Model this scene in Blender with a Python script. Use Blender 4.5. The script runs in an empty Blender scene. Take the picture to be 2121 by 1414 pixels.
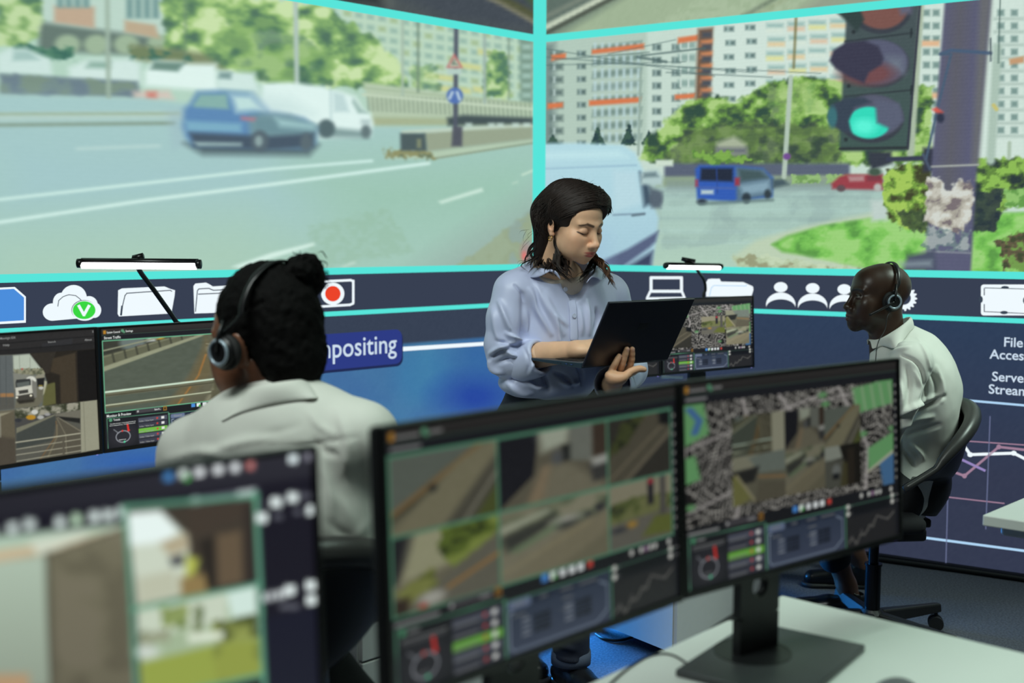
import bpy, bmesh, math, random
import numpy as np
from mathutils import Vector, Matrix
SC = bpy.context.scene
COL = SC.collection
rng = np.random.default_rng(7)
PI = math.pi

# ------------------------------------------------------------------ camera
PXW, PXH = 2121, 1414
CX, CY, FOC, HORIZON, ROLL, CAM_Z = 1060.5, 707.0, 2400.0, 490.0, 0.003, 1.37
_th = math.atan((CY - HORIZON) / FOC)
cF = np.array([0, math.cos(_th), -math.sin(_th)])
_r0 = np.array([1.0, 0, 0]); _u0 = np.array([0, math.sin(_th), math.cos(_th)])
cR = _r0 * math.cos(ROLL) + _u0 * math.sin(ROLL)
cU = _u0 * math.cos(ROLL) - _r0 * math.sin(ROLL)
cC = np.array([0, 0, CAM_Z])
def ray(x, y): return cF + (x - CX) / FOC * cR - (y - CY) / FOC * cU
def P(x, y, Y):
    "point seen at photo position (x, y) at distance Y in front of the camera"
    r = ray(x, y); return cC + r * (Y / r[1])
def onz(x, y, z):
    r = ray(x, y); return cC + r * ((z - CAM_Z) / r[2])
def proj(p):
    d = np.asarray(p, float) - cC; w = d @ cF
    return np.stack([CX + FOC * (d @ cR) / w, CY - FOC * (d @ cU) / w], -1)

def make_camera():
    cam = bpy.data.cameras.new('camera'); o = bpy.data.objects.new('camera', cam); COL.objects.link(o)
    m = Matrix(((cR[0], cU[0], -cF[0], 0), (cR[1], cU[1], -cF[1], 0), (cR[2], cU[2], -cF[2], CAM_Z), (0, 0, 0, 1)))
    o.matrix_world = m
    cam.sensor_width = 36.0; cam.lens = 36.0 * FOC / PXW
    cam.clip_start = 0.05
    cam.dof.use_dof = True; cam.dof.focus_distance = 3.45; cam.dof.aperture_fstop = 2.4
    SC.camera = o
make_camera()
SC.view_settings.view_transform = 'Standard'; SC.view_settings.look = 'None'
SC.view_settings.gamma = 1.0; SC.view_settings.exposure = 0.0; SC.view_settings.use_curve_mapping = False
SC.cycles.max_bounces = 4; SC.cycles.adaptive_threshold = 0.03; SC.cycles.use_denoising = True
SC.cycles.sample_clamp_indirect = 4.0

# ------------------------------------------------------------------ colours / materials
def lin(c):
    c = np.asarray(c, float) / 255.0
    return np.where(c <= 0.04045, c / 12.92, ((c + 0.055) / 1.055) ** 2.4)
MATS = {}
def mat(name, rgb, rough=0.5, metal=0.0, noise=0.0, nscale=40.0, bump=0.0, bscale=200.0, spec=0.5, sheen=0.0, sss=0.0, coat=0.0, stretch=None):
    if name in MATS: return MATS[name]
    m = bpy.data.materials.new(name); m.use_nodes = True
    nt = m.node_tree; b = nt.nodes['Principled BSDF']
    c = tuple(lin(rgb)) + (1,)
    b.inputs['Base Color'].default_value = c; b.inputs['Roughness'].default_value = rough
    b.inputs['Metallic'].default_value = metal; b.inputs['Specular IOR Level'].default_value = spec
    if sheen: b.inputs['Sheen Weight'].default_value = sheen
    if coat: b.inputs['Coat Weight'].default_value = coat
    if sss:
        b.inputs['Subsurface Weight'].default_value = sss; b.inputs['Subsurface Radius'].default_value = (0.012, 0.005, 0.003)
        b.inputs['Subsurface Scale'].default_value = 1.0
    tc = nt.nodes.new('ShaderNodeTexCoord'); src = tc.outputs['Object']
    if stretch:
        mp = nt.nodes.new('ShaderNodeMapping'); mp.inputs['Scale'].default_value = stretch
        nt.links.new(src, mp.inputs['Vector']); src = mp.outputs['Vector']
    n = nt.nodes.new('ShaderNodeTexNoise'); n.inputs['Scale'].default_value = nscale; n.inputs['Detail'].default_value = 6
    nt.links.new(src, n.inputs['Vector'])
    mx = nt.nodes.new('ShaderNodeMix'); mx.data_type = 'RGBA'
    k = max(noise, 0.02)
    mx.inputs['A'].default_value = tuple(x * (1 - k) for x in c[:3]) + (1,)
    mx.inputs['B'].default_value = tuple(min(1, x * (1 + k)) for x in c[:3]) + (1,)
    nt.links.new(n.outputs['Fac'], mx.inputs['Factor']); nt.links.new(mx.outputs['Result'], b.inputs['Base Color'])
    if bump:
        n2 = nt.nodes.new('ShaderNodeTexNoise'); n2.inputs['Scale'].default_value = bscale; n2.inputs['Detail'].default_value = 4
        nt.links.new(src, n2.inputs['Vector'])
        bp = nt.nodes.new('ShaderNodeBump'); bp.inputs['Strength'].default_value = bump; bp.inputs['Distance'].default_value = 0.002
        nt.links.new(n2.outputs['Fac'], bp.inputs['Height']); nt.links.new(bp.outputs['Normal'], b.inputs['Normal'])
    MATS[name] = m; return m
def emit(name, rgb, strength=1.0):
    if name in MATS: return MATS[name]
    m = bpy.data.materials.new(name); m.use_nodes = True; nt = m.node_tree
    nt.nodes.remove(nt.nodes['Principled BSDF'])
    e = nt.nodes.new('ShaderNodeEmission'); e.inputs['Color'].default_value = tuple(lin(rgb)) + (1,); e.inputs['Strength'].default_value = strength
    nt.links.new(e.outputs['Emission'], nt.nodes['Material Output'].inputs['Surface'])
    MATS[name] = m; return m
def emit_attr(name, strength=1.0, gloss=0.0, led=False):
    "a lit display: each cell of the panel gives off the colour stored on it"
    if name in MATS: return MATS[name]
    m = bpy.data.materials.new(name); m.use_nodes = True; nt = m.node_tree; b = nt.nodes['Principled BSDF']
    a = nt.nodes.new('ShaderNodeAttribute'); a.attribute_name = 'display'
    if not gloss:
        nt.nodes.remove(b); e = nt.nodes.new('ShaderNodeEmission'); e.inputs['Strength'].default_value = strength
        nt.links.new(a.outputs['Color'], e.inputs['Color']); nt.links.new(e.outputs['Emission'], nt.nodes['Material Output'].inputs['Surface'])
        m.cycles.emission_sampling = 'NONE'; MATS[name] = m; return m
    b.inputs['Base Color'].default_value = (0.006, 0.006, 0.007, 1); b.inputs['Roughness'].default_value = 0.35
    b.inputs['Specular IOR Level'].default_value = gloss
    nt.links.new(a.outputs['Color'], b.inputs['Emission Color']); b.inputs['Emission Strength'].default_value = strength
    m.cycles.emission_sampling = 'NONE'
    MATS[name] = m; return m
def skin_attr(name, rough=0.5, sss=0.1, bump=0.15, bscale=400.0, sheen=0.0, spec=0.4):
    if name in MATS: return MATS[name]
    m = bpy.data.materials.new(name); m.use_nodes = True; nt = m.node_tree; b = nt.nodes['Principled BSDF']
    a = nt.nodes.new('ShaderNodeAttribute'); a.attribute_name = 'tint'
    nt.links.new(a.outputs['Color'], b.inputs['Base Color']); b.inputs['Roughness'].default_value = rough
    b.inputs['Specular IOR Level'].default_value = spec
    if sss:
        b.inputs['Subsurface Weight'].default_value = sss; b.inputs['Subsurface Radius'].default_value = (0.010, 0.004, 0.002); b.inputs['Subsurface Scale'].default_value = 1.0
    tc = nt.nodes.new('ShaderNodeTexCoord'); n2 = nt.nodes.new('ShaderNodeTexNoise'); n2.inputs['Scale'].default_value = bscale
    nt.links.new(tc.outputs['Object'], n2.inputs['Vector'])
    bp = nt.nodes.new('ShaderNodeBump'); bp.inputs['Strength'].default_value = bump; bp.inputs['Distance'].default_value = 0.001
    nt.links.new(n2.outputs['Fac'], bp.inputs['Height']); nt.links.new(bp.outputs['Normal'], b.inputs['Normal'])
    MATS[name] = m; return m

# ------------------------------------------------------------------ objects
def thing(name, label, cat, loc=(0, 0, 0), rotz=0.0, group=None):
    o = bpy.data.objects.new(name, None); COL.objects.link(o)
    o.location = [float(v) for v in loc]; o.rotation_euler = (0, 0, rotz); o.empty_display_size = 0.05
    o['label'] = label; o['category'] = cat
    if group: o['group'] = group
    return o
def tag(o, label, cat, group=None):
    o['label'] = label; o['category'] = cat
    if group: o['group'] = group
    return o
def wmat(o):
    m = Matrix.LocRotScale(o.location, o.rotation_euler, o.scale)
    return m if o.parent is None else wmat(o.parent) @ o.matrix_parent_inverse @ m
def link(name, me, parent=None, world=False, label=None, structure=False):
    o = bpy.data.objects.new(name, me); COL.objects.link(o)
    if parent:
        o.parent = parent
        if world: o.matrix_parent_inverse = wmat(parent).inverted()
    if label: o['label'] = label
    if structure: o['kind'] = 'structure'
    return o
def mesh_np(name, V, F, mats, smooth=True, midx=None):
    me = bpy.data.meshes.new(name)
    V = np.asarray(V, np.float32)
    if isinstance(F, np.ndarray):
        n, k = F.shape
        me.vertices.add(len(V)); me.vertices.foreach_set('co', V.ravel())
        me.loops.add(n * k); me.loops.foreach_set('vertex_index', F.astype(np.int32).ravel())
        me.polygons.add(n); me.polygons.foreach_set('loop_start', np.arange(0, n * k, k, dtype=np.int32))
        me.polygons.foreach_set('loop_total', np.full(n, k, dtype=np.int32))
    else:
        me.from_pydata([tuple(map(float, v)) for v in V], [], F)
    if not isinstance(mats, (list, tuple)): mats = [mats]
    for m in mats: me.materials.append(m)
    if midx is not None: me.polygons.foreach_set('material_index', np.asarray(midx, np.int32))
    me.polygons.foreach_set('use_smooth', np.full(len(me.polygons), smooth))
    me.update(calc_edges=True); me.validate()
    return me
def set_attr(me, name, rgb_lin):
    a = me.attributes.new(name, 'FLOAT_COLOR', 'POINT')
    c = np.ones((len(rgb_lin), 4), np.float32); c[:, :3] = rgb_lin
    a.data.foreach_set('color', c.ravel())
class MB:
    "collects shapes into one mesh"
    def __init__(s): s.v = []; s.f = []; s.m = []; s.cur = 0
    def add(s, V, F):
        b = len(s.v); s.v += [tuple(map(float, v)) for v in V]; s.f += [tuple(int(i) + b for i in f) for f in F]; s.m += [s.cur] * len(F); return s
    def box(s, c, size, ax=None, bev=0.0, M=None):
        bm = bmesh.new(); bmesh.ops.create_cube(bm, size=1.0)
        bmesh.ops.scale(bm, vec=size, verts=bm.verts)
        if bev: bmesh.ops.bevel(bm, geom=list(bm.edges), offset=bev, segments=3, affect='EDGES', profile=0.5)
        R = M or Matrix.Identity(4)
        V = [R @ v.co + Vector(c) for v in bm.verts]; bm.verts.index_update()
        s.add(V, [[v.index for v in f.verts] for f in bm.faces]); bm.free(); return s
    def prism(s, pts, d, depth):
        "polygon pts (3-D) pushed along vector d*depth"
        pts = [Vector(map(float, p)) for p in pts]; d = Vector(map(float, d)) * depth; n = len(pts)
        V = pts + [p + d for p in pts]
        return s.add(V, [list(range(n))[::-1], list(range(n, 2 * n))] + [[i, (i + 1) % n, n + (i + 1) % n, n + i] for i in range(n)])
    def tube(s, pts, r, n=10, caps=True, flat=1.0, upv=None):
        pts = [Vector(map(float, p)) for p in pts]; k = len(pts)
        rs = [r] * k if np.isscalar(r) else list(r)
        V = []; F = []; prev = None
        for i, p in enumerate(pts):
            t = (pts[min(i + 1, k - 1)] - pts[max(i - 1, 0)])
            t = t.normalized() if t.length > 1e-9 else Vector((0, 0, 1))
            if prev is None:
                a = Vector(upv) if upv is not None else (Vector((0, 0, 1)) if abs(t.z) < 0.9 else Vector((1, 0, 0)))
                x = a - t * a.dot(t); x.normalize()
            else:
                x = prev - t * prev.dot(t); x.normalize()
            prev = x; y = t.cross(x)
            for j in range(n):
                an = 2 * PI * j / n; V.append(p + x * (math.cos(an) * rs[i] * flat) + y * (math.sin(an) * rs[i]))
        for i in range(k - 1):
            for j in range(n):
                F.append([i * n + j, i * n + (j + 1) % n, (i + 1) * n + (j + 1) % n, (i + 1) * n + j])
        if caps: F += [list(range(n))[::-1], list(range((k - 1) * n, k * n))]
        return s.add(V, F)
    def lathe(s, prof, c=(0, 0, 0), M=None, n=32):
        R = M or Matrix.Identity(4); V = []; F = []
        for (r, z) in prof:
            for j in range(n):
                a = 2 * PI * j / n; V.append(R @ Vector((r * math.cos(a), r * math.sin(a), z)) + Vector(c))
        k = len(prof)
        for i in range(k - 1):
            for j in range(n): F.append([i * n + j, i * n + (j + 1) % n, (i + 1) * n + (j + 1) % n, (i + 1) * n + j])
        F += [list(range(n))[::-1], list(range((k - 1) * n, k * n))]
        return s.add(V, F)
    def flat(s, polys, y=0.0):
        "filled outlines in the x-z plane"
        for p in polys: s.add([(x, y, z) for x, z in p], [list(range(len(p)))])
        return s
    def build(s, name, mats, parent=None, world=False, smooth=False, label=None, structure=False, auto=None):
        me = mesh_np(name, s.v, s.f, mats, smooth, s.m)
        if auto is not None:
            me.polygons.foreach_set('use_smooth', np.ones(len(me.polygons), bool))
            try: me.set_sharp_from_angle(angle=auto)
            except Exception: pass
        return link(name, me, parent, world, label, structure)
def spline(pts, n=24):
    "Catmull-Rom through pts"
    p = np.asarray(pts, float); k = len(p)
    q = np.vstack([2 * p[0] - p[1], p, 2 * p[-1] - p[-2]]); out = []
    for t in np.linspace(0, k - 1 - 1e-9, n):
        i = int(t); u = t - i; a, b, c, d = q[i:i + 4]
        out.append(0.5 * ((2 * b) + (-a + c) * u + (2 * a - 5 * b + 4 * c - d) * u * u + (-a + 3 * b - 3 * c + d) * u ** 3))
    return np.array(out)
def text_mesh(body, size, align='LEFT', font_off=0.0, shear=0.0):
    cu = bpy.data.curves.new('txt', 'FONT'); cu.body = body; cu.size = size; cu.align_x = align; cu.offset = font_off; cu.resolution_u = 4
    o = bpy.data.objects.new('txt', cu); COL.objects.link(o)
    dg = bpy.context.evaluated_depsgraph_get(); me = bpy.data.meshes.new_from_object(o.evaluated_get(dg))
    V = [tuple(v.co) for v in me.vertices]; F = [list(p.vertices) for p in me.polygons]
    bpy.data.objects.remove(o); bpy.data.curves.remove(cu); bpy.data.meshes.remove(me)
    return np.array(V).reshape(-1, 3), F
def put_text(mb, body, x, z, height, y=0.0, align='LEFT', width=None, bold=0.0):
    "text in the x-z plane: baseline z, capital height"
    V, F = text_mesh(body, 1.0, align, bold)
    if len(V) == 0: return
    sc = height / 0.72; sx = sc if width is None else width / (V[:, 0].max() - V[:, 0].min())
    W = np.stack([x + V[:, 0] * sx, np.full(len(V), y), z + V[:, 1] * sc], 1)
    mb.add(W, F)

# ------------------------------------------------------------------ noise + implicit surfaces
def _hash(ix, iy, iz):
    h = (ix * 374761393 + iy * 668265263 + iz * 2147483647) & 0xffffffff
    h = ((h ^ (h >> 13)) * 1274126177) & 0xffffffff
    return ((h ^ (h >> 16)) & 0xffff) / 65535.0
def vnoise(x, y, z=0.0):
    x, y, z = np.broadcast_arrays(np.asarray(x, float), np.asarray(y, float), np.asarray(z, float))
    ix = np.floor(x).astype(np.int64); iy = np.floor(y).astype(np.int64); iz = np.floor(z).astype(np.int64)
    fx = x - ix; fy = y - iy; fz = z - iz
    fx = fx * fx * (3 - 2 * fx); fy = fy * fy * (3 - 2 * fy); fz = fz * fz * (3 - 2 * fz)
    r = 0
    for dx in (0, 1):
        for dy in (0, 1):
            for dz in (0, 1):
                w = (fx if dx else 1 - fx) * (fy if dy else 1 - fy) * (fz if dz else 1 - fz)
                r = r + w * _hash(ix + dx, iy + dy, iz + dz)
    return r
def fbm(x, y, z=0.0, o=4):
    r = 0; a = 0.5; t = 0
    for i in range(o):
        r = r + a * vnoise(x * 2 ** i + 17.3 * i, y * 2 ** i + 5.1 * i, np.asarray(z) * 2 ** i + 3.7 * i); t += a; a *= 0.5
    return r / t
class SDF:
    "smoothly blended solid; primitives are evaluated only near themselves"
    def __init__(s): s.ops = []
    def cone(s, a, b, ra, rb, k=0.02, sub=False): s.ops.append(('cone', np.array(a, float), np.array(b, float), ra, rb, k, sub)); return s
    def ball(s, c, r, k=0.02, sub=False): return s.cone(c, np.array(c, float) + [0, 0, 1e-5], r, r, k, sub)
    def ell(s, c, r, k=0.02, R=None, sub=False): s.ops.append(('ell', np.array(c, float), np.array(r, float), R, None, k, sub)); return s
    def box(s, c, h, rad=0.005, k=0.01, R=None, sub=False): s.ops.append(('box', np.array(c, float), np.array(h, float), R, rad, k, sub)); return s
    def chain(s, pts, rs, k=0.02, sub=False):
        for i in range(len(pts) - 1): s.cone(pts[i], pts[i + 1], rs[i], rs[i + 1], k, sub)
        return s
    @staticmethod
    def prim(op, p):
        if op[0] == 'cone':
            _, a, b, ra, rb = op[:5]; ab = b - a; t = np.clip(((p - a) @ ab) / max(ab @ ab, 1e-12), 0, 1)
            return np.linalg.norm(p - a - t[..., None] * ab, axis=-1) - (ra + (rb - ra) * t)
        if op[0] == 'ell':
            _, c, r, R, _ = op[:5]; q = p - c
            if R is not None: q = q @ R
            k0 = np.linalg.norm(q / r, axis=-1); k1 = np.linalg.norm(q / (r * r), axis=-1)
            return k0 * (k0 - 1) / np.maximum(k1, 1e-9)
        _, c, h, R, rad = op[:5]; q = p - c
        if R is not None: q = q @ R
        d = np.abs(q) - (h - rad)
        return np.linalg.norm(np.maximum(d, 0), axis=-1) + np.minimum(d.max(-1), 0) - rad
    def __call__(s, p):
        D = np.full(p.shape[:-1], 1.0)
        for op in s.ops:
            d = s.prim(op, p); k = op[5]
            if op[6]:
                h = np.clip(0.5 - 0.5 * (D + d) / k, 0, 1); D = D + (-d - D) * h + k * h * (1 - h)
            else:
                h = np.clip(0.5 + 0.5 * (D - d) / k, 0, 1); D = D + (d - D) * h - k * h * (1 - h)
        return D
    def bounds(s):
        lo = []; hi = []
        for op in s.ops:
            if op[6]: continue
            if op[0] == 'cone': r = max(op[3], op[4]); lo.append(np.minimum(op[1], op[2]) - r); hi.append(np.maximum(op[1], op[2]) + r)
            else: r = float(np.max(op[2])) * (1.0 if op[3] is None else 1.2); lo.append(op[1] - (op[2] if op[3] is None else r)); hi.append(op[1] + (op[2] if op[3] is None else r))
        return np.min(lo, 0), np.max(hi, 0)
def polygonise(f, lo, hi, h, disp=None):
    "surface nets: quads around the zero level of f"
    lo = np.asarray(lo, float) - 2.5 * h; hi = np.asarray(hi, float) + 2.5 * h
    n = np.ceil((hi - lo) / h).astype(int) + 1
    D = np.empty(n, np.float32)
    ys, zs = np.meshgrid(lo[1] + h * np.arange(n[1]), lo[2] + h * np.arange(n[2]), indexing='ij')
    for i0 in range(0, n[0], 16):
        i1 = min(i0 + 16, n[0]); xs = lo[0] + h * np.arange(i0, i1)
        p = np.empty((i1 - i0, n[1], n[2], 3)); p[..., 0] = xs[:, None, None]; p[..., 1] = ys; p[..., 2] = zs
        D[i0:i1] = f(p)
    S = D < 0
    cs = np.zeros(np.array(n) - 1, np.int8)
    for dx in (0, 1):
        for dy in (0, 1):
            for dz in (0, 1): cs += S[dx:n[0] - 1 + dx, dy:n[1] - 1 + dy, dz:n[2] - 1 + dz]
    act = (cs > 0) & (cs < 8)
    idx = np.full(act.shape, -1, np.int64); ii = np.argwhere(act); idx[act] = np.arange(len(ii))
    acc = np.zeros((len(ii), 3)); cnt = np.zeros(len(ii))
    cor = [(0, 0, 0), (1, 0, 0), (0, 1, 0), (1, 1, 0), (0, 0, 1), (1, 0, 1), (0, 1, 1), (1, 1, 1)]
    for a in range(8):
        for ax in range(3):
            if cor[a][ax]: continue
            b = list(cor[a]); b[ax] = 1
            da = D[ii[:, 0] + cor[a][0], ii[:, 1] + cor[a][1], ii[:, 2] + cor[a][2]]; db = D[ii[:, 0] + b[0], ii[:, 1] + b[1], ii[:, 2] + b[2]]
            m = (da < 0) != (db < 0); t = np.where(m, da / np.where(da == db, 1, da - db), 0)
            pt = np.tile(np.array(cor[a], float), (len(ii), 1)); pt[:, ax] += t
            acc[m] += pt[m]; cnt[m] += 1
    V = lo + h * (ii + acc / cnt[:, None])
    Q = []
    for ax in range(3):
        s0 = [slice(None)] * 3; s1 = [slice(None)] * 3; s0[ax] = slice(0, n[ax] - 1); s1[ax] = slice(1, n[ax])
        A = S[tuple(s0)]; B = S[tuple(s1)]; e = np.argwhere(A != B); 
        u, v = (ax + 1) % 3, (ax + 2) % 3
        ok = (e[:, u] > 0) & (e[:, v] > 0) & (e[:, u] < n[u] - 1) & (e[:, v] < n[v] - 1); e = e[ok]
        fl = A[tuple(e.T)]
        def cell(du, dv):
            c = e.copy(); c[:, u] += du; c[:, v] += dv; return idx[tuple(c.T)]
        q = np.stack([cell(-1, -1), cell(0, -1), cell(0, 0), cell(-1, 0)], 1)
        q[~fl] = q[~fl][:, ::-1]; Q.append(q)
    return V, np.vstack(Q)
def vnormals(V, F):
    n = np.zeros_like(V)
    a = V[F[:, 2]] - V[F[:, 0]]; b = V[F[:, 3]] - V[F[:, 1]]; fn = np.cross(a, b)
    for k in range(4): np.add.at(n, F[:, k], fn)
    return n / np.maximum(np.linalg.norm(n, axis=1, keepdims=True), 1e-12)
def relax(V, F, it=2, lam=0.5):
    e = np.vstack([F[:, [0, 1]], F[:, [1, 2]], F[:, [2, 3]], F[:, [3, 0]]])
    for _ in range(it):
        s = np.zeros_like(V); c = np.zeros(len(V))
        np.add.at(s, e[:, 0], V[e[:, 1]]); np.add.at(s, e[:, 1], V[e[:, 0]]); np.add.at(c, e[:, 0], 1); np.add.at(c, e[:, 1], 1)
        V = V + lam * (s / np.maximum(c, 1)[:, None] - V)
    return V
def seg_dist(x, y, a, b):
    ax, ay = a; bx, by = b; dx, dy = bx - ax, by - ay
    t = np.clip(((x - ax) * dx + (y - ay) * dy) / max(dx * dx + dy * dy, 1e-12), 0, 1)
    return np.hypot(x - ax - t * dx, y - ay - t * dy), t
def crease(V, N, folds):
    "press ridges and valleys into cloth along lines read from the photo (only on the side that shows)"
    q = proj(V); view = V - cC; view /= np.linalg.norm(view, axis=1, keepdims=True)
    face = np.clip(-(N * view).sum(1) * 2.5, 0, 1)
    D = np.zeros(len(V))
    for pts, amp, w in folds:
        pts = spline(pts, 3 * len(pts)) if len(pts) > 2 else np.array(pts, float)
        L = len(pts) - 1; best = np.full(len(V), 1e9); tt = np.zeros(len(V))
        for i in range(L):
            d, t = seg_dist(q[:, 0], q[:, 1], pts[i], pts[i + 1]); m = d < best; best[m] = d[m]; tt[m] = (i + t[m]) / L
        tap = np.sin(np.clip(tt * 0.9 + 0.05, 0, 1) * PI) ** 0.6
        D += 1.8 * amp * np.exp(-(best / (0.9 * w)) ** 2) * tap
    return V + N * (D * face)[:, None]
def rot(yaw=0, pitch=0, roll=0):
    cy, sy = math.cos(yaw), math.sin(yaw); cp, sp = math.cos(pitch), math.sin(pitch); cr, sr = math.cos(roll), math.sin(roll)
    Rz = np.array([[cy, -sy, 0], [sy, cy, 0], [0, 0, 1]]); Rx = np.array([[1, 0, 0], [0, cp, -sp], [0, sp, cp]]); Ry = np.array([[cr, 0, sr], [0, 1, 0], [-sr, 0, cr]])
    return Rz @ Rx @ Ry
# ------------------------------------------------------------------ pictures shown on the displays (drawn procedurally, cell by cell)
class Paint:
    def __init__(s, x, y, base=(0, 0, 0)):
        s.x = np.asarray(x, float); s.y = np.asarray(y, float); s.c = np.tile(np.array(base, float), (len(s.x), 1)); s.k = 1.0
    def mix(s, idx, a, col):
        col = np.asarray(col, float)
        s.c[idx] = s.c[idx] * (1 - a[:, None]) + col * a[:, None]
    def near(s, x0, y0, x1, y1, m): return np.nonzero((s.x > x0 - m) & (s.x < x1 + m) & (s.y > y0 - m) & (s.y < y1 + m))[0]
    def cover(s, pts, soft):
        p = np.asarray(pts, float); idx = s.near(p[:, 0].min(), p[:, 1].min(), p[:, 0].max(), p[:, 1].max(), soft + 1e-9)
        x = s.x[idx]; y = s.y[idx]; ins = np.zeros(len(idx), bool); d = np.full(len(idx), 1e9)
        for i in range(len(p)):
            a = p[i]; b = p[(i + 1) % len(p)]; d = np.minimum(d, seg_dist(x, y, a, b)[0])
            c = ((a[1] > y) != (b[1] > y)); ins ^= c & (x < (b[0] - a[0]) * (y - a[1]) / (b[1] - a[1] if b[1] != a[1] else 1e-9) + a[0])
        sd = np.where(ins, -d, d); return idx, np.clip(0.5 - sd / (2 * soft), 0, 1)
    def poly(s, pts, col, soft=None, al=1.0, col2=None, axis=(0, 1), rough=0.0, rs=0.1):
        soft = (soft * max(1, s.k) if soft else 1.2 * s.k); idx, a = s.cover(pts, soft)
        if rough:
            n = fbm(s.x[idx] * rs, s.y[idx] * rs, 3.1, 3); a = np.clip(a * 2 * (0.5 + (n - 0.5) * rough * 2), 0, 1) if rough > 1 else a
        c = np.tile(np.array(col, float), (len(idx), 1))
        if col2 is not None:
            p = np.asarray(pts, float); pr = s.x[idx] * axis[0] + s.y[idx] * axis[1]; q = p @ np.array(axis)
            t = np.clip((pr - q.min()) / (q.max() - q.min()), 0, 1)[:, None]; c = c * (1 - t) + np.array(col2, float) * t
        s.mix(idx, a * al, c); return s
    def rect(s, x0, y0, x1, y1, col, **k): return s.poly([(x0, y0), (x1, y0), (x1, y1), (x0, y1)], col, **k)
    def line(s, pts, col, w, soft=None, al=1.0):
        soft = soft or 1.2 * s.k; p = np.asarray(pts, float); idx = s.near(p[:, 0].min(), p[:, 1].min(), p[:, 0].max(), p[:, 1].max(), w + soft)
        d = np.full(len(idx), 1e9)
        for i in range(len(p) - 1): d = np.minimum(d, seg_dist(s.x[idx], s.y[idx], p[i], p[i + 1])[0])
        s.mix(idx, np.clip(0.5 - (d - w / 2) / (2 * soft), 0, 1) * al, col); return s
    def ell(s, cx, cy, rx, ry, col, soft=None, al=1.0):
        soft = soft or 1.2 * s.k; idx = s.near(cx - rx, cy - ry, cx + rx, cy + ry, soft * 2)
        d = (np.hypot((s.x[idx] - cx) / rx, (s.y[idx] - cy) / ry) - 1) * min(rx, ry); s.mix(idx, np.clip(0.5 - d / (2 * soft), 0, 1) * al, col); return s
    def leaves(s, pts, cols, sc=0.06, soft=None, edge=0.5, seed=0.0, al=1.0, smooth=False):
        "foliage: posterised blotches of the given colours, dark to light, with a ragged outline"
        soft = soft or 8 * s.k; idx, a = s.cover(pts, soft); x = s.x[idx]; y = s.y[idx]
        n = fbm(x * sc + seed, y * sc * 1.3 + seed, seed, 4); r = fbm(x * sc * 2 + 9 + seed, y * sc * 2, seed, 3)
        a = np.clip((a - 0.5 + (r - 0.5) * edge * 2) * (3 if smooth else 5) + 0.5, 0, 1)
        n = np.clip((n - 0.28) / 0.44, 0, 0.9999) * len(cols); i = n.astype(int); f = n - i
        C = np.array(cols, float); j = np.minimum(i + 1, len(cols) - 1); t = (f if smooth else np.clip((f - 0.5) / 0.5, 0, 1))[:, None]
        s.mix(idx, a * al, C[i] * (1 - t) + C[j] * t); return s
    def grain(s, amp, sc, pts=None, seed=0.0, sy=1.0):
        idx = np.arange(len(s.x)) if pts is None else s.cover(pts, 1.0)[0]
        n = (fbm(s.x[idx] * sc + seed, s.y[idx] * sc * sy, seed, 3) - 0.5) * 2 * amp; s.c[idx] += n[:, None]; return s
    def sub(s, x0, y0, x1, y1, base):
        "a picture inside the picture; its own coordinates run 0..100 by 0..100"
        idx = np.nonzero((s.x >= x0) & (s.x <= x1) & (s.y >= y0) & (s.y <= y1))[0]
        q = Paint((s.x[idx] - x0) / (x1 - x0) * 100, (s.y[idx] - y0) / (y1 - y0) * 100, base); q.k = 0.6; q.idx = idx; q.par = s; return q
    def done(s): s.par.c[s.idx] = s.c
    def linear(s): return lin(np.clip(s.c, 0, 255))
# ------------------------------------------------------------------ room shell
CORNER = np.array([0.1278, 5.7656, 0.0])
AL, AR = math.radians(44.013), math.radians(-31.48)
dL = np.array([math.cos(AL), math.sin(AL), 0]); dR = np.array([math.cos(AR), math.sin(AR), 0])
ROOM_H = 3.0
def wall_hit(x, y, d):
    n = np.array([-d[1], d[0], 0]); r = ray(x, y); q = cC + r * (((CORNER - cC) @ n) / (r @ n)); return (float((q - CORNER) @ d), float(q[2]))
def WLp(pts): return [wall_hit(x, y, dL) for x, y in pts]
def WRp(pts): return [wall_hit(x, y, dR) for x, y in pts]
carpet = mat('carpet', (88, 90, 100), 0.95, noise=0.9, nscale=130, bump=0.9, bscale=420, spec=0.1)
wallpaint = mat('dark_wall_paint', (34, 36, 42), 0.8, noise=0.1)
ceilpaint = mat('ceiling_paint', (60, 62, 66), 0.9, noise=0.05)
blackrub = mat('black_rubber', (14, 15, 17), 0.6, noise=0.1)
MB().box((0.2, 2.6, -0.05), (12, 12, 0.1)).build('floor', carpet, structure=True)
MB().box((0.2, 2.6, ROOM_H + 0.05), (12, 12, 0.1)).build('ceiling', ceilpaint, structure=True)
def wall_slab(name, d, s0, s1):
    n = np.array([-d[1], d[0], 0]); a = CORNER + d * s0 + n * 0.10; b = CORNER + d * s1 + n * 0.10
    m = MB(); m.prism([a, b, b + [0, 0, ROOM_H], a + [0, 0, ROOM_H]], n, 0.1); return m.build(name, wallpaint, structure=True)
wall_slab('wall_left', dL, -5.2, 0.3); wall_slab('wall_right', dR, -0.05, 4.6)
TEAL = (88, 229, 218)
teal = emit('display_teal', TEAL); white = emit('display_white', (240, 250, 255)); navyM = emit('display_navy', (56, 64, 82))
lineM = emit('display_line', (60, 72, 86)); redM = emit('display_red', (235, 68, 42)); greenM = emit('display_green', (58, 214, 66))
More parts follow.
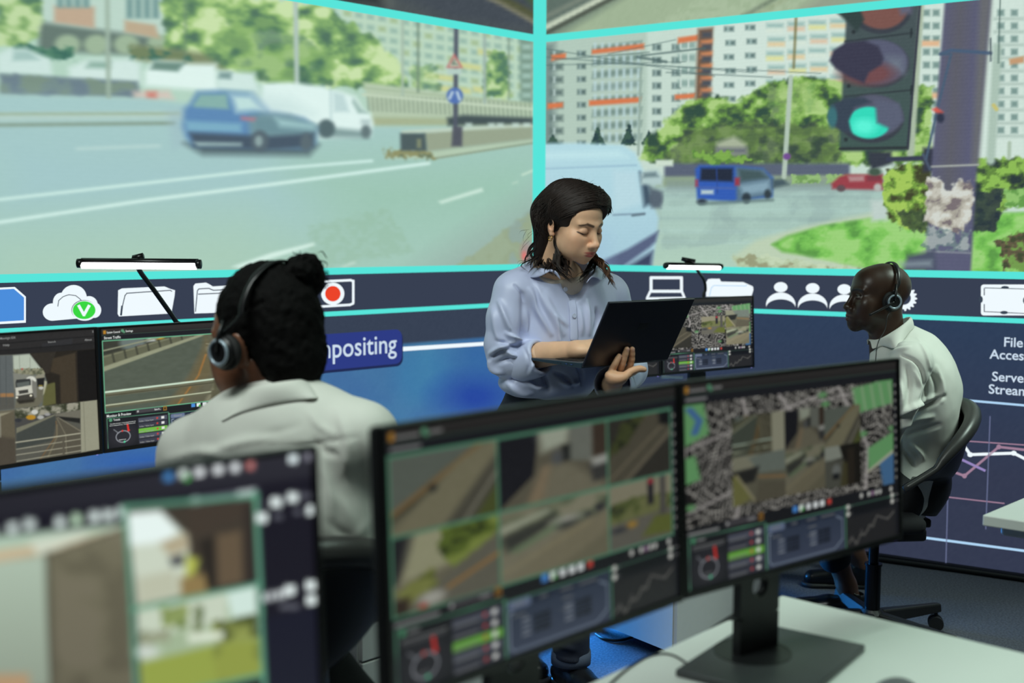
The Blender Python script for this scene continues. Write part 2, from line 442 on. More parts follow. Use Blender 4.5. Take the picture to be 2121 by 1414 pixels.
blueM = emit('display_blue', (76, 142, 220)); paleM = emit('display_pale', (176, 214, 245)); indigoM = emit('display_indigo', (46, 60, 132)); indigoD = emit('display_indigo_dark', (34, 44, 84))
pinkM = emit('display_pink', (160, 128, 150)); lilacM = emit('display_lilac', (150, 135, 190)); gridM = emit('display_grid', (98, 106, 138)); softwhite = emit('display_softwhite', (205, 222, 238))
wallpix = emit_attr('video_wall_cells', 1.0)
housing = mat('panel_housing', (18, 19, 22), 0.6)

Z0, ZB1, ZB0, ZT1, ZT0, ZU0, ZU1 = 0.022, 1.052, 1.032, 1.237, 1.208, 2.313, 2.348
ZTOP = 2.92
def soften(p, nv, nu, n):
    "neighbouring cells of a low-resolution picture run together"
    c = p.c.reshape(nv, nu, 3)
    for _ in range(n):
        e = np.pad(c, ((0, 0), (2, 2), (0, 0)), 'edge'); c = (e[:, :-4] + e[:, 1:-3] * 2 + e[:, 2:-2] * 2 + e[:, 3:-1] * 2 + e[:, 4:]) / 8
        e = np.pad(c, ((1, 1), (0, 0), (0, 0)), 'edge'); c = (e[:-2] + e[1:-1] * 2 + e[2:]) / 4
    p.c = c.reshape(-1, 3)
def grid_panel(name, s0, s1, z0, z1, cell, wall, parent, d, paint):
    nu = int((s1 - s0) / cell) + 2; nv = int((z1 - z0) / cell) + 2
    u = np.linspace(s0, s1, nu); v = np.linspace(z0, z1, nv); U, W = np.meshgrid(u, v)
    V = np.stack([U.ravel(), np.zeros(U.size), W.ravel()], 1)
    i = np.arange(nu * nv).reshape(nv, nu); F = np.stack([i[:-1, :-1], i[:-1, 1:], i[1:, 1:], i[1:, :-1]], -1).reshape(-1, 4)
    me = mesh_np(name, V, F, wallpix, False)
    q = proj(CORNER + V[:, :1] * d + V[:, 2:] * [0, 0, 1])        # drawing coordinates of every cell
    p = Paint(q[:, 0], q[:, 1]); p.k = 1.5; p.s = V[:, 0]; p.z = V[:, 2]; paint(p); soften(p, nv, nu, 1 if paint is street_left else 0); set_attr(me, 'display', p.linear())
    return link(name, me, parent)

# ---- left street picture
GP = [(64, 104, 76), (92, 132, 80), (120, 160, 90), (150, 186, 110), (190, 214, 152)]
def street_left(p):
    p.c[:] = (176, 208, 188)
    # pale apartment fronts
    p.poly([(0, 0), (345, 0), (345, 95), (0, 70)], (186, 210, 196))
    p.poly([(80, 45), (400, 88), (400, 120), (80, 105)], (84, 100, 92), soft=5)
    for x in (140, 200, 262, 330): p.ell(x, 92, 26, 20, (150, 172, 140), soft=5)
    p.poly([(112, 12), (196, 14), (196, 58), (112, 46)], (190, 156, 128), soft=3); p.poly([(258, 42), (322, 52), (330, 80), (258, 66)], (186, 158, 126), soft=3)
    for x in (118, 136, 154, 172, 262, 280, 298, 316): p.rect(x, -4, x + 13, 16 if x < 200 else 38, (104, 140, 138), soft=2.5)
    p.poly([(700, 10), (1110, 80), (1110, 205), (740, 175)], (186, 212, 186))
    for r in range(7):
        for k in range(17):
            x = 712 + k * 24; y = 20 + (x - 700) * 0.155 + r * 22 - (x - 700) * 0.008 * r
            p.poly([(x, y), (x + 15, y + 2), (x + 15, y + 12), (x, y + 10)], (132, 166, 152) if (k * 7 + r * 3) % 4 else (150, 172, 120), soft=2.5, al=0.8)
    for x, y, w in ((880, 150, 60), (950, 128, 46), (905, 176, 70), (990, 100, 40), (980, 178, 60)): p.poly([(x, y), (x + w, y + 8), (x + w, y + 19), (x, y + 12)], (206, 206, 132), soft=3)
    p.poly([(1076, 78), (1104, 84), (1104, 215), (1078, 210)], (110, 138, 122), soft=3)
    for k in range(6): p.rect(1082, 92 + k * 20, 1100, 102 + k * 20, (150, 182, 168), soft=2)
    # trees
    p.leaves([(-10, -10), (84, -5), (92, 40), (72, 84), (30, 100), (-10, 96)], GP, 0.04, seed=2, smooth=True)
    p.leaves([(330, -10), (470, -10), (600, 0), (672, 10), (760, 70), (822, 120), (846, 182), (770, 184), (560, 178), (470, 150), (410, 128), (345, 112)], [(58, 92, 70), (82, 122, 74), (116, 158, 84), (154, 192, 104), (202, 224, 160)], 0.03, seed=5, smooth=True)
    p.leaves([(470, 40), (560, 35), (690, 120), (690, 178), (540, 172), (480, 130)], [(44, 78, 64), (56, 98, 70), (86, 128, 72), (122, 164, 84)], 0.035, seed=8, al=0.7, smooth=True)
    p.leaves([(1010, 100), (1048, 110), (1062, 205), (1002, 205)], GP, 0.06, seed=4)
    p.leaves([(850, 130), (900, 140), (915, 190), (850, 190)], GP, 0.06, seed=6, al=0.7)
    p.leaves([(30, 92), (150, 100), (150, 124), (30, 118)], [(36, 84, 70), (60, 110, 84)], 0.07, seed=1)
    p.poly([(272, 92), (420, 110), (470, 146), (280, 124)], (112, 120, 82), soft=5); p.leaves([(270, 96), (400, 110), (400, 128), (270, 122)], [(44, 88, 70), (98, 112, 72)], 0.07, seed=3)
    # parked vans behind the wall
    p.poly([(-5, 112), (20, 100), (55, 100), (105, 122), (108, 156), (-5, 152)], (206, 228, 222), soft=4); p.poly([(28, 106), (60, 106), (82, 124), (26, 126)], (158, 190, 184), soft=3)
    p.poly([(142, 140), (180, 124), (270, 122), (290, 132), (292, 172), (145, 165)], (212, 232, 226), soft=5); p.poly([(186, 128), (230, 128), (228, 142), (178, 140)], (128, 164, 148), soft=4)
    p.poly([(300, 150), (318, 126), (380, 128), (392, 132), (448, 132), (452, 190), (300, 178)], (228, 246, 240), soft=5); p.poly([(318, 128), (384, 130), (368, 148), (312, 144)], (92, 124, 112), soft=3)
    p.poly([(450, 146), (528, 150), (536, 190), (450, 186)], (210, 232, 226), soft=5); p.poly([(455, 150), (480, 150), (478, 164), (452, 162)], (110, 140, 138), soft=3)
    p.poly([(0, 152), (100, 158), (285, 168), (292, 202), (0, 196)], (98, 116, 124), soft=3); p.leaves([(0, 156), (280, 172), (280, 200), (0, 194)], [(88, 104, 122), (104, 124, 122), (112, 132, 108)], 0.03, seed=7, al=0.7)
    p.poly([(276, 190), (350, 188), (360, 206), (278, 204)], (214, 190, 178), soft=5); p.rect(304, 190, 324, 204, (206, 112, 98), soft=4)
    # stone balustrade
    p.poly([(752, 170), (1104, 214), (1104, 246), (770, 244)], (178, 194, 164), soft=3)
    for k in range(38):
        x = 762 + k * 9.3; y = 205 + (x - 762) * 0.045
        p.line([(x, y - 8), (x + 2, y + 24)], (112, 126, 106), 2.6, soft=1.5)
    p.line([(752, 196), (1104, 226)], (196, 210, 182), 5); p.line([(752, 182), (1104, 216)], (158, 176, 142), 3); p.poly([(770, 242), (1104, 246), (1104, 262), (772, 262)], (160, 168, 128), soft=3)
    # road
    p.poly([(-20, 196), (300, 204), (780, 262), (1120, 262), (1120, 570), (-20, 600)], (160, 196, 196), col2=(158, 194, 176), soft=4)
    p.poly([(-20, 250), (500, 300), (620, 420), (-20, 480)], (156, 192, 200), soft=60, al=0.7)
    p.poly([(640, 360), (1120, 300), (1120, 460), (760, 480)], (142, 186, 160), soft=60, al=0.7)
    p.poly([(-20, 480), (500, 460), (640, 600), (-20, 620)], (166, 198, 176), soft=50, al=0.7)
    p.poly([(860, 570), (960, 500), (1120, 400), (1120, 570)], (140, 158, 150), soft=30, al=0.8); p.leaves([(930, 560), (1010, 500), (1120, 420), (1120, 570)], [(132, 150, 140), (140, 150, 112), (146, 158, 122)], 0.03, seed=11, al=0.8)
    p.leaves([(640, 470), (800, 430), (860, 520), (640, 560)], [(150, 186, 166), (140, 176, 148)], 0.09, seed=12, al=0.45)
    p.poly([(-20, 236), (380, 232), (380, 246), (-20, 250)], (178, 202, 192), soft=5); p.line([(-20, 236), (370, 235)], (146, 164, 132), 4, soft=3); p.line([(-20, 259), (360, 255)], (116, 134, 114), 6, soft=4)
    p.line([(160, 308), (330, 302)], (184, 212, 208), 5, soft=4)
    p.line([(-20, 414), (0, 413), (560, 350), (770, 333)], (208, 238, 230), 6, soft=2.5); p.line([(-20, 463), (0, 460), (300, 415), (560, 382), (888, 338)], (212, 240, 232), 7, soft=2.5)
    p.poly([(480, 552), (560, 524), (650, 502), (652, 508), (560, 536), (500, 556)], (216, 240, 228), soft=2); p.poly([(706, 552), (734, 540), (737, 545), (715, 553)], (190, 216, 200), soft=2)
    p.poly([(908, 417), (998, 389), (1001, 396), (914, 422)], (206, 232, 216), soft=2); p.line([(1082, 362), (1104, 353)], (200, 226, 204), 4); p.line([(1062, 380), (1072, 376)], (180, 210, 190), 3)
    # central barrier
    p.poly([(800, 318), (836, 308), (900, 312), (1104, 286), (1104, 296), (906, 328), (800, 328)], (176, 196, 168), soft=2.5); p.line([(900, 328), (1104, 296)], (116, 126, 100), 3)
    p.leaves([(800, 312), (880, 306), (900, 328), (800, 326)], [(92, 100, 70), (132, 128, 80)], 0.1, seed=3)
    p.poly([(878, 274), (1104, 256), (1104, 288), (884, 314)], (142, 150, 124), soft=2.5); p.poly([(832, 270), (1104, 254), (1104, 262), (832, 278)], (190, 204, 184), soft=2)
    p.poly([(829, 276), (881, 276), (884, 312), (830, 312)], (54, 66, 70), soft=2); p.rect(864, 288, 872, 306, (120, 124, 90), soft=2)
    p.poly([(926, 244), (960, 238), (1104, 244), (1104, 256), (928, 260)], (44, 54, 58), soft=3)
    for x in (965, 1012, 1030, 1062, 1085): p.rect(x, 255, x + 12, 262, (196, 216, 206), soft=2.5)
    # lamp posts and road signs
    for x, y1, w, c in ((612, 172, 10, (172, 190, 180)), (222, 200, 9, (150, 170, 152)), (834, 196, 6, (160, 180, 160)), (866, 190, 4, (96, 116, 96)), (1004, 212, 6, (150, 170, 160)), (1054, 205, 3, (110, 130, 112))): p.line([(x, -10), (x + (3 if x < 640 else 0), y1)], c, w, soft=2)
    p.line([(384, -10), (384, 130)], (84, 112, 92), 6, soft=3, al=0.6)
    p.line([(945, 55), (943, 285)], (60, 62, 80), 9); p.poly([(938, 262), (958, 262), (957, 303), (935, 303)], (62, 60, 74), soft=2)
    p.poly([(941, 110), (924, 141), (959, 141)], (188, 88, 88)); p.poly([(941, 118), (930, 138), (953, 138)], (186, 196, 170)); p.line([(941, 124), (938, 134)], (70, 80, 70), 2.5); p.line([(938, 130), (947, 134)], (70, 80, 70), 2)
    p.rect(926, 142, 956, 154, (178, 200, 190)); p.ell(942, 198, 17, 17, (62, 92, 168), soft=2); p.line([(931, 204), (937, 191)], (206, 222, 230), 5); p.line([(952, 206), (947, 191)], (206, 222, 230), 5)
    # white van
    p.poly([(544, 172), (600, 170), (662, 178), (708, 190), (736, 200), (752, 226), (768, 238), (773, 256), (768, 282), (640, 288), (540, 262)], (228, 246, 242), soft=4)
    p.poly([(732, 204), (748, 226), (760, 234), (742, 234), (730, 212)], (138, 168, 160), soft=3); p.poly([(690, 190), (712, 196), (724, 232), (692, 232)], (190, 214, 214), soft=3)
    p.poly([(664, 262), (768, 272), (764, 286), (664, 284)], (120, 146, 146), soft=4); p.ell(676, 266, 18, 19, (64, 82, 88), soft=4); p.ell(758, 272, 10, 14, (80, 96, 100), soft=4); p.line([(684, 180), (686, 250)], (178, 204, 206), 3, soft=2); p.rect(748, 248, 766, 256, (170, 190, 190), soft=3)
    # passing blue car
    p.poly([(380, 296), (660, 300), (640, 322), (420, 320)], (64, 80, 88), soft=6)
    p.poly([(376, 262), (380, 226), (392, 216), (408, 190), (456, 187), (524, 192), (560, 226), (630, 244), (656, 266), (654, 296), (636, 308), (560, 306), (400, 302), (384, 284)], (74, 118, 172), soft=5)
    p.poly([(400, 218), (414, 196), (470, 195), (474, 226), (404, 222)], (122, 166, 160), soft=3); p.poly([(478, 196), (520, 198), (546, 228), (490, 232)], (190, 222, 220), soft=6)
    p.poly([(530, 194), (600, 204), (650, 236), (560, 238), (540, 216)], (206, 228, 226), soft=12, al=0.9)
    p.poly([(540, 236), (600, 240), (655, 262), (650, 300), (560, 306), (520, 296), (516, 250)], (106, 138, 146), soft=7)
    p.poly([(520, 240), (600, 244), (654, 262), (652, 282), (530, 280)], (92, 126, 138), soft=7); p.poly([(570, 244), (650, 258), (650, 268), (580, 262)], (150, 190, 194), soft=5)
    p.poly([(384, 250), (500, 256), (500, 274), (388, 272)], (118, 172, 196), soft=4, al=0.8); p.poly([(392, 274), (560, 282), (650, 276), (650, 304), (556, 310), (402, 304)], (48, 60, 80), soft=4)
    p.poly([(402, 294), (500, 296), (500, 302), (410, 302)], (150, 176, 178), soft=3); p.poly([(500, 241), (530, 244), (526, 251), (500, 248)], (172, 104, 122), soft=3)
    p.ell(538, 292, 18, 22, (66, 78, 90), soft=4); p.ell(536, 292, 8, 11, (130, 150, 152), soft=3); p.ell(634, 294, 12, 18, (70, 82, 92), soft=4)
    p.poly([(346, 230), (378, 226), (378, 300), (360, 306)], (150, 176, 190), soft=8, al=0.5)
    p.ell(1090, 522, 12, 20, (160, 120, 120), soft=5, al=0.8); p.ell(1086, 530, 5, 9, (226, 96, 92), soft=3)
    p.c = p.c * 0.82 + np.array((198, 234, 226)) * 0.18; p.grain(4, 0.5, seed=3); p.c += (np.sin(p.z * 900)[:, None]) * 1.2
def upper_left(p):
    p.c[:] = (78, 86, 88); p.poly([(560, -300), (800, -300), (800, 0), (720, 40), (640, 20), (500, -40)], (104, 112, 104), soft=20); p.poly([(700, -60), (1110, -200), (1110, 62), (930, 40)], (70, 78, 86), soft=10)
    p.line([(960, -30), (1040, 6), (1110, 46)], (128, 128, 110), 12, soft=4); p.line([(990, -30), (1110, 34)], (84, 88, 62), 14, soft=6); p.poly([(1040, -60), (1110, -60), (1110, 20)], (72, 92, 62), soft=6); p.poly([(600, -30), (790, -30), (790, 14), (640, 8)], (40, 46, 50), soft=10, al=0.8); p.grain(5, 0.2)
BL = [(0, 690)]
def lower_left(p):
    p.c[:] = (72, 124, 160)
    z = p.z; t = np.clip((1.032 - z) / 1.0, 0, 1)[:, None]
    p.c += (np.array((-8, -20, 4)) * t)
    n = fbm(p.s * 2.2, z * 2.6, 1.7, 4); n2 = fbm(p.s * 6 + 9, z * 7, 4.7, 4)
    p.c += ((n - 0.5)[:, None] * np.array((14, 44, 16))) + ((n2 - 0.5)[:, None] * np.array((8, 16, 8)))
    p.ell(875, 775, 60, 60, (58, 128, 172), soft=24, al=0.45); p.ell(985, 820, 70, 40, (34, 62, 158), soft=30, al=0.8); p.ell(990, 740, 60, 50, (40, 84, 158), soft=40, al=0.5); p.ell(300, 960, 90, 30, (40, 84, 176), soft=20, al=0.5)
    m = np.clip((z - 0.885) / 0.012, 0, 1)[:, None]; p.c = p.c * (1 - m) + np.array((56, 66, 84)) * m
    p.grain(3, 0.4)
# ---- right street picture
def street_right(p):
    p.c[:] = (198, 218, 206)
    p.poly([(1124, 85), (1340, 60), (1340, 300), (1124, 300)], (178, 200, 186), soft=3); p.poly([(1124, 88), (1150, 88), (1150, 300), (1124, 300)], (120, 140, 136), soft=6)
    for r in range(8):
        y = 102 + r * 26.5
        p.poly([(1228, y - 6), (1330, y - 18 + r), (1328, y - 5 + r), (1226, y + 8)], (118, 142, 134) if r != 3 else (132, 156, 150), soft=2.5)
        for k in range(7): p.rect(1230 + k * 15, y - 13, 1235 + k * 15, y + 6, (186, 212, 214), soft=2)
        p.rect(1138, y + 4, 1166, y + 16, (96, 116, 112), soft=3); p.rect(1146, y + 4, 1150, y + 16, (190, 210, 206), soft=2)
        for x in (1196, 1352, 1392): p.rect(x, y + (4 if x < 1200 else -10), x + 17, y + (14 if x < 1200 else 2), (84, 106, 104), soft=2); p.rect(x + 4, y + (4 if x < 1200 else -10), x + 8, y + (14 if x < 1200 else 2), (160, 184, 180), soft=2)
        p.rect(1404, y - 16, 1440, y - 2, (140, 168, 160), soft=2.5); p.line([(1410, y - 16), (1410, y - 2)], (210, 226, 218), 3); p.line([(1426, y - 16), (1426, y - 2)], (210, 226, 218), 3)
    for q in ([(1142, 114), (1172, 110), (1172, 121), (1142, 126)], [(1226, 103), (1334, 90), (1334, 101), (1226, 112)], [(1134, 214), (1166, 212), (1166, 222), (1134, 226)], [(1220, 208), (1328, 201), (1326, 212), (1220, 219)], [(1404, 78), (1446, 72), (1446, 84), (1404, 90)], [(1398, 196), (1440, 193), (1438, 203), (1398, 206)]): p.poly(q, (216, 116, 72), soft=2)
    p.poly([(1446, 60), (1478, 57), (1466, 214), (1440, 214)], (112, 84, 66), soft=3)
    for r in range(6): p.poly([(1452, 84 + r * 25), (1478, 80 + r * 25), (1476, 92 + r * 25), (1450, 96 + r * 25)], (200, 128, 86), soft=2.5); p.rect(1454, 66 + r * 25, 1474, 78 + r * 25, (70, 74, 84), soft=3)
    p.poly([(1480, 50), (2121, -10), (2121, 330), (1470, 330)], (208, 226, 216), soft=3)
    for r in range(9):
        for k in range(9):
            x = 1500 + k * 44 + (r % 2) * 3; y = 55 + r * 29 - (x - 1500) * 0.07
            if x < 1570: p.rect(x, y, x + 20, y + 10, (96, 120, 118), soft=2); p.rect(x + 6, y, x + 10, y + 10, (170, 196, 190), soft=2)
            else:
                p.rect(x, y, x + 34, y + 9, (150, 184, 178), soft=3); p.rect(x, y + 10, x + 34, y + 18, [(222, 220, 146), (226, 198, 150), (214, 228, 214), (222, 190, 160)][(k * 5 + r * 3) % 4], soft=3)
    for r in range(10):
        for x in (1912, 1932, 2066, 2094): p.rect(x, 20 + r * 27, x + 14, 33 + r * 27, (120, 148, 142), soft=2)
        p.rect(2058, 36 + r * 27, 2121, 42 + r * 27, (176, 196, 186), soft=2)
    for r in (2, 6): p.rect(1908, 30 + r * 27, 1946, 42 + r * 27, (226, 180, 140), soft=2.5)
    p.poly([(2090, 122), (2121, 116), (2121, 130), (2092, 134)], (196, 150, 110), soft=2)
    # overhead wires
    for a, b, w in (((1124, 118), (1560, 150), 1.6), ((1124, 100), (1480, 158), 1.6), ((1230, 130), (1700, 152), 1.6), ((1150, 124), (1345, 108), 2), ((1320, 118), (1380, 128), 6), ((1124, 135), (1420, 128), 1.5), ((1380, 150), (1600, 160), 2), ((1260, 112), (1400, 82), 1.5), ((1330, 115), (1460, 100), 4)): p.line([a, b], (74, 96, 96), w, soft=1.4, al=0.75)
    # conifers, trees
    for x, y in ((1238, 258), (1302, 252), (1344, 268), (1145, 278)): p.leaves([(x, y), (x + 16, 300), (x - 16, 300)], [(40, 62, 66), (56, 84, 72)], 0.1, seed=x * 0.01, soft=4)
    p.leaves([(1322, 330), (1340, 290), (1392, 236), (1430, 205), (1470, 196), (1520, 212), (1560, 190), (1610, 164), (1690, 158), (1750, 170), (1930, 180), (1930, 338), (1600, 345), (1400, 345)], [(44, 70, 58), (66, 92, 60), (96, 138, 62), (132, 176, 84), (170, 204, 124)], 0.04, seed=2, edge=0.4, smooth=True)
    p.leaves([(1370, 330), (1420, 270), (1560, 250), (1740, 260), (1740, 340), (1400, 342)], [(46, 60, 56), (62, 76, 62), (92, 116, 66)], 0.045, seed=9, al=0.75, smooth=True)
    p.leaves([(1590, 180), (1690, 168), (1700, 230), (1600, 250)], [(110, 156, 84), (138, 176, 96), (160, 190, 118)], 0.05, seed=12, al=0.5)
    p.poly([(1484, 296), (1520, 282), (1545, 298), (1548, 322), (1484, 322)], (166, 176, 150), soft=4); p.rect(1486, 306, 1546, 318, (96, 100, 110), soft=4); p.rect(1494, 319, 1510, 328, (190, 70, 60), soft=3)
    p.poly([(1376, 338), (1760, 338), (1760, 372), (1376, 372)], (84, 92, 112), soft=3); p.leaves([(1420, 316), (1500, 312), (1560, 330), (1480, 342)], [(86, 128, 58), (120, 166, 70)], 0.08, seed=5); p.rect(1358, 331, 1394, 344, (206, 222, 206), soft=2)
    # road
    p.poly([(1124, 372), (1830, 366), (1830, 460), (1560, 560), (1124, 560)], (158, 184, 180), col2=(176, 206, 186), soft=3)
    p.poly([(1360, 366), (1830, 362), (1830, 384), (1360, 386)], (140, 160, 130), soft=3); p.poly([(1380, 372), (1840, 372), (1840, 396), (1380, 394)], (126, 146, 146), soft=4, al=0.6)
    for y, w in ((405, 5), (432, 8), (452, 5), (478, 10), (500, 6)): p.line([(1370, y), (1800, y + 4)], (176, 206, 198) if w > 5 else (136, 160, 160), w, soft=4, al=0.6)
    p.leaves([(1370, 400), (1830, 400), (1700, 470), (1370, 520)], [(140, 166, 164), (158, 188, 180), (172, 204, 194)], 0.02, seed=4, al=0.4)
    for x, w in ((1670, 60), (1735, 46)): p.leaves([(x - w / 2, 362), (x + w / 2, 362), (x + w / 2, 378), (x - w / 2, 380)], [(110, 150, 84), (146, 184, 116)], 0.09, seed=x * 0.1, soft=5)
    # white van nearest the camera
    p.poly([(1110, 297), (1200, 296), (1290, 300), (1316, 316), (1332, 352), (1352, 420), (1364, 452), (1360, 492), (1350, 552), (1110, 552)], (180, 218, 228), col2=(164, 200, 216), soft=3)
    p.poly([(1110, 316), (1280, 312), (1300, 325), (1110, 330)], (192, 228, 234), soft=5); p.poly([(1270, 352), (1318, 356), (1330, 420), (1270, 440)], (184, 216, 226), soft=5); p.line([(1110, 350), (1318, 342)], (150, 186, 206), 3)
    p.poly([(1325, 356), (1342, 372), (1352, 420), (1334, 428)], (60, 78, 96), soft=4); p.ell(1358, 412, 14, 15, (74, 86, 100), soft=5); p.poly([(1345, 388), (1372, 398), (1368, 430), (1350, 430)], (82, 94, 108), soft=4)
    p.line([(1270, 445), (1336, 442)], (116, 140, 160), 3); p.line([(1310, 446), (1334, 443)], (96, 116, 130), 5)
    p.poly([(1230, 548), (1300, 516), (1364, 478), (1358, 500), (1346, 512), (1290, 552)], (82, 92, 124), soft=3); p.poly([(1300, 552), (1352, 520), (1348, 552)], (52, 60, 88), soft=4)
    p.poly([(1110, 470), (1240, 500), (1240, 552), (1110, 552)], (150, 182, 214), soft=30, al=0.6)
    # other traffic
    p.poly([(1328, 360), (1340, 352), (1362, 352), (1374, 368), (1372, 384), (1328, 382)], (176, 200, 200), soft=3); p.poly([(1334, 358), (1358, 356), (1364, 366), (1332, 368)], (108, 130, 136), soft=2.5)
    p.poly([(1440, 350), (1448, 342), (1524, 343), (1580, 348), (1602, 368), (1600, 408), (1520, 418), (1444, 412)], (44, 84, 176), soft=2.5); p.poly([(1452, 348), (1518, 348), (1518, 376), (1450, 374)], (30, 36, 54), soft=2.5)
    p.poly([(1524, 346), (1582, 350), (1600, 372), (1600, 404), (1526, 416)], (84, 110, 130), soft=3); p.poly([(1530, 350), (1574, 354), (1590, 368), (1534, 376)], (62, 82, 86), soft=3); p.poly([(1532, 384), (1592, 374), (1596, 396), (1540, 404)], (130, 160, 178), soft=4)
    p.line([(1484, 346), (1486, 400)], (40, 66, 140), 2); p.rect(1452, 393, 1478, 402, (180, 200, 206), soft=2); p.line([(1446, 388), (1520, 390)], (64, 92, 168), 5); p.rect(1522, 368, 1532, 384, (150, 50, 66), soft=2); p.rect(1440, 372, 1446, 386, (150, 60, 80), soft=2)
    p.ell(1454, 418, 10, 6, (36, 44, 60), soft=3); p.ell(1546, 410, 9, 11, (40, 50, 60), soft=3); p.ell(1590, 402, 7, 10, (44, 54, 62), soft=3); p.line([(1450, 422), (1600, 414)], (96, 118, 118), 5, soft=4)
    p.poly([(1600, 372), (1622, 370), (1634, 382), (1600, 390)], (66, 84, 92), soft=3)
    p.poly([(1722, 380), (1738, 366), (1752, 361), (1828, 361), (1830, 393), (1724, 391)], (150, 56, 66), soft=2.5); p.poly([(1756, 365), (1790, 364), (1790, 375), (1760, 376)], (176, 130, 132), soft=2); p.poly([(1796, 364), (1826, 364), (1826, 374), (1796, 375)], (120, 50, 62), soft=2); p.ell(1742, 390, 9, 7, (90, 70, 76), soft=2); p.ell(1818, 388, 8, 8, (180, 180, 176), soft=3)
    # grass island with kerb
    p.poly([(1516, 532), (1566, 498), (1660, 470), (1840, 434), (1840, 560), (1700, 562), (1530, 552)], (188, 206, 178), soft=4); p.leaves([(1520, 532), (1580, 528), (1700, 548), (1840, 562), (1600, 562), (1540, 556)], [(150, 152, 118), (180, 196, 160), (196, 212, 180)], 0.05, seed=3)
    p.poly([(1598, 506), (1630, 488), (1700, 468), (1840, 446), (2130, 440), (2130, 572), (1840, 566), (1700, 534), (1620, 522)], (106, 176, 72), soft=3); p.leaves([(1600, 506), (1700, 468), (1840, 446), (2130, 440), (2130, 572), (1830, 560), (1690, 536)], [(80, 140, 62), (108, 182, 76), (132, 204, 92), (168, 218, 130)], 0.035, seed=6, al=0.75, edge=0.1, smooth=True)
    p.line([(1840, 566), (2130, 572)], (150, 150, 104), 8, soft=3)
    p.poly([(1804, 416), (1842, 412), (1838, 456), (1806, 458)], (190, 206, 200), soft=4)
    # shrubs
    p.leaves([(1826, 380), (1838, 350), (1880, 338), (1930, 345), (1930, 480), (1880, 474), (1846, 456), (1830, 420)], [(58, 60, 36), (78, 96, 46), (110, 150, 58), (160, 196, 84)], 0.06, seed=1, edge=0.3); p.leaves([(1860, 440), (1930, 430), (1930, 482), (1870, 474)], [(40, 52, 44), (60, 76, 50)], 0.07, seed=4, al=0.8)
    p.leaves([(2016, 330), (2130, 326), (2130, 392), (2078, 440), (2060, 480), (2010, 478)], [(36, 48, 50), (54, 72, 50), (92, 128, 56), (138, 184, 78)], 0.05, seed=7, edge=0.3); p.leaves([(2010, 400), (2080, 390), (2060, 480), (2010, 478)], [(34, 44, 54), (48, 58, 58)], 0.06, seed=8, al=0.9)
    p.leaves([(2080, 392), (2130, 384), (2130, 432), (2080, 430)], [(96, 150, 70), (140, 190, 104)], 0.06, seed=8); p.leaves([(2064, 500), (2130, 476), (2130, 560), (2082, 560)], [(60, 66, 44), (92, 80, 60), (110, 150, 70)], 0.07, seed=9)
    # slim posts
    p.line([(1638, 160), (1624, 366)], (176, 194, 178), 10, soft=2); p.ell(1630, 324, 8, 7, (110, 70, 140), soft=2); p.line([(1327, 150), (1322, 320)], (146, 168, 156), 5, soft=2); p.line([(2066, 100), (2052, 332)], (170, 192, 178), 18, soft=4); p.line([(2072, -10), (2068, 130)], (60, 84, 80), 2); p.line([(2091, 296), (2090, 326)], (170, 190, 170), 8, soft=2); p.line([(2058, 218), (2064, 226)], (200, 190, 110), 8, soft=2)
    p.line([(1906, 10), (1886, 318)], (168, 184, 160), 16, soft=3); p.line([(1650, 12), (1644, 140)], (110, 104, 60), 6, soft=2, al=0.7)
    # traffic light
    p.poly([(1756, -20), (1907, -30), (1882, 302), (1876, 313), (1742, 313), (1738, 300)], (66, 74, 80), col2=(58, 80, 76), soft=2.5, axis=(0, 1)); p.line([(1906, 5), (1880, 308)], (44, 46, 60), 5)
    for y0, y1 in ((86, 68), (200, 186)): p.line([(1750, y0), (1890, y1)], (42, 48, 54), 3); p.line([(1888, y1 - 8), (1887, y1 + 8)], (30, 36, 40), 3)
    p.line([(1740, 308), (1876, 306)], (40, 46, 50), 6)
    p.ell(1824, 14, 66, 56, (52, 56, 66), soft=2.5); p.ell(1826, 16, 54, 44, (118, 76, 70), soft=3); p.poly([(1726, 20), (1760, 50), (1775, 66), (1790, 40), (1770, -10), (1726, -10)], (44, 58, 58), soft=2.5); p.poly([(1850, -20), (1895, -20), (1888, 28), (1866, 30)], (92, 92, 112), soft=4)
    p.ell(1816, 132, 68, 50, (56, 60, 70), soft=2.5); p.ell(1816, 128, 64, 46, (82, 84, 108), soft=3); p.poly([(1838, 118), (1868, 120), (1872, 150), (1846, 142)], (104, 112, 128), soft=8); p.ell(1796, 152, 56, 24, (108, 66, 70), soft=8)
    p.poly([(1718, 126), (1726, 104), (1752, 88), (1790, 84), (1820, 96), (1830, 120), (1826, 134), (1800, 150), (1790, 172), (1760, 160), (1730, 142)], (52, 50, 70), soft=2.5)
    p.ell(1804, 246, 68, 50, (52, 56, 66), soft=2.5); p.ell(1808, 240, 62, 44, (80, 82, 102), soft=3); p.ell(1800, 254, 44, 33, (44, 216, 184), soft=2.5); p.ell(1790, 262, 24, 16, (84, 244, 214), soft=8)
    p.poly([(1812, 206), (1862, 214), (1872, 250), (1846, 268), (1816, 254)], (84, 88, 110), soft=3); p.poly([(1714, 244), (1722, 216), (1752, 202), (1790, 202), (1806, 212), (1770, 222), (1758, 250), (1764, 276), (1740, 270), (1720, 258)], (50, 60, 76), soft=2.5); p.ell(1724, 242, 10, 22, (54, 104, 112), soft=3)
    for x, y in ((1768, 66), (1758, 178), (1752, 289)): p.ell(x, y, 4, 4, (36, 42, 46), soft=2)
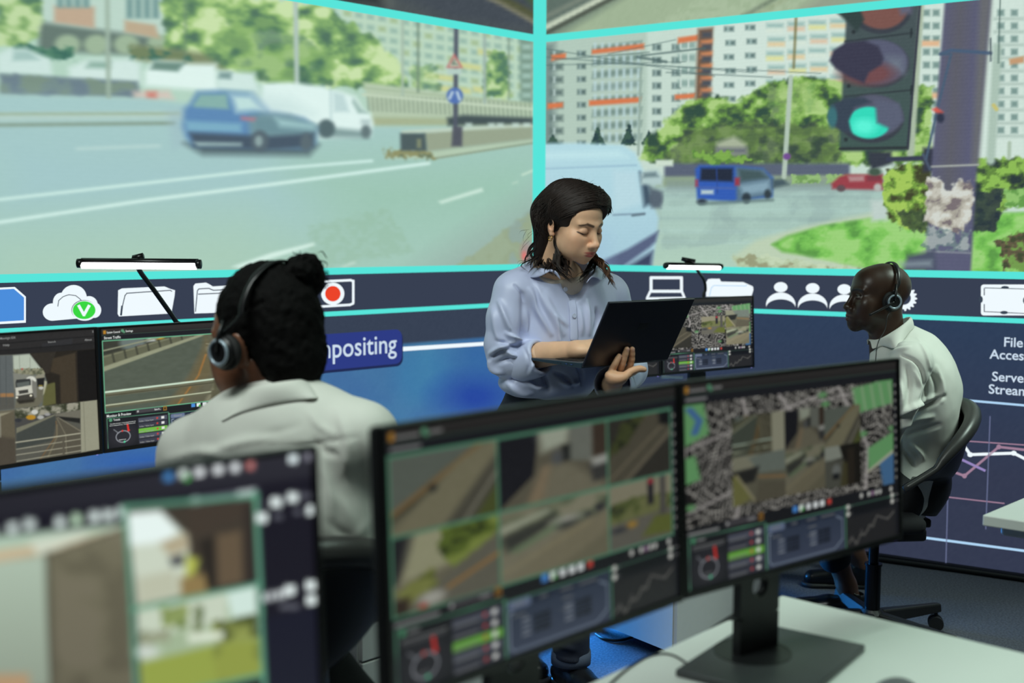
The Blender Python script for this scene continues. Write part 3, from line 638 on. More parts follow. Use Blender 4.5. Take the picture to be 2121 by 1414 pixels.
    p.poly([(1798, 314), (1846, 314), (1848, 338), (1806, 352), (1800, 338)], (48, 52, 64), soft=3); p.line([(1840, 330), (1930, 327)], (50, 54, 74), 10, soft=2); p.rect(1912, 306, 1938, 356, (46, 48, 64), soft=3); p.ell(1812, 356, 14, 8, (60, 80, 66), soft=3)
    # grey concrete pole
    p.poly([(1960, -30), (2056, -40), (2024, 342), (2010, 575), (1916, 575), (1930, 340)], (84, 84, 112), soft=2.5); p.poly([(1975, -30), (2010, -30), (1980, 420), (1944, 420)], (88, 86, 92), soft=14, al=0.8); p.poly([(2030, -30), (2056, -40), (2026, 340), (2012, 340)], (98, 98, 104), soft=5)
    p.line([(1948, 112), (1970, 104), (2052, 110)], (66, 86, 114), 7, soft=2); p.line([(1950, 112), (1970, 112), (1944, 216), (1918, 330)], (66, 86, 110), 5, soft=2); p.line([(2052, 80), (2052, 126)], (60, 70, 80), 3); p.poly([(1930, 226), (1940, 222), (1954, 232), (1950, 238), (1936, 232)], (206, 84, 72), soft=2); p.ell(1948, 244, 8, 10, (40, 44, 64), soft=3)
    p.line([(1930, 345), (2026, 341)], (160, 164, 160), 4, soft=1.6); p.line([(1926, 350), (1912, 320)], (70, 82, 104), 5, soft=2)
    p.leaves([(1922, 368), (1944, 364), (1960, 396), (1985, 372), (2016, 376), (2014, 420), (2012, 450), (1990, 488), (1950, 478), (1916, 456)], [(116, 104, 108), (166, 160, 148), (196, 192, 180), (210, 212, 204)], 0.05, seed=3, edge=0.35); p.leaves([(1918, 470), (2010, 480), (2008, 520), (1914, 518)], [(88, 90, 118), (110, 130, 130), (170, 180, 176)], 0.06, seed=5, al=0.8)
    p.line([(1914, 520), (2010, 524)], (170, 176, 174), 3, al=0.6); p.poly([(1880, 530), (1936, 518), (1940, 560), (1870, 562)], (70, 76, 96), soft=4); p.poly([(1862, 542), (1930, 538), (1930, 552), (1864, 554)], (150, 166, 172), soft=4, al=0.6)
    p.c = p.c * 0.93 + np.array((190, 226, 218)) * 0.07; p.grain(4, 0.5, seed=5); p.c += (np.sin(p.z * 900)[:, None]) * 1.2
def upper_right(p):
    p.c[:] = (160, 180, 150); p.poly([(1120, -400), (1300, -400), (1340, -40), (1120, 90)], (96, 112, 104), soft=10); p.line([(1120, 62), (1280, -20), (1500, -140)], (196, 208, 186), 12, soft=4); p.line([(1120, 74), (1300, -20), (1500, -120)], (80, 88, 78), 8, soft=3); p.line([(1120, 40), (1240, -20)], (120, 132, 120), 10, soft=4); p.line([(1540, 34), (1600, 0), (1640, -30)], (70, 80, 72), 8, soft=4); p.line([(1570, 30), (1660, -20)], (140, 152, 120), 8, soft=4)
    p.leaves([(1340, 60), (1500, -30), (1700, -100), (1700, 20)], [(160, 182, 150), (176, 196, 166)], 0.08, seed=4, al=0.5); p.poly([(1640, 30), (1700, -10), (2130, -300), (2130, 0)], (148, 160, 140), soft=8); p.grain(4, 0.2)
def lower_right(p):
    p.c[:] = (50, 61, 84); z = p.z; p.c += np.array((4, -4, -8)) * np.clip((z - 0.7) / 0.3, -1, 1)[:, None] * -0.6; p.grain(3, 0.4)

def video_wall(name, label, ang, d, s0, s1, pics, vs):
    t = thing('video_screen', label, 'video screen', CORNER, ang)
    sgn = -1 if s1 <= 0 else 1
    MB().box(((s0 + s1) / 2, 0.05, (Z0 + ZTOP) / 2), (s1 - s0, 0.09, ZTOP - Z0)).build('panel_housing', housing, t)
    a, b = (s0, -0.04) if sgn < 0 else (0.04, s1)
    grid_panel('street_picture', a, b, ZT1, ZU0, 0.0048, name, t, d, pics[0])
    grid_panel('upper_picture', a, b, ZU1, ZTOP, 0.012, name, t, d, pics[1])
    grid_panel('lower_picture', s0, s1, Z0, ZB0, 0.008 if sgn < 0 else 0.012, name, t, d, pics[2])
    m = MB()
    for z0, z1 in ((ZU0, ZU1), (ZT0, ZT1), (ZB0, ZB1)): m.box(((s0 + s1) / 2, 0, (z0 + z1) / 2), (s1 - s0, 0.003, z1 - z0))
    m.box((sgn * 0.02, 0, (ZT1 + ZTOP) / 2), (0.04, 0.004, ZTOP - ZT1)); m.build('teal_border', teal, t)
    strip = MB().box(((s0 + s1) / 2, 0, (ZB1 + ZT0) / 2), (s1 - s0, 0.002, ZT0 - ZB1)).build('icon_strip', navyM, t)
    return t, strip
VWL, stripL = video_wall('video_wall', 'wall-wide lit display left of the corner showing a blue car on a road', AL, dL, -3.6, 0.0, (street_left, upper_left, lower_left), 0)
VWR, stripR = video_wall('video_wall', 'wall-wide lit display right of the corner showing a green traffic light', AR, dR, 0.0, 3.4, (street_right, upper_right, lower_right), 0)
# ---- icons
def ellp(cx, cy, rx, ry, n=36, a0=0, a1=2 * PI): return [(cx + rx * math.cos(a0 + (a1 - a0) * i / n), cy + ry * math.sin(a0 + (a1 - a0) * i / n)) for i in range(n if abs(a1 - a0 - 2 * PI) < 1e-6 else n + 1)]
def rrect(x0, y0, x1, y1, r, dx=0.0):
    o = []
    for cx, cy, a in ((x1 - r, y0 + r, -PI / 2), (x1 - r, y1 - r, 0), (x0 + r, y1 - r, PI / 2), (x0 + r, y0 + r, PI)):
        o += [(cx + r * math.cos(a + PI / 2 * k / 5), cy + r * math.sin(a + PI / 2 * k / 5)) for k in range(6)]
    return o
def icon(name, layers, to, parent):
    m = MB(); mats = []
    for i, (ma, polys) in enumerate(layers):
        if ma not in mats: mats.append(ma)
        m.cur = mats.index(ma)
        for q in polys: m.flat([to(q)], y=-0.0025 - 0.0006 * i)
    return m.build(name, mats, parent)
def stroke(pts, w, closed=False):
    "outline of a line as separate quads"
    out = []; p = list(pts) + ([pts[0]] if closed else [])
    for (x0, y0), (x1, y1) in zip(p[:-1], p[1:]):
        L = math.hypot(x1 - x0, y1 - y0) or 1; nx, ny = -(y1 - y0) / L * w / 2, (x1 - x0) / L * w / 2; ex, ey = (x1 - x0) / L * w * 0.3, (y1 - y0) / L * w * 0.3
        out.append([(x0 + nx - ex, y0 + ny - ey), (x1 + nx + ex, y1 + ny + ey), (x1 - nx + ex, y1 - ny + ey), (x0 - nx - ex, y0 - ny - ey)])
    return out
icon('document_icon', [(white, [[(-58, 598), (30, 594), (53, 614), (53, 668), (-58, 674)]]), (blueM, [[(-54, 602), (28, 598), (49, 616), (49, 663), (-54, 669)]])], WLp, stripL)
def cloud(cx, cy, sx, sy): return [ellp(cx - 40 * sx, cy + 18 * sy, 20 * sx, 18 * sy), ellp(cx - 22 * sx, cy - 2 * sy, 17 * sx, 20 * sy), ellp(cx + 4 * sx, cy - 12 * sy, 27 * sx, 26 * sy), ellp(cx + 36 * sx, cy + 4 * sy, 18 * sx, 19 * sy), ellp(cx + 47 * sx, cy + 14 * sy, 14 * sx, 16 * sy), [(cx - 40 * sx, cy + 36 * sy), (cx - 46 * sx, cy + 4 * sy), (cx + 36 * sx, cy - 6 * sy), (cx + 50 * sx, cy + 28 * sy)]]
icon('cloud_icon', [(white, cloud(148, 628, 1.0, 1.0)), (lineM, stroke([(119, 634), (121, 622), (130, 614), (142, 610), (156, 612), (164, 618), (170, 625)], 1.6)), (lineM, [ellp(173, 642, 26, 21)]), (white, [ellp(174, 643, 26, 21)]), (greenM, [ellp(173, 642, 23.5, 18.5)]), (white, stroke([(162, 633), (172.5, 652), (183, 633)], 6))], WLp, stripL)
icon('open_folder_icon', [(white, [[(244, 601), (252, 597), (340, 593), (352, 598), (362, 601), (361, 612), (355, 645), (352, 649), (246, 655), (243, 650)]]), (lineM, stroke([(249, 650), (258, 612), (262, 607), (352, 601), (355, 603)], 2) + stroke([(250, 652), (252, 634)], 4))], WLp, stripL)
icon('folder_icon', [(white, [[(400, 592), (404, 587), (426, 585), (434, 589), (440, 593), (520, 588), (520, 645), (402, 649)]]), (lineM, stroke([(404, 645), (408, 602), (411, 598), (432, 597), (441, 601), (520, 597)], 2) + stroke([(410, 609), (520, 604)], 2))], WLp, stripL)
icon('record_icon', [(white, stroke([(640, 584), (725, 580), (731, 582)], 5) + stroke([(731, 581), (731, 626)], 5) + stroke([(731, 628), (724, 631), (640, 636)], 5) + [ellp(688.5, 608, 24, 23)]), (redM, [ellp(688.5, 608, 16, 16)])], WLp, stripL)
icon('laptop_icon', [(white, stroke([(1349, 575), (1412, 575), (1412, 603), (1349, 603)], 6, True) + stroke([(1347, 604), (1341, 617)], 5) + stroke([(1413, 604), (1418, 616)], 5) + stroke([(1340, 618), (1419, 617)], 5))], WRp, stripR)
icon('stacked_folder_icon', [(white, [[(1463, 585), (1467, 578), (1474, 577), (1491, 577), (1494, 583), (1540, 584), (1549, 588), (1560, 593), (1561, 600), (1557, 613), (1463, 614)]]), (paleM, stroke([(1470, 613), (1474, 596), (1479, 591), (1545, 592), (1547, 590)], 1.5))], WRp, stripR)
for k, x in enumerate((1617.5, 1683.5, 1749)):
    y = 594.5 + k * 2.2
    up = ellp(x, y + 36, 30.5, 25, 20, PI, 2 * PI); lo = ellp(x, y + 46, 30, 17, 20, 2 * PI, PI)
    icon('person_icon', [(white, [ellp(x, y, 14, 10.5), [(a, b) for a, b in up] + [(a, b - 4) for a, b in lo][0:21]])], WRp, stripR)
gear = []
for i in range(72):
    a = 2 * PI * i / 72; r = 1.0 if i % 4 in (0, 1) else 0.84; gear.append((1872 + 28 * r * math.cos(a), 617 + 27 * r * math.sin(a)))
icon('gear_icon', [(white, [gear]), (navyM, [ellp(1872, 617, 15, 14)])], WRp, stripR)
icon('ticket_icon', [(white, [rrect(2032, 589, 2190, 653, 6)]), (lineM, stroke([(2040, 596), (2190, 600)], 1.6) + stroke([(2039, 645), (2190, 652)], 1.6) + stroke([(2039, 597), (2039, 611)], 2) + stroke([(2039, 630), (2039, 645)], 2) + [ellp(2082, 595, 8, 3), ellp(2080, 647, 8, 3.5), ellp(2032, 620, 4, 7), ellp(2126, 622, 7, 9)])], WRp, stripR)
# ---- lower left button, connector
lowL = [c for c in VWL.children if c.name.startswith('lower_picture')][0]; lowR = [c for c in VWR.children if c.name.startswith('lower_picture')][0]
def rr_wall(p0, p1, r, to):
    (sa, za), (sb, zb) = to([p0])[0], to([p1])[0]; return rrect(min(sa, sb), min(za, zb), max(sa, sb), max(za, zb), r)
m = MB(); (sa, _), (sb, zb) = WLp([(560, 690)])[0], WLp([(832, 752)])[0]; (_, zt) = WLp([(820, 682)])[0]
m.flat([rrect(sa + 0.004, zb - 0.012, sb + 0.006, zt - 0.008, 0.035)], y=-0.002); m.cur = 1; m.flat([rrect(sa, zb, sb, zt, 0.035)], y=-0.0028); m.cur = 2
(s0, zbase) = WLp([(591, 742)])[0]; (s1, _) = WLp([(819, 727)])[0]; (_, zx) = WLp([(815, 702)])[0]; (_, zy) = WLp([(815, 730)])[0]
put_text(m, 'Compositing', s0, zy + 0.001, (zx - zy) * 1.42, y=-0.0036, width=s1 - s0, bold=0.006)
m.build('button', [indigoD, indigoM, softwhite], lowL)
MB().flat([WLp([(834, 718), (1016, 707), (1120, 700), (1120, 707), (1016, 714.5), (834, 727)])], y=-0.0022).build('connector_line', white, lowL)
for body, x, y in (('File', 2078, 717), ('Access', 2050, 742), ('Server', 2054, 788), ('Streaming', 2047, 814)):
    m = MB(); s, z = WRp([(x, y)])[0]; put_text(m, body, s, z, 0.0385, y=-0.0025, bold=0.012); m.build('caption_text', softwhite, lowR)
m = MB(); S = lambda pts, w: m.flat([WRp(q) for q in stroke(pts, w)], y=-0.0024)
S([(1560, 789), (1972, 826), (2121, 839), (2330, 857)], 4.5); m.build('divider_line', paleM, lowR); m = MB(); S([(1560, 1066), (1871, 1107), (2121, 1140), (2400, 1178)], 5); m.build('divider_line', paleM, lowR)
m = MB(); S([(1966, 930), (1958, 1220)], 2.5); m.build('chart_grid', gridM, lowR); m = MB(); S([(2051, 862), (2042, 1095)], 2.5); m.build('chart_grid', gridM, lowR)
m = MB(); S([(1920, 1024), (2080, 1042)], 2.5); m.build('chart_grid', pinkM, lowR); m = MB(); S([(1930, 908), (2121, 921)], 2.5); m.build('chart_grid', pinkM, lowR); m = MB(); S([(1900, 950), (1998, 985), (2069, 925), (2200, 940)], 5); m.flat([WRp(ellp(1998, 985, 5, 5)), WRp(ellp(2069, 925, 5, 5))], y=-0.003); m.build('chart_line', pinkM, lowR)
m = MB(); S([(1930, 920), (1960, 936), (2040, 974)], 5); m.build('chart_line', lilacM, lowR)
m = MB(); S([(1976, 893), (2010, 941), (2100, 938), (2140, 958), (2220, 925)], 6); m.flat([WRp(ellp(2010, 941, 6, 5)), WRp(ellp(2100, 938, 6, 5))], y=-0.003); m.build('chart_line', white, lowR)
# ---- black trim and loose cable at the foot of the right wall
def wall_strip(name, d, s0, s1, w, h, mm):
    n = np.array([-d[1], d[0], 0]); a = CORNER + d * s0; b = CORNER + d * s1; m = MB(); m.prism([a - n * w, b - n * w, b + n * 0.09, a + n * 0.09], (0, 0, 1), h); return m.build(name, mm, structure=True)
wall_strip('baseboard_right', dR, 0.02, 3.4, 0.03, 0.021, blackrub); wall_strip('baseboard_left', dL, -3.6, -0.05, 0.03, 0.021, blackrub)
m = MB(); pts = [CORNER + dR * s + np.array([-dR[1], dR[0], 0]) * (-0.055 - 0.008 * math.sin(s * 5)) + [0, 0, 0.012] for s in np.linspace(1.2, 3.3, 60)]
m.tube(pts, 0.011, 8); o = m.build('cable', blackrub, smooth=True); tag(o, 'thick black cable lying on the carpet along the foot of the right display', 'cable')
# ------------------------------------------------------------------ pictures for the monitors (coordinates 0..100 across, 0..56 down; camera feeds 0..100 both ways)
MINT = (112, 190, 148); UIBG = (30, 31, 36)
def feed_ramp(p):
    p.poly([(-5, -5), (105, -5), (105, 105), (-5, 105)], (110, 108, 88)); p.poly([(-5, -5), (85, -5), (-5, 72)], (104, 112, 102)); p.line([(-5, 78), (95, -8)], (142, 114, 74), 5, soft=2); p.line([(-5, 84), (100, -2)], (70, 68, 54), 4, soft=2)
    p.poly([(-5, 100), (62, 20), (105, -10), (105, 30), (45, 105)], (134, 130, 104), soft=4); p.poly([(45, 105), (105, 10), (105, 60), (75, 105)], (88, 86, 74), soft=4); p.poly([(74, 105), (105, 50), (105, 105)], (84, 92, 48), soft=3); p.line([(64, 105), (105, 34)], (146, 144, 126), 2.5, soft=2)
    p.ell(38, 48, 4, 5, (50, 52, 48), soft=2)
def feed_under(p):
    p.poly([(-5, -5), (105, -5), (105, 105), (-5, 105)], (104, 100, 84)); p.poly([(-5, -5), (36, -5), (30, 60), (-5, 105)], (34, 34, 40)); p.poly([(34, -5), (66, -5), (62, 22), (38, 30)], (180, 188, 168), soft=5); p.poly([(64, -5), (88, -5), (86, 55), (62, 48)], (122, 126, 116), soft=2); p.poly([(86, -5), (105, -5), (105, 55), (86, 50)], (70, 58, 48), soft=2)
    p.rect(56, 24, 64, 48, (44, 46, 44), soft=2); p.ell(52, 42, 5, 12, (90, 94, 96), soft=3); p.poly([(30, 105), (44, 50), (64, 52), (105, 105)], (128, 124, 104), soft=5); p.poly([(22, 105), (38, 50), (46, 50), (36, 105)], (146, 130, 104), soft=4); p.poly([(82, 60), (105, 54), (105, 84), (86, 88)], (66, 66, 64), soft=3); p.poly([(84, 52), (105, 48), (105, 62), (86, 64)], (176, 178, 170), soft=3)
def feed_cut(p):
    p.poly([(-5, -5), (105, -5), (105, 105), (-5, 105)], (56, 54, 48)); p.poly([(-5, 62), (70, -5), (105, -5), (105, 30), (20, 105), (-5, 105)], (88, 84, 70), soft=3); p.line([(-5, 58), (66, -5)], (130, 122, 84), 4, soft=2); p.line([(2, 92), (105, 6)], (124, 116, 96), 3, soft=2); p.line([(20, 105), (105, 30)], (132, 124, 104), 4, soft=3); p.leaves([(20, 10), (62, -5), (30, 40), (-5, 60)], [(40, 44, 30), (70, 76, 44)], 0.1, seed=2)
    p.poly([(80, -5), (105, -5), (105, 24), (82, 20)], (26, 26, 28), soft=3)
def feed_green(p):
    p.poly([(-5, -5), (105, -5), (105, 105), (-5, 105)], (120, 116, 96)); p.poly([(-5, -5), (26, -5), (4, 60), (-5, 60)], (42, 42, 46)); p.poly([(18, -5), (60, -5), (50, 50), (6, 60)], (172, 172, 138), soft=6); p.leaves([(42, -5), (105, -8), (105, 20), (54, 58), (44, 40)], [(62, 74, 36), (100, 118, 50), (140, 156, 76)], 0.05, seed=4); p.leaves([(2, 70), (36, 50), (40, 74), (10, 90)], [(110, 118, 60), (140, 146, 80)], 0.08, seed=2)
    p.poly([(10, 105), (50, 62), (105, 20), (105, 105)], (112, 110, 96), soft=4); p.line([(50, 80), (105, 50)], (164, 126, 76), 5, soft=2); p.poly([(-5, 80), (14, 78), (12, 105), (-5, 105)], (62, 50, 42), soft=3); p.ell(34, 88, 12, 9, (190, 190, 178), soft=4); p.ell(26, 96, 4, 4, (190, 70, 60), soft=2)
def feed_street(p):
    p.poly([(-5, -5), (105, -5), (105, 105), (-5, 105)], (138, 134, 112)); p.leaves([(-5, 10), (50, 2), (105, -8), (105, 34), (-5, 52)], [(96, 104, 84), (124, 130, 104), (150, 148, 124)], 0.05, seed=6); p.poly([(0, 20), (42, 8), (44, 14), (2, 30)], (176, 182, 158), soft=3); p.poly([(0, 34), (50, 18), (40, 36), (6, 58)], (66, 68, 62), soft=4); p.poly([(8, 56), (36, 42), (56, 26), (50, 40), (14, 60)], (112, 138, 104), soft=4)
    p.ell(60, 30, 12, 5, (176, 176, 164), soft=4); p.ell(60, 40, 9, 5, (66, 68, 66), soft=4); p.ell(92, 26, 5, 7, (56, 56, 60), soft=3); p.ell(80, 32, 3, 4, (70, 70, 70), soft=3); p.poly([(-5, 105), (60, 46), (105, 30), (105, 105)], (134, 128, 104), soft=6); p.line([(-5, 88), (80, 44)], (150, 142, 112), 4, soft=3); p.poly([(40, 105), (105, 60), (105, 105)], (120, 116, 94), soft=6)
def feed_light(p):
    p.poly([(-5, -5), (105, -5), (105, 105), (-5, 105)], (150, 146, 122)); p.leaves([(-5, 30), (40, 24), (105, 30), (105, 60), (-5, 60)], [(66, 72, 48), (90, 100, 56), (120, 124, 80)], 0.07, seed=3); p.poly([(-5, 60), (105, 54), (105, 105), (-5, 105)], (108, 106, 96), soft=3); p.rect(60, -5, 70, 42, (44, 42, 48), soft=2); p.ell(65, 4, 4, 5, (190, 50, 66), soft=2); p.rect(80, -5, 90, 90, (88, 86, 82), soft=2); p.poly([(50, 90), (72, 62), (105, 66), (105, 96)], (104, 112, 54), soft=4); p.ell(34, 66, 8, 5, (176, 138, 60), soft=3); p.ell(14, 70, 12, 4, (60, 62, 68), soft=3)
def feed_rail(p):
    p.x = p.x * 1.28
    p.poly([(-5, -5), (145, -5), (145, 105), (-5, 105)], (84, 92, 80)); p.poly([(-5, -5), (60, -5), (-5, 36)], (58, 60, 52))
    p.ell(20, 4, 9, 12, (104, 116, 112), soft=2); p.rect(24, 10, 44, 16, (120, 70, 62), soft=2); p.rect(30, -5, 36, 5, (186, 192, 186), soft=1.5); p.rect(37, -5, 43, 3, (190, 150, 50), soft=1.5); p.ell(50, 0, 8, 6, (60, 70, 62), soft=2)
    p.poly([(-5, 22), (70, -8), (74, -4), (-5, 42)], (98, 100, 80), soft=1.5); p.line([(-5, 15), (64, -9)], (140, 144, 120), 2); p.line([(-5, 24), (66, -6)], (118, 120, 96), 2)
    for k in range(9): p.line([(-2 + k * 8, 21 - k * 3.4), (-1 + k * 8, 34 - k * 4.0)], (60, 62, 52), 1)
    p.poly([(-5, 38), (72, -3), (74, 0), (-5, 45)], (146, 150, 124), soft=1)
    p.poly([(72, -5), (145, -5), (145, 105), (40, 105), (62, 50), (74, 8)], (96, 94, 76), soft=3); p.poly([(72, 0), (78, 30), (76, 60), (50, 105), (40, 105), (60, 60), (70, 20)], (104, 96, 70), soft=3)
    p.line([(72, 30), (66, 60), (48, 105)], (150, 110, 62), 1.6); p.line([(74, 20), (82, 50), (80, 75), (70, 105)], (132, 130, 106), 3, soft=2); p.line([(73, 14), (145, 50)], (140, 136, 112), 1.4); p.line([(80, 10), (98, 60), (104, 105)], (118, 114, 92), 3, soft=2); p.poly([(78, -5), (145, -5), (145, 16)], (44, 46, 40), soft=2)
    p.poly([(-5, 70), (145, 64), (145, 72), (-5, 78)], (104, 104, 84), soft=1); p.line([(-5, 71.5), (145, 65)], (204, 226, 204), 2.6); p.line([(-5, 76.5), (145, 70.5)], (70, 68, 52), 1.2)
    p.poly([(-5, 89), (145, 82.5), (145, 87), (-5, 94)], (98, 98, 78), soft=1); p.line([(-5, 90), (145, 83.5)], (196, 204, 174), 1.6); p.poly([(77, 70), (80, 70), (80, 84), (83, 85), (83, 100), (75, 100), (75, 85), (77, 84)], (92, 90, 70), soft=1)
def feed_tunnel(p):
    p.poly([(-5, -5), (105, -5), (105, 105), (-5, 105)], (110, 108, 90)); p.poly([(-5, -5), (50, -5), (40, 30), (-5, 45)], (150, 150, 128), soft=3); p.poly([(30, 5), (105, -5), (105, 44), (50, 40)], (122, 132, 122), soft=3); p.poly([(-5, 30), (50, 26), (40, 56), (-5, 60)], (46, 46, 44), soft=3); p.poly([(-5, 40), (8, 36), (34, 90), (-5, 105)], (128, 128, 76), soft=3); p.line([(8, 38), (40, 95)], (170, 164, 128), 4, soft=2); p.line([(50, 48), (105, 58)], (160, 124, 82), 4, soft=2); p.poly([(40, 105), (48, 56), (105, 68), (105, 105)], (100, 96, 80), soft=3)
def city_map(p, x0, y0, x1, y1):
    q = p.sub(x0, y0, x1, y1, (30, 28, 28)); k = (x1 - x0) / (y1 - y0)
    r = random.Random(3)
    X, Y = q.x * k, q.y
    for (ax, ay, sc, wd, sd) in ((1, 0.25, 0.17, 0.085, 1), (-0.3, 1, 0.18, 0.085, 2), (0.8, -0.6, 0.10, 0.055, 3), (0.5, 0.9, 0.09, 0.055, 4)):
        wp = (fbm(X * 0.03 + sd, Y * 0.03, sd, 2) - 0.5) * 26
        ph = (X * ax + Y * ay + wp) * sc; f = np.abs(ph - np.round(ph)); on = fbm(X * 0.06 + sd * 7, Y * 0.06, sd + 9, 2) > (0.36 if sd < 3 else 0.47)
        a = np.clip((wd - f) / 0.04, 0, 1) * on; q.mix(np.arange(len(a)), a * 0.95, (178, 176, 168))
    for pts in ([(-2, 38), (40, 16), (70, 2)], [(24, -3), (30, 40), (20, 103)], [(40, -3), (55, 40)], [(70, -2), (86, 60), (84, 103)], [(-2, 90), (30, 70)], [(60, 12), (102, 4)]): q.line(pts, (176, 172, 168), 1.6)
    for pts in ([(-3, 0), (8, 0), (10, 26), (-3, 36)], [(78, 4), (103, -2), (103, 22), (80, 28)], [(86, 62), (103, 48), (103, 76), (86, 82)], [(-3, 44), (4, 42), (6, 62), (-3, 66)]): q.poly(pts, (104, 160, 104))
    for i in range(9): q.ell(r.uniform(0, 100), r.uniform(0, 100), 2.2, 2.6, (98, 150, 98), soft=1)
    q.poly([(92, 78), (103, 68), (103, 103), (94, 100)], (70, 110, 150)); q.line([(2, 4), (6, 14), (4, 24)], (70, 110, 160), 3)
    for i in range(5): q.line([(78 + i * 5, 3), (80 + i * 5, 26)], (150, 176, 140), 0.8)
    q.line([(86, 84), (103, 66)], (180, 180, 160), 2); q.done()
def fsub(p, f, x0, y0, x1, y1, dim=1.0):
    q = p.sub(x0, y0, x1, y1, (100, 100, 90)); f(q); q.grain(5, 0.25); q.c *= dim; q.done()
def ui_app(p, mode):
    p.c[:] = UIBG; p.k = 0.12
    p.rect(-1, -1, 101, 2.8, (56, 54, 52), col2=(40, 39, 39)); p.line([(0, 2.9), (101, 2.9)], (62, 84, 72), 0.16)
    p.rect(1, 0.6, 2.4, 2.3, (176, 126, 44)); p.ell(10.7, 1.2, 0.8, 0.75, (92, 150, 116)); p.ell(11.5, 1.9, 0.55, 0.5, (92, 150, 116))
    if mode == 'grid':
        for f, x0, y0, x1, y1 in ((feed_ramp, 0.8, 5.8, 32, 22.3), (feed_under, 32.6, 5.8, 71, 22.3), (feed_cut, 71.6, 5.8, 97.6, 22.3), (feed_green, 0.8, 22.8, 32, 39.2), (feed_street, 32.6, 22.8, 71, 39.2), (feed_light, 71.6, 22.8, 97.6, 39.2)): fsub(p, f, x0, y0, x1, y1, 0.92)
        for x in (0.6, 32.3, 71.3, 97.8): p.line([(x, 5.6), (x, 39.4)], (86, 140, 112), 0.7)
        for y in (5.6, 22.5, 39.4): p.line([(0.6, y), (97.8, y)], (86, 140, 112), 0.7)
    elif mode in ('map', 'mapb'):
        city_map(p, 0.6, 5.4, 97.6, 39.2)
        if mode == 'map':
            fsub(p, feed_rail, 19.4, 10.6, 40, 22, 0.8); p.rect(37, 10.6, 43, 24, (142, 142, 122)); fsub(p, feed_tunnel, 19.4, 22, 43, 36, 0.85); fsub(p, feed_under, 43, 11, 62, 22.4, 0.8); fsub(p, feed_street, 43, 22.4, 62, 36, 0.8); fsub(p, feed_ramp, 62, 12, 80, 24, 0.85); fsub(p, feed_truck, 62, 24, 80, 36.6, 0.7)
        else:
            fsub(p, feed_cut, 0, 22, 31, 38, 0.95); fsub(p, feed_light, 42, 14.5, 68, 28.5, 1.0); fsub(p, feed_tunnel, 69, 10, 96, 24, 1.0); fsub(p, feed_street, 69.5, 24, 96, 38, 1.0)
    else:
        fsub(p, feed_rail, 0.6, 5.6, 97.6, 39.2, 1.0); p.line([(0.4, 39.3), (0.4, 5.5), (97.8, 5.5), (97.8, 39.3), (0.4, 39.3)], MINT, 0.45)
    for k in range(13): p.ell(99, 7.5 + k * 2.5, 0.45, 0.5, (150, 152, 146))
    p.rect(0, 39.6, 100, 43.2, (28, 29, 33)); p.line([(33, 43.3), (98, 43.3)], MINT, 0.3, al=0.7)
    p.rect(16, 39.4, 29.6, 41.2, (68, 66, 70)); p.ell(17, 40.3, 0.5, 0.5, (180, 182, 180)); p.rect(30.4, 39.3, 32.4, 41.4, (150, 108, 46)); p.rect(30.9, 39.9, 31.9, 40.9, (60, 48, 30))
    for x, c in ((47, (74, 140, 214)), (50, (226, 238, 230)), (53.4, (226, 232, 232)), (56.8, (226, 232, 232)), (60, (226, 232, 232)), (63.6, (150, 70, 64))): p.rect(x - 1.1, 39.6, x + 1.1, 41.4, c)
    p.ell(50.7, 41, 0.6, 0.55, (70, 170, 70)); p.ell(63.6, 40.5, 0.6, 0.6, (226, 60, 50))
    for x in (80, 84, 86, 88, 90, 96): p.ell(x, 40.9, 0.8, 0.8, (196, 198, 192) if x != 86 else (150, 120, 150))
    # dial panel, list, settings, chart
    p.line([(1.1, 56.4), (1.1, 42), (33.2, 42.4), (33.2, 56.6)], MINT, 0.3, al=0.8); p.ell(9, 50.8, 8, 5.6, (42, 42, 48), soft=1.5)
    p.ell(2.9, 43, 0.9, 0.75, (84, 150, 112))
    t = np.linspace(0, 2 * PI, 40); p.line(list(zip(8.9 + 3.6 * np.cos(t), 51.4 + 2.7 * np.sin(t))), (170, 174, 182), 0.36); p.line([(4.3, 47.6), (6.7, 49.6)], (150, 154, 160), 0.3)
    p.line([(11.4, 46), (11.7, 48.6)], (220, 50, 44), 0.9); p.ell(11.8, 48.8, 0.7, 0.5, (220, 50, 44)); p.ell(8.6, 48.7, 0.45, 0.45, (220, 70, 60)); p.ell(9.5, 54, 0.5, 0.5, (90, 210, 160))
    for k in range(5):
        y = 43.6 + k * 2.55; p.rect(17, y, 32.4, y + 2.15, [(78, 82, 96), (58, 60, 72), (112, 180, 70), (78, 82, 96), (58, 60, 72)][k]); p.ell(27, y + 1, 0.5, 0.45, (206, 66, 60)); p.rect(29.2, y + 0.4, 30.8, y + 1.6, (226, 228, 224))
    p.poly(rrect(34, 43.7, 71, 56.2, 0.5), (50, 60, 78), col2=(66, 74, 94)); p.line([(33.6, 43), (33.6, 56.6)], MINT, 0.4, al=0.8); p.line([(71.6, 43), (71.6, 56.6)], MINT, 0.4, al=0.8)
    for k, x in enumerate((34.4, 42.6, 50.8, 59)): p.poly(rrect(x, 43.6, x + 7.6, 45.6, 0.6), (104, 118, 146) if k == 0 else (38, 46, 64))
    p.line([(36, 46.2), (34.8, 46.2), (34.8, 54.2), (36, 55.4), (66, 55.4), (70, 53), (70, 46.8), (67, 45.6)], (150, 166, 184), 0.3)
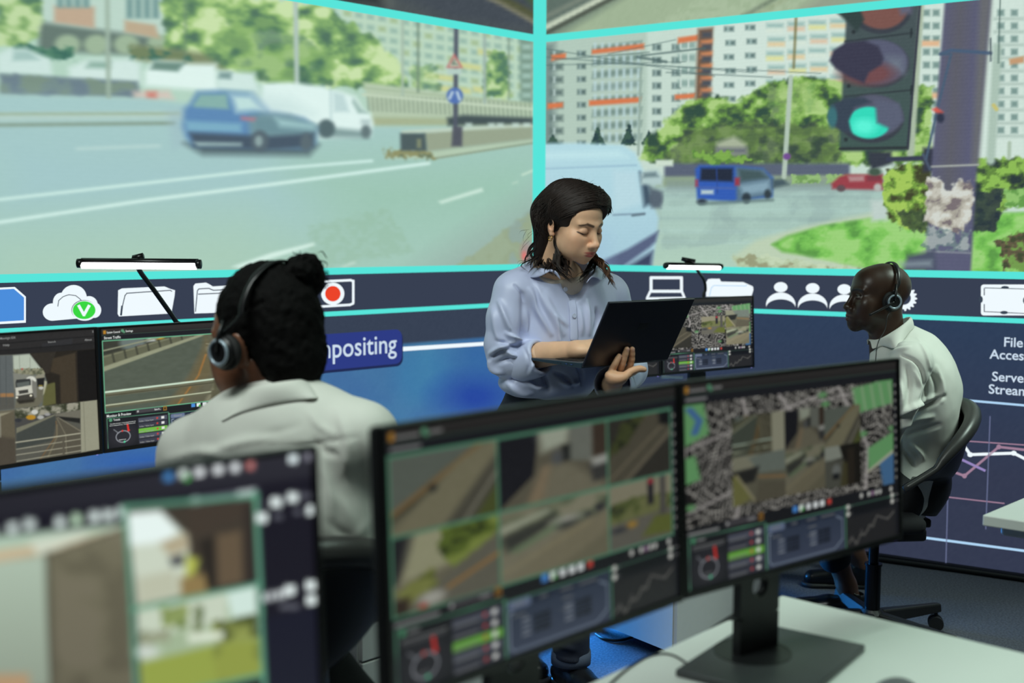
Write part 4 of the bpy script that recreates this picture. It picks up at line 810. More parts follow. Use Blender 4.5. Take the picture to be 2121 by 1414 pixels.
    for r_ in range(4):
        for c_ in range(3): p.rect(43 + c_ * 2, 48.4 + r_ * 1.15, 44.7 + c_ * 2, 49.2 + r_ * 1.15, (24, 28, 38)); p.rect(58 + c_ * 2, 48.4 + r_ * 1.15, 59.7 + c_ * 2, 49.2 + r_ * 1.15, (24, 28, 38))
        p.line([(39, 48.8 + r_ * 1.15), (41.6, 48.8 + r_ * 1.15)], (150, 158, 168), 0.35); p.line([(54, 48.8 + r_ * 1.15), (56.8, 48.8 + r_ * 1.15)], (150, 158, 168), 0.35)
    for x, y in ((73, 43.6), (73, 45.8), (96.6, 43), (96.6, 45)): p.ell(x, y, 0.9, 0.8, (206, 208, 200)); p.line([(x + 1.6, y), (x + 3.4, y)], (110, 112, 112), 0.4)
    p.rect(75, 43.4, 94.5, 46.2, (22, 24, 28)); p.rect(72.4, 47, 98, 56.4, (40, 40, 42)); pts = [(73, 55), (75, 53.6), (77, 55.6), (79.6, 53), (81.6, 53.6), (84, 50.8), (86, 51.6), (88, 48.4), (91, 49.4), (94, 50.4), (97.5, 48.4)]
    p.line(pts, (112, 112, 106), 0.4); p.line([(x, y + 1.6 * math.sin(x)) for x, y in pts], (86, 84, 84), 0.3)
    if mode != 'rail': ui_bars(p)
def ui_bars(p):
    for b, u, v, h, w, k in UIWORDS: p.line([(u + 0.2, v - h * 0.4), (u + w - 0.2, v - h * 0.4)], (130, 132, 130) if k else (172, 174, 172), h * 0.55, al=0.75)
def feed_truck(p):
    p.poly([(-5, -5), (105, -5), (105, 105), (-5, 105)], (38, 34, 28)); p.poly([(-5, -5), (38, -5), (48, 30), (-5, 36)], (190, 198, 182), soft=2); p.poly([(-5, 32), (52, 34), (50, 105), (-5, 105)], (110, 112, 100), soft=3); p.rect(62, 10, 82, 105, (58, 50, 40), soft=4); p.poly([(50, 40), (62, 44), (62, 105), (40, 105)], (92, 88, 56), soft=4); p.ell(30, 60, 12, 16, (150, 156, 150), soft=3); p.rect(20, 66, 38, 80, (40, 42, 44), soft=2)
def px_monitor_left(p):
    "far left monitor: editor window with a concrete-mixer feed and an underpass feed"
    p.c[:] = (34, 33, 33); p.k = 0.8
    p.poly([(-400, 660), (210, 676), (210, 706), (-400, 770)], (44, 43, 43), soft=2); p.line([(-200, 728), (205, 695)], (24, 24, 25), 1.5); p.line([(-200, 742), (205, 709)], (26, 26, 27), 1.5); p.poly([(-200, 748), (205, 709), (205, 722), (-200, 765)], (38, 37, 37), soft=1.5)
    p.poly([(87, 712), (150, 700), (150, 712), (87, 718)], (48, 48, 50), soft=1)
    p.poly([(-300, 750), (62, 732), (204, 722), (212, 940), (-300, 1040)], (36, 33, 28), soft=1)
    p.poly([(-300, 745), (28, 734), (62, 732), (92, 772), (100, 800), (92, 850), (78, 840), (30, 850), (-300, 880)], (98, 102, 96), soft=1)
    p.poly([(-300, 748), (26, 736), (29, 840), (-300, 870)], (92, 98, 98), soft=1); p.poly([(-300, 816), (28, 814), (29, 822), (-300, 830)], (150, 114, 76), soft=1); p.poly([(-300, 826), (29, 822), (30, 846), (-300, 880)], (84, 84, 78), soft=1)
    for x in (-10, 0, 12): p.line([(x, 736), (x + 1, 838)], (70, 76, 76), 0.8)
    p.poly([(27, 736), (61, 733), (76, 752), (92, 772), (60, 770), (28, 768)], (176, 186, 170), soft=2); p.leaves([(28, 764), (70, 762), (92, 762), (94, 776), (30, 776)], [(92, 96, 76), (120, 120, 98), (140, 140, 116)], 0.2, seed=2, soft=3); p.line([(40, 736), (41, 770)], (130, 136, 124), 0.8); p.line([(62, 740), (63, 770)], (130, 136, 124), 0.8); p.ell(46, 764, 2, 2, (170, 80, 70))
    p.poly([(27, 772), (74, 778), (74, 800), (30, 806)], (126, 128, 118), soft=1.5); p.poly([(74, 778), (92, 774), (92, 782), (74, 784)], (140, 138, 120), soft=1); p.poly([(76, 784), (92, 782), (92, 802), (78, 804)], (34, 34, 34), soft=1.5)
    p.poly([(30, 846), (34, 826), (76, 800), (92, 800), (88, 830), (78, 842)], (104, 102, 86), soft=2); p.poly([(92, 788), (97, 790), (95, 812), (89, 818)], (170, 170, 146), soft=1); p.poly([(97, 796), (116, 790), (118, 836), (88, 842), (90, 820)], (92, 92, 56), soft=2)
    p.ell(64, 788, 11, 9, (206, 208, 196)); p.poly([(66, 786), (76, 792), (76, 822), (66, 826)], (118, 118, 110), soft=1); p.poly([(32, 792), (34, 786), (62, 784), (64, 788), (64, 800), (33, 803)], (52, 54, 54), soft=1); p.poly([(34, 793), (61, 789), (61, 798), (36, 802)], (92, 98, 94), soft=1); p.poly([(32, 803), (66, 797), (68, 816), (33, 822)], (196, 196, 182), soft=1); p.poly([(38, 809), (58, 806), (59, 813), (40, 816)], (62, 62, 58), soft=1); p.poly([(33, 820), (68, 814), (72, 826), (36, 833)], (64, 62, 56), soft=1); p.ell(35, 823, 2.5, 2, (240, 240, 220)); p.ell(64, 819, 2.5, 2, (250, 246, 220)); p.poly([(36, 830), (72, 826), (70, 832), (40, 836)], (44, 42, 36), soft=2); p.ell(85, 803, 5, 3.5, (186, 188, 180)); p.rect(80, 797, 88, 800, (140, 126, 60))
    p.poly([(62, 732), (204, 722), (208, 828), (116, 836), (114, 792), (98, 788), (96, 772)], (40, 36, 30), soft=1); p.poly([(62, 732), (116, 728), (102, 772), (94, 774), (84, 756)], (50, 46, 40), soft=1); p.poly([(110, 742), (156, 730), (160, 832), (126, 836), (124, 776), (104, 770)], (64, 56, 44), soft=2); p.poly([(160, 726), (204, 722), (208, 828), (162, 832)], (24, 22, 21), soft=1); p.line([(158, 728), (163, 832)], (44, 38, 32), 1.2)
    # lower row
    p.poly([(-300, 880), (30, 848), (32, 956), (-300, 1040)], (104, 100, 84), soft=1); p.poly([(-300, 900), (28, 852), (2, 862), (-300, 930)], (142, 138, 116), soft=1); p.poly([(2, 862), (30, 850), (32, 900), (33, 940), (4, 930)], (94, 88, 72), soft=1); p.poly([(-20, 900), (33, 908), (34, 960), (-20, 985)], (74, 68, 58), soft=4); p.line([(0, 860), (1, 905)], (150, 148, 134), 1.5)
    p.poly([(30, 848), (166, 832), (168, 938), (33, 958)], (84, 84, 76), soft=1); p.leaves([(30, 848), (166, 832), (166, 852), (116, 854), (33, 872)], [(56, 60, 44), (84, 86, 70), (128, 128, 112), (150, 148, 132)], 0.09, seed=5, soft=3)
    p.poly([(30, 868), (112, 856), (114, 862), (33, 896)], (70, 70, 68), soft=1.5); p.ell(64, 864, 10, 5, (176, 132, 40)); p.ell(72, 853, 7, 5, (196, 198, 190)); p.ell(84, 864, 7, 4, (170, 172, 168)); p.ell(38, 870, 7, 4, (50, 52, 56)); p.ell(98, 858, 6, 3, (150, 150, 148)); p.poly([(34, 886), (113, 858), (116, 860), (34, 898)], (116, 116, 98), soft=1)
    p.poly([(34, 897), (115, 860), (116, 876), (110, 912), (34, 930)], (64, 68, 64), soft=1.5); p.poly([(114, 858), (166, 848), (166, 868), (116, 862)], (108, 106, 94), soft=1); p.poly([(118, 862), (166, 866), (166, 876), (120, 868)], (34, 34, 32), soft=1.5); p.poly([(115, 862), (168, 890), (168, 936), (80, 952), (108, 912), (118, 880)], (84, 80, 68), soft=2); p.line([(118, 866), (136, 900), (138, 940)], (120, 116, 98), 1.5); p.line([(120, 864), (166, 892)], (120, 116, 100), 2); p.line([(116, 872), (118, 900), (84, 950)], (120, 92, 60), 1.5); p.line([(118, 880), (118, 905), (100, 945)], (110, 104, 84), 3)
    for a, b, w in (((33, 916), (166, 897), 2.2), ((34, 930), (166, 909), 1.2), ((34, 942), (167, 922), 1.2), ((35, 955), (167, 933), 1.2)): p.line([a, b], (178, 176, 154), w)
    p.poly([(129, 904), (133, 904), (134, 942), (130, 943)], (86, 82, 70), soft=1); p.poly([(166, 832), (201, 828), (206, 930), (168, 937)], (146, 146, 126), soft=1); p.line([(173, 832), (177, 936)], (124, 124, 106), 1.5); p.grain(3, 0.3)
def px_monitor_near(p):
    "nearest monitor: dark window with large camera pictures and white buttons"
    p.c[:] = (27, 26, 36); p.k = 1.0
    p.poly([(-400, 1060), (660, 925), (660, 985), (-400, 1130)], (46, 46, 54), col2=(34, 34, 42), soft=8)
    for x, y, c in ((349, 987, (72, 134, 196)), (380, 980, (222, 236, 230)), (413, 977, (228, 234, 236)), (452, 972, (228, 234, 236)), (487, 968, (228, 234, 236)), (519, 964, (150, 110, 112)), (607, 950, (226, 240, 242)), (640, 945, (124, 124, 136))): p.rect(x - 9, y - 10, x + 9, y + 9, c, soft=2)
    p.ell(388, 990, 5, 6, (90, 190, 90)); p.ell(519, 964, 5, 5, (220, 120, 110)); p.poly([(392, 1032), (535, 1010), (535, 1024), (392, 1046)], (92, 92, 104), soft=2); p.ell(405, 1037, 9, 10, (176, 182, 188)); p.poly([(490, 1018), (528, 1012), (528, 1028), (490, 1033)], (190, 200, 200), soft=2)
    for x, y in ((-20, 1102), (26, 1094), (62, 1086), (124, 1082), (158, 1076), (196, 1070), (224, 1067), (252, 1061)): p.rect(x - 10, y - 11, x + 10, y + 10, (214, 228, 224) if x != 158 else (190, 220, 190), soft=2)
    p.poly([(-400, 1180), (256, 1088), (278, 1414), (290, 1600), (-400, 1600)], (126, 126, 110), soft=3)
    p.poly([(-400, 1150), (258, 1084), (256, 1098), (110, 1130), (-400, 1230)], (172, 196, 176), soft=4); p.poly([(-400, 1190), (150, 1118), (256, 1092), (240, 1108), (100, 1146), (-400, 1240)], (196, 180, 148), soft=5); p.poly([(60, 1120), (180, 1100), (180, 1110), (80, 1150)], (206, 214, 196), soft=5)
    p.poly([(-400, 1220), (96, 1150), (104, 1420), (-400, 1450)], (172, 190, 172), col2=(140, 152, 136), soft=3); p.poly([(96, 1146), (258, 1094), (276, 1420), (290, 1600), (110, 1600)], (112, 110, 90), col2=(84, 80, 68), soft=3); p.leaves([(110, 1150), (258, 1098), (276, 1420), (120, 1420)], [(92, 88, 72), (114, 110, 90), (124, 118, 100)], 0.012, seed=3, al=0.5); p.line([(97, 1146), (106, 1420)], (76, 74, 62), 7, soft=3); p.line([(96, 1150), (258, 1094)], (80, 76, 64), 4, soft=3)
    p.poly([(-400, 1400), (60, 1395), (60, 1600), (-400, 1600)], (176, 146, 112), soft=6)
    p.poly([(262, 1056), (524, 1034), (530, 1200), (282, 1258)], (64, 58, 50), soft=3); p.poly([(264, 1064), (332, 1058), (388, 1110), (392, 1160), (396, 1230), (284, 1255)], (200, 210, 192), soft=4); p.poly([(264, 1064), (332, 1058), (370, 1100), (340, 1122), (270, 1130)], (230, 244, 240), soft=6); p.poly([(330, 1124), (386, 1104), (392, 1136), (350, 1150)], (176, 166, 138), soft=5); p.poly([(350, 1156), (380, 1146), (382, 1168), (356, 1172)], (58, 58, 66), soft=4); p.poly([(284, 1196), (360, 1180), (372, 1230), (286, 1254)], (186, 190, 168), soft=6); p.poly([(386, 1150), (412, 1158), (404, 1190), (384, 1196)], (176, 184, 84), soft=5); p.poly([(372, 1196), (430, 1186), (440, 1228), (376, 1240)], (140, 120, 78), soft=6)
    p.poly([(388, 1046), (524, 1034), (528, 1060), (440, 1100), (396, 1110)], (66, 58, 50), soft=4); p.poly([(412, 1120), (444, 1110), (448, 1218), (430, 1222)], (44, 40, 36), soft=4); p.poly([(448, 1108), (500, 1098), (504, 1206), (452, 1216)], (98, 84, 66), soft=6); p.poly([(504, 1044), (526, 1042), (530, 1200), (508, 1206)], (52, 46, 42), soft=4)
    p.poly([(284, 1262), (530, 1210), (540, 1396), (294, 1450)], (160, 180, 148), soft=3); p.poly([(284, 1262), (470, 1224), (470, 1290), (286, 1320)], (196, 208, 188), soft=5); p.poly([(468, 1226), (530, 1212), (532, 1270), (480, 1280)], (206, 228, 218), soft=5); p.leaves([(334, 1258), (392, 1248), (388, 1300), (340, 1300)], [(104, 124, 70), (140, 156, 96)], 0.05, seed=3); p.leaves([(400, 1250), (420, 1250), (418, 1310), (402, 1310)], [(92, 108, 76), (120, 132, 96)], 0.05, seed=5); p.leaves([(440, 1290), (532, 1268), (536, 1320), (450, 1330)], [(72, 82, 44), (108, 118, 62), (140, 150, 80)], 0.03, seed=4); p.leaves([(286, 1310), (350, 1300), (350, 1330), (290, 1336)], [(90, 98, 70), (150, 156, 130)], 0.05, seed=7); p.poly([(388, 1312), (464, 1306), (462, 1324), (390, 1330)], (216, 226, 206), soft=4); p.ell(304, 1350, 26, 14, (200, 210, 200), soft=6)
    p.poly([(290, 1372), (440, 1336), (540, 1322), (544, 1400), (296, 1460)], (146, 160, 74), soft=5); p.leaves([(440, 1336), (540, 1322), (544, 1400), (450, 1420)], [(110, 120, 60), (140, 150, 70)], 0.02, seed=8, al=0.7)
    for pts, w in (([(258, 1050), (532, 1026)], 9), ([(258, 1050), (272, 1240), (282, 1420), (286, 1500)], 9), ([(529, 1022), (538, 1200), (548, 1420), (552, 1500)], 10), ([(272, 1262), (538, 1208)], 8), ([(285, 1452), (548, 1396)], 8)): p.line(pts, (96, 156, 128), w, soft=3)
    for x, y in ((572, 1040), (606, 1030), (542, 1072), (646, 1056), (600, 1222), (644, 1212), (646, 1242)): p.rect(x - 11, y - 10, x + 11, y + 10, (226, 238, 236), soft=2)
    for x, y, w in ((545, 1043, 8), (632, 1026, 22), (576, 1070, 18), (616, 1060, 14), (600, 1256, 40)): p.rect(x - w / 2, y - 5, x + w / 2, y + 5, (92, 94, 104), soft=2)
    for x in (548, 562, 576, 588): p.rect(x - 5, 1238 - (x - 548) * 0.2 - 10, x + 5, 1238 - (x - 548) * 0.2 + 8, (206, 214, 214), soft=2)
    p.poly([(548, 1280), (672, 1250), (690, 1500), (560, 1500)], (27, 28, 42), soft=6)
# ------------------------------------------------------------------ monitors
bezel = mat('monitor_plastic', (16, 16, 18), 0.42, noise=0.1, bump=0.05, bscale=900); shellm = mat('monitor_shell', (30, 31, 33), 0.5, noise=0.1); standm = mat('stand_metal', (74, 76, 78), 0.38, metal=0.35, noise=0.08, bump=0.05, bscale=700); standd = mat('stand_dark', (34, 35, 37), 0.4, metal=0.3, noise=0.1)
whiteT = emit('screen_text', (222, 228, 224)); greyT = emit('screen_text_grey', (150, 152, 150))
SCRW, SCRH = 0.531, 0.299
uiscreen = emit_attr('monitor_cells', 1.0, gloss=0.25); uiscreen_dim = emit_attr('monitor_cells_dim', 0.62, gloss=0.25); uiscreen_mid = emit_attr('monitor_cells_mid', 0.9, gloss=0.25)
U_ = lambda u: (u / 100 - 0.5) * SCRW
W_ = lambda v: (0.5 - v / 56.25) * SCRH
UIWORDS = [('System Control', 2.7, 2.1, 1.0, 6.6, 0), ('Settings', 12.2, 2.0, 1.0, 3.7, 0), ('Street Traffic', 1.2, 4.7, 1.25, 8.4, 0), ('Monitor & Preview', 0.9, 41.5, 1.3, 12.4, 0), ('Search...', 25.6, 40.7, 0.9, 3.4, 0), ('Transit', 4.2, 43.5, 1.0, 3.4, 0)]
UIWORDS += [('Index / Value layer', 17.4, 45.5 + k * 2.55, 0.85, 7.6, 1) for k in range(5)] + [('General', 36, 45.0, 0.95, 4.2, 1), ('Data', 45.2, 45.0, 0.95, 2.6, 1), ('Analysis', 52.4, 45.0, 0.95, 4.6, 1), ('Compositing', 59.4, 45.0, 0.95, 6.8, 1), ('Transform', 36, 47.6, 0.75, 4.2, 1), ('Relations', 53, 47.2, 0.75, 4.0, 1), ('Mode', 39.4, 48.4, 0.5, 1.8, 1), ('Tracking axis', 52.6, 49.6, 0.5, 3.8, 1), ('Total traffic volume data  |  Active mapping information size', 2.4, 45.0, 0.45, 13.2, 0), ('Sensors reading capacity rate  |  General information index', 2.2, 45.8, 0.45, 13.2, 0), ('Optimal route', 6.6, 53.0, 0.5, 3.6, 0)]
def ui_text(parent):
    for b, u, v, h, w, k in UIWORDS:
        m = MB(); put_text(m, b, U_(u), W_(v), h / 56.25 * SCRH, y=-0.0006, width=w / 100 * SCRW, bold=0.01); o = m.build('interface_text', greyT if k else whiteT, parent); o.location = (0, 0, 0.002)
_shell = {}
def monitor(pose, label, group, desk_z, paint=None, mode=None, pxpaint=None, cell=0.0019, scr=None, stand=True, text=True, sx=0.0, sy=0.0, turn=0.0):
    x, y, z, yaw, tilt = pose
    t = thing('monitor', label, 'monitor', (x, y, desk_z), yaw, group)
    off = Matrix.Translation((0, 0, z - desk_z)) @ Matrix.Rotation(-tilt, 4, 'X')
    w, h = 0.545, 0.315
    def place(o): o.matrix_basis = off; return o
    if 'h' not in _shell:
        m = MB(); b = 0.006
        for c, s in (((-w / 2 + b / 2, 0.004, 0), (b, 0.016, h)), ((w / 2 - b / 2, 0.004, 0), (b, 0.016, h)), ((0, 0.004, h / 2 - 0.003), (w - 2 * b, 0.016, 0.006)), ((0, 0.004, -h / 2 + 0.005), (w - 2 * b, 0.016, 0.010))): m.box(c, s, bev=0.0012)
        o = m.build('bezel', bezel); _shell['h'] = o.data; bpy.data.objects.remove(o)
        m = MB(); m.tube([(w / 2 - 0.012, 0.004, -h / 2 - 0.0022), (w / 2 - 0.012, 0.004, -h / 2 + 0.001)], 0.0024, 10); o = m.build('power_light', emit('power_violet', (150, 140, 230), 1.2)); _shell['p'] = o.data; bpy.data.objects.remove(o)
        m = MB(); m.box((0, 0.018, 0), (w - 0.004, 0.016, h - 0.004), bev=0.006); m.box((0, 0.036, -0.01), (0.30, 0.028, 0.20), bev=0.012); m.box((0, 0.055, -0.01), (0.12, 0.014, 0.12), bev=0.004)
        o = m.build('back_shell', shellm, auto=0.6); _shell['b'] = o.data; bpy.data.objects.remove(o)
        m = MB(); 
        # neck plate with a round cable hole
        ow, y0, y1 = 0.047, 0.062, 0.078; z0, z1 = 0.012, z - desk_z + 0.03; hz, hr = 0.118, 0.019
        n = 32; outer = []; inner = []
        for k in range(n):
            a = 2 * PI * k / n; c, s_ = math.cos(a), math.sin(a); q = max(abs(c) / ow, abs(s_) / 0.05); outer.append((c / q, hz + s_ / q)); inner.append((hr * c, hz + hr * s_))
        V = [(px_, y0, pz) for px_, pz in outer] + [(px_, y0, pz) for px_, pz in inner] + [(px_, y1, pz) for px_, pz in outer] + [(px_, y1, pz) for px_, pz in inner]
        F = []
        for k in range(n):
            j = (k + 1) % n; F += [[k, j, n + j, n + k], [2 * n + j, 2 * n + k, 3 * n + k, 3 * n + j], [n + k, n + j, 3 * n + j, 3 * n + k], [j, k, 2 * n + k, 2 * n + j]]
        m.add(V, F); m.box((0, 0.07, (z0 + hz - 0.05) / 2), (2 * ow, 0.016, hz - 0.05 - z0)); m.box((0, 0.07, (hz + 0.05 + z1) / 2), (2 * ow, 0.016, z1 - hz - 0.05))
        o = m.build('stand_neck', standd); _shell['n'] = o.data; bpy.data.objects.remove(o)
        m = MB(); m.box((0, 0.0, 0.006), (0.28, 0.20, 0.012), bev=0.003); o = m.build('stand_base', standm, auto=0.6); _shell['s'] = o.data; bpy.data.objects.remove(o)
        m = MB(); m.lathe([(0.062, 0.0118), (0.062, 0.0128), (0.0605, 0.0128), (0.0605, 0.0122), (0.02, 0.0122)], (0, 0.035, 0), n=48); o = m.build('swivel_ring', standd, smooth=False); _shell['r'] = o.data; bpy.data.objects.remove(o)
    place(link('bezel', _shell['h'], t)); place(link('power_light', _shell['p'], t)); place(link('back_shell', _shell['b'], t))
    if stand:
        o = link('stand_neck', _shell['n'], t); o.location = (sx, sy, 0); o = link('stand_base', _shell['s'], t); o.location = (sx - 0.005, sy + 0.03, 0); o.rotation_euler = (0, 0, turn); r = link('swivel_ring', _shell['r'], o)
    nu, nv = int(SCRW / cell) + 1, int(SCRH / cell) + 1
    u = np.linspace(-SCRW / 2, SCRW / 2, nu); v = np.linspace(-SCRH / 2, SCRH / 2, nv); U, W = np.meshgrid(u, v)
    V = np.stack([U.ravel(), np.zeros(U.size), W.ravel() + 0.002], 1); i = np.arange(nu * nv).reshape(nv, nu); F = np.stack([i[:-1, :-1], i[:-1, 1:], i[1:, 1:], i[1:, :-1]], -1).reshape(-1, 4)
    me = mesh_np('screen', V, F, scr or uiscreen, False)
    if pxpaint:
        M = np.array(wmat(t) @ off); q = proj(V @ M[:3, :3].T + M[:3, 3]); p = Paint(q[:, 0], q[:, 1]); pxpaint(p)
    else:
        p = Paint((V[:, 0] / SCRW + 0.5) * 100, (0.5 - (V[:, 2] - 0.002) / SCRH) * 56.25); ui_app(p, mode)
    set_attr(me, 'display', p.linear()); s = place(link('screen', me, t))
    if mode == 'rail': ui_text(s)
    return t, s
FD_Z, BD_Z = 0.70, 0.72
MG = 'monitors on the desks'
mon1, _ = monitor([.4583, 1.8121, 1.0063, .6702, .0561], 'right near monitor showing a city street map, on a flat grey stand', MG, FD_Z, mode='map', scr=uiscreen_dim, sx=-0.052, sy=-0.030, turn=0.28)
mon2, _ = monitor([.0511, 1.437, 1.0068, .8004, .0435], 'middle monitor of the near row showing six camera pictures in a grid', MG, FD_Z, mode='grid', scr=uiscreen_dim)
mon3, _ = monitor([-.3968, .9709, 1.0026, .727, .0395], 'nearest monitor at lower left with large blurred pictures and white buttons', MG, FD_Z, pxpaint=px_monitor_near, cell=0.0024)
mon4, _ = monitor([-.8333, 3.0511, .987, .8174, .0263], 'far monitor by the bun-haired person showing Street Traffic and a railing', MG, BD_Z, mode='rail', cell=0.0014)
mon5, s5 = monitor([-1.1918, 2.6303, .9886, .8856, .0329], 'far monitor at the left edge showing a concrete mixer truck by an underpass', MG, BD_Z, pxpaint=px_monitor_left, cell=0.0014)
mon6, _ = monitor([.8381, 4.9154, .9589, .6118, .0435], 'small far monitor right of the laptop showing a map with pictures', MG, BD_Z, mode='mapb', cell=0.0024, scr=uiscreen_mid)
a6 = np.array([math.cos(.6118), math.sin(.6118)]); c7 = np.array([.8381, 4.9154]) - a6 * 0.2755 - np.array([math.cos(.58), math.sin(.58)]) * 0.2755
mon7, _ = monitor([c7[0], c7[1], .9569, .58, .0435], 'far monitor mostly hidden behind the open laptop', MG, BD_Z, mode='map', cell=0.0028, scr=uiscreen_mid)
# words on the far left monitor
def hit_screen(tm, pose, x, y):
    px_, py_, pz_, yaw, tilt = pose; a = np.array([math.cos(yaw), math.sin(yaw), 0]); n = np.array([math.sin(yaw), -math.cos(yaw), 0]); up = np.array([0, 0, 1]) * math.cos(tilt) - n * math.sin(tilt); c0 = np.array([px_, py_, pz_]); nn = np.cross(a, up); r = ray(x, y); q = cC + r * (((c0 - cC) @ nn) / (r @ nn)); return float((q - c0) @ a), float((q - c0) @ up)
P5 = [-1.1918, 2.6303, .9886, .8856, .0329]
for b, x, y, h, x2 in (('Moonlight SDK', 0, 703, 0.0052, 32), ('Help', 6, 717, 0.0052, 19), ('Search', 99, 710, 0.0042, 115), ('About', 175, 706, 0.0056, 190), ('X', 190.5, 689, 0.0056, 194)):
    m = MB(); u0, w0 = hit_screen(None, P5, x, y); u1, _w = hit_screen(None, P5, x2, y); put_text(m, b, u0, w0, h, y=-0.0006, width=u1 - u0, bold=0.004); m.build('interface_text', [greyT], s5)

# ------------------------------------------------------------------ desks
deskw = mat('desk_white_laminate', (214, 216, 212), 0.35, noise=0.02, nscale=12); deskedge = mat('desk_edge', (120, 116, 112), 0.5); metalg = mat('desk_frame_grey', (150, 153, 154), 0.4, metal=0.3, noise=0.05); cabw = mat('cabinet_white', (196, 198, 196), 0.4, noise=0.03); handle = mat('handle_grey', (60, 62, 64), 0.4, metal=0.5)
def desk(name, label, corner, u, v, lu, lv, z, th=0.028, legs=True, tray=False, inset=0.06):
    "desk whose corner stands at `corner`; u, v run along its edges"
    u = np.array([u[0], u[1], 0.0]); v = np.array([v[0], v[1], 0.0]); c = np.array([corner[0], corner[1], 0.0])
    t = thing(name, label, 'desk', c + u * lu / 2 + v * lv / 2, 0.0, 'white desks')
    m = MB(); m.prism([c + [0, 0, z - th], c + u * lu + [0, 0, z - th], c + u * lu + v * lv + [0, 0, z - th], c + v * lv + [0, 0, z - th]], (0, 0, 1), th)
    o = m.build('desktop', deskw, t, world=True); bv = o.modifiers.new('edge', 'BEVEL'); bv.width = 0.003; bv.segments = 2
    if legs:
        for a in (inset, lu - 0.06):
            for b in (0.06, lv - 0.06):
                q = c + u * a + v * b; m = MB(); m.prism([q + (u * sx + v * sy) * 0.022 for sx, sy in ((-1, -1), (1, -1), (1, 1), (-1, 1))], (0, 0, 1), z - th); m.build('leg', metalg, t, world=True)
    if tray:
        m = MB(); q = c + u * 0.03 + v * 0.05; m.prism([q + [0, 0, z - 0.085], q + u * (lu - 0.06) + [0, 0, z - 0.085], q + u * (lu - 0.06) + v * 0.02 + [0, 0, z - 0.085], q + v * 0.02 + [0, 0, z - 0.085]], (0, 0, 1), 0.055); m.build('apron', cabw, t, world=True)
    return t
D0 = onz(1620, 1232, FD_Z); vv = (math.cos(math.radians(-43)), math.sin(math.radians(-43))); uu = (math.cos(math.radians(-132)), math.sin(math.radians(-132)))
desk('desk', 'near white desk at lower right carrying the grey monitor stand', D0, uu, vv, 2.0, 0.72, FD_Z)
# left far desk, along the left display
pm = np.array([(-.8333 - 1.1918) / 2, (3.0511 + 2.6303) / 2]); du = np.array([math.cos(0.82), math.sin(0.82)]); dn = np.array([math.sin(0.82), -math.cos(0.82)])
c = pm + du * 0.95 - dn * 0.26
desk('desk', 'far white desk at the left under the two monitors and the bright bar lamp', c, -du, dn, 2.0, 0.74, BD_Z)
# right far desk in front of the man
du2 = a6; dn2 = np.array([math.sin(.6118), -math.cos(.6118)]); c = np.array([.8381, 4.9154]) + du2 * 0.34 - dn2 * 0.2
desk('desk', 'far white desk in front of the seated man, behind the near monitors', c, -du2, dn2, 1.12, 0.74, BD_Z)
# desk at the right edge
e0 = onz(2035, 1066, 0.72); e1 = onz(2121, 1030, 0.72); ud = (e1 - e0)[:2]; ud /= np.linalg.norm(ud); e2 = onz(2121, 1079, 0.72); vd = (e2 - e0)[:2]; vd /= np.linalg.norm(vd)
desk('desk', 'corner of a white desk with a grey apron at the right edge', e0, ud, vd, 1.3, 0.72, 0.72, th=0.026, tray=False, inset=0.6)
t = [o for o in COL.objects if o.name.startswith('desk') and o.get('label', '').startswith('corner of')][0]
m = MB(); q = np.array([*e0[:2], 0]) + np.array([*ud, 0]) * 0.07 + np.array([*vd, 0]) * 0.015; U3, V3 = np.array([*ud, 0]), np.array([*vd, 0])
m.prism([q + [0, 0, 0.66], q + V3 * 0.6 + [0, 0, 0.66], q + V3 * 0.6 + U3 * 0.25 + [0, 0, 0.66], q + U3 * 0.25 + [0, 0, 0.66]], (0, 0, 1), 0.034); o = m.build('drawer_tray', cabw, t, world=True); bv = o.modifiers.new('edge', 'BEVEL'); bv.width = 0.008; bv.segments = 3
# ------------------------------------------------------------------ drawer pedestals
def pedestal(label, near, u, n, w, d, h, drawers, z0=0.045):
    "near: floor point of the front's left corner; u along the front, n into the cabinet"
    u = np.array([*u, 0.0]); n = np.array([*n, 0.0]); c = np.array([near[0], near[1], 0.0])
    t = thing('drawer_pedestal', label, 'drawer unit', c + u * w / 2 + n * d / 2, 0, 'drawer pedestals')
    m = MB(); m.prism([c + [0, 0, z0], c + u * w + [0, 0, z0], c + u * w + n * d + [0, 0, z0], c + n * d + [0, 0, z0]], (0, 0, 1), h - z0); m.build('body', cabw, t, world=True)
    zt = h - 0.02
    for k, dh in enumerate(drawers):
        q = c - n * 0.016 + u * 0.004 + [0, 0, zt - dh + 0.003]; m = MB(); m.prism([q, q + u * (w - 0.008), q + u * (w - 0.008) + n * 0.0155, q + n * 0.0155], (0, 0, 1), dh - 0.006); o = m.build('drawer', cabw, t, world=True); bv = o.modifiers.new('edge', 'BEVEL'); bv.width = 0.002; bv.segments = 2
        b = c - n * 0.028 + u * (w * 0.5) + [0, 0, zt - dh * 0.45]; m = MB(); m.tube([b - u * 0.05 + n * 0.012, b - u * 0.05, b + u * 0.05, b + u * 0.05 + n * 0.012], 0.004, 8); m.build('handle', handle, o, world=True)
        zt -= dh
    for a in (0.05, w - 0.05):
        for b in (0.05, d - 0.05):
            q = c + u * a + n * b; m = MB(); m.tube([q + [0, -0.012, 0.022], q + [0, 0.012, 0.022]], 0.022, 14); m.build('caster', blackrub, t, world=True)
    return t
dnL = np.array([-math.sin(0.80), math.cos(0.80)]); duL = np.array([math.cos(0.80), math.sin(0.80)])
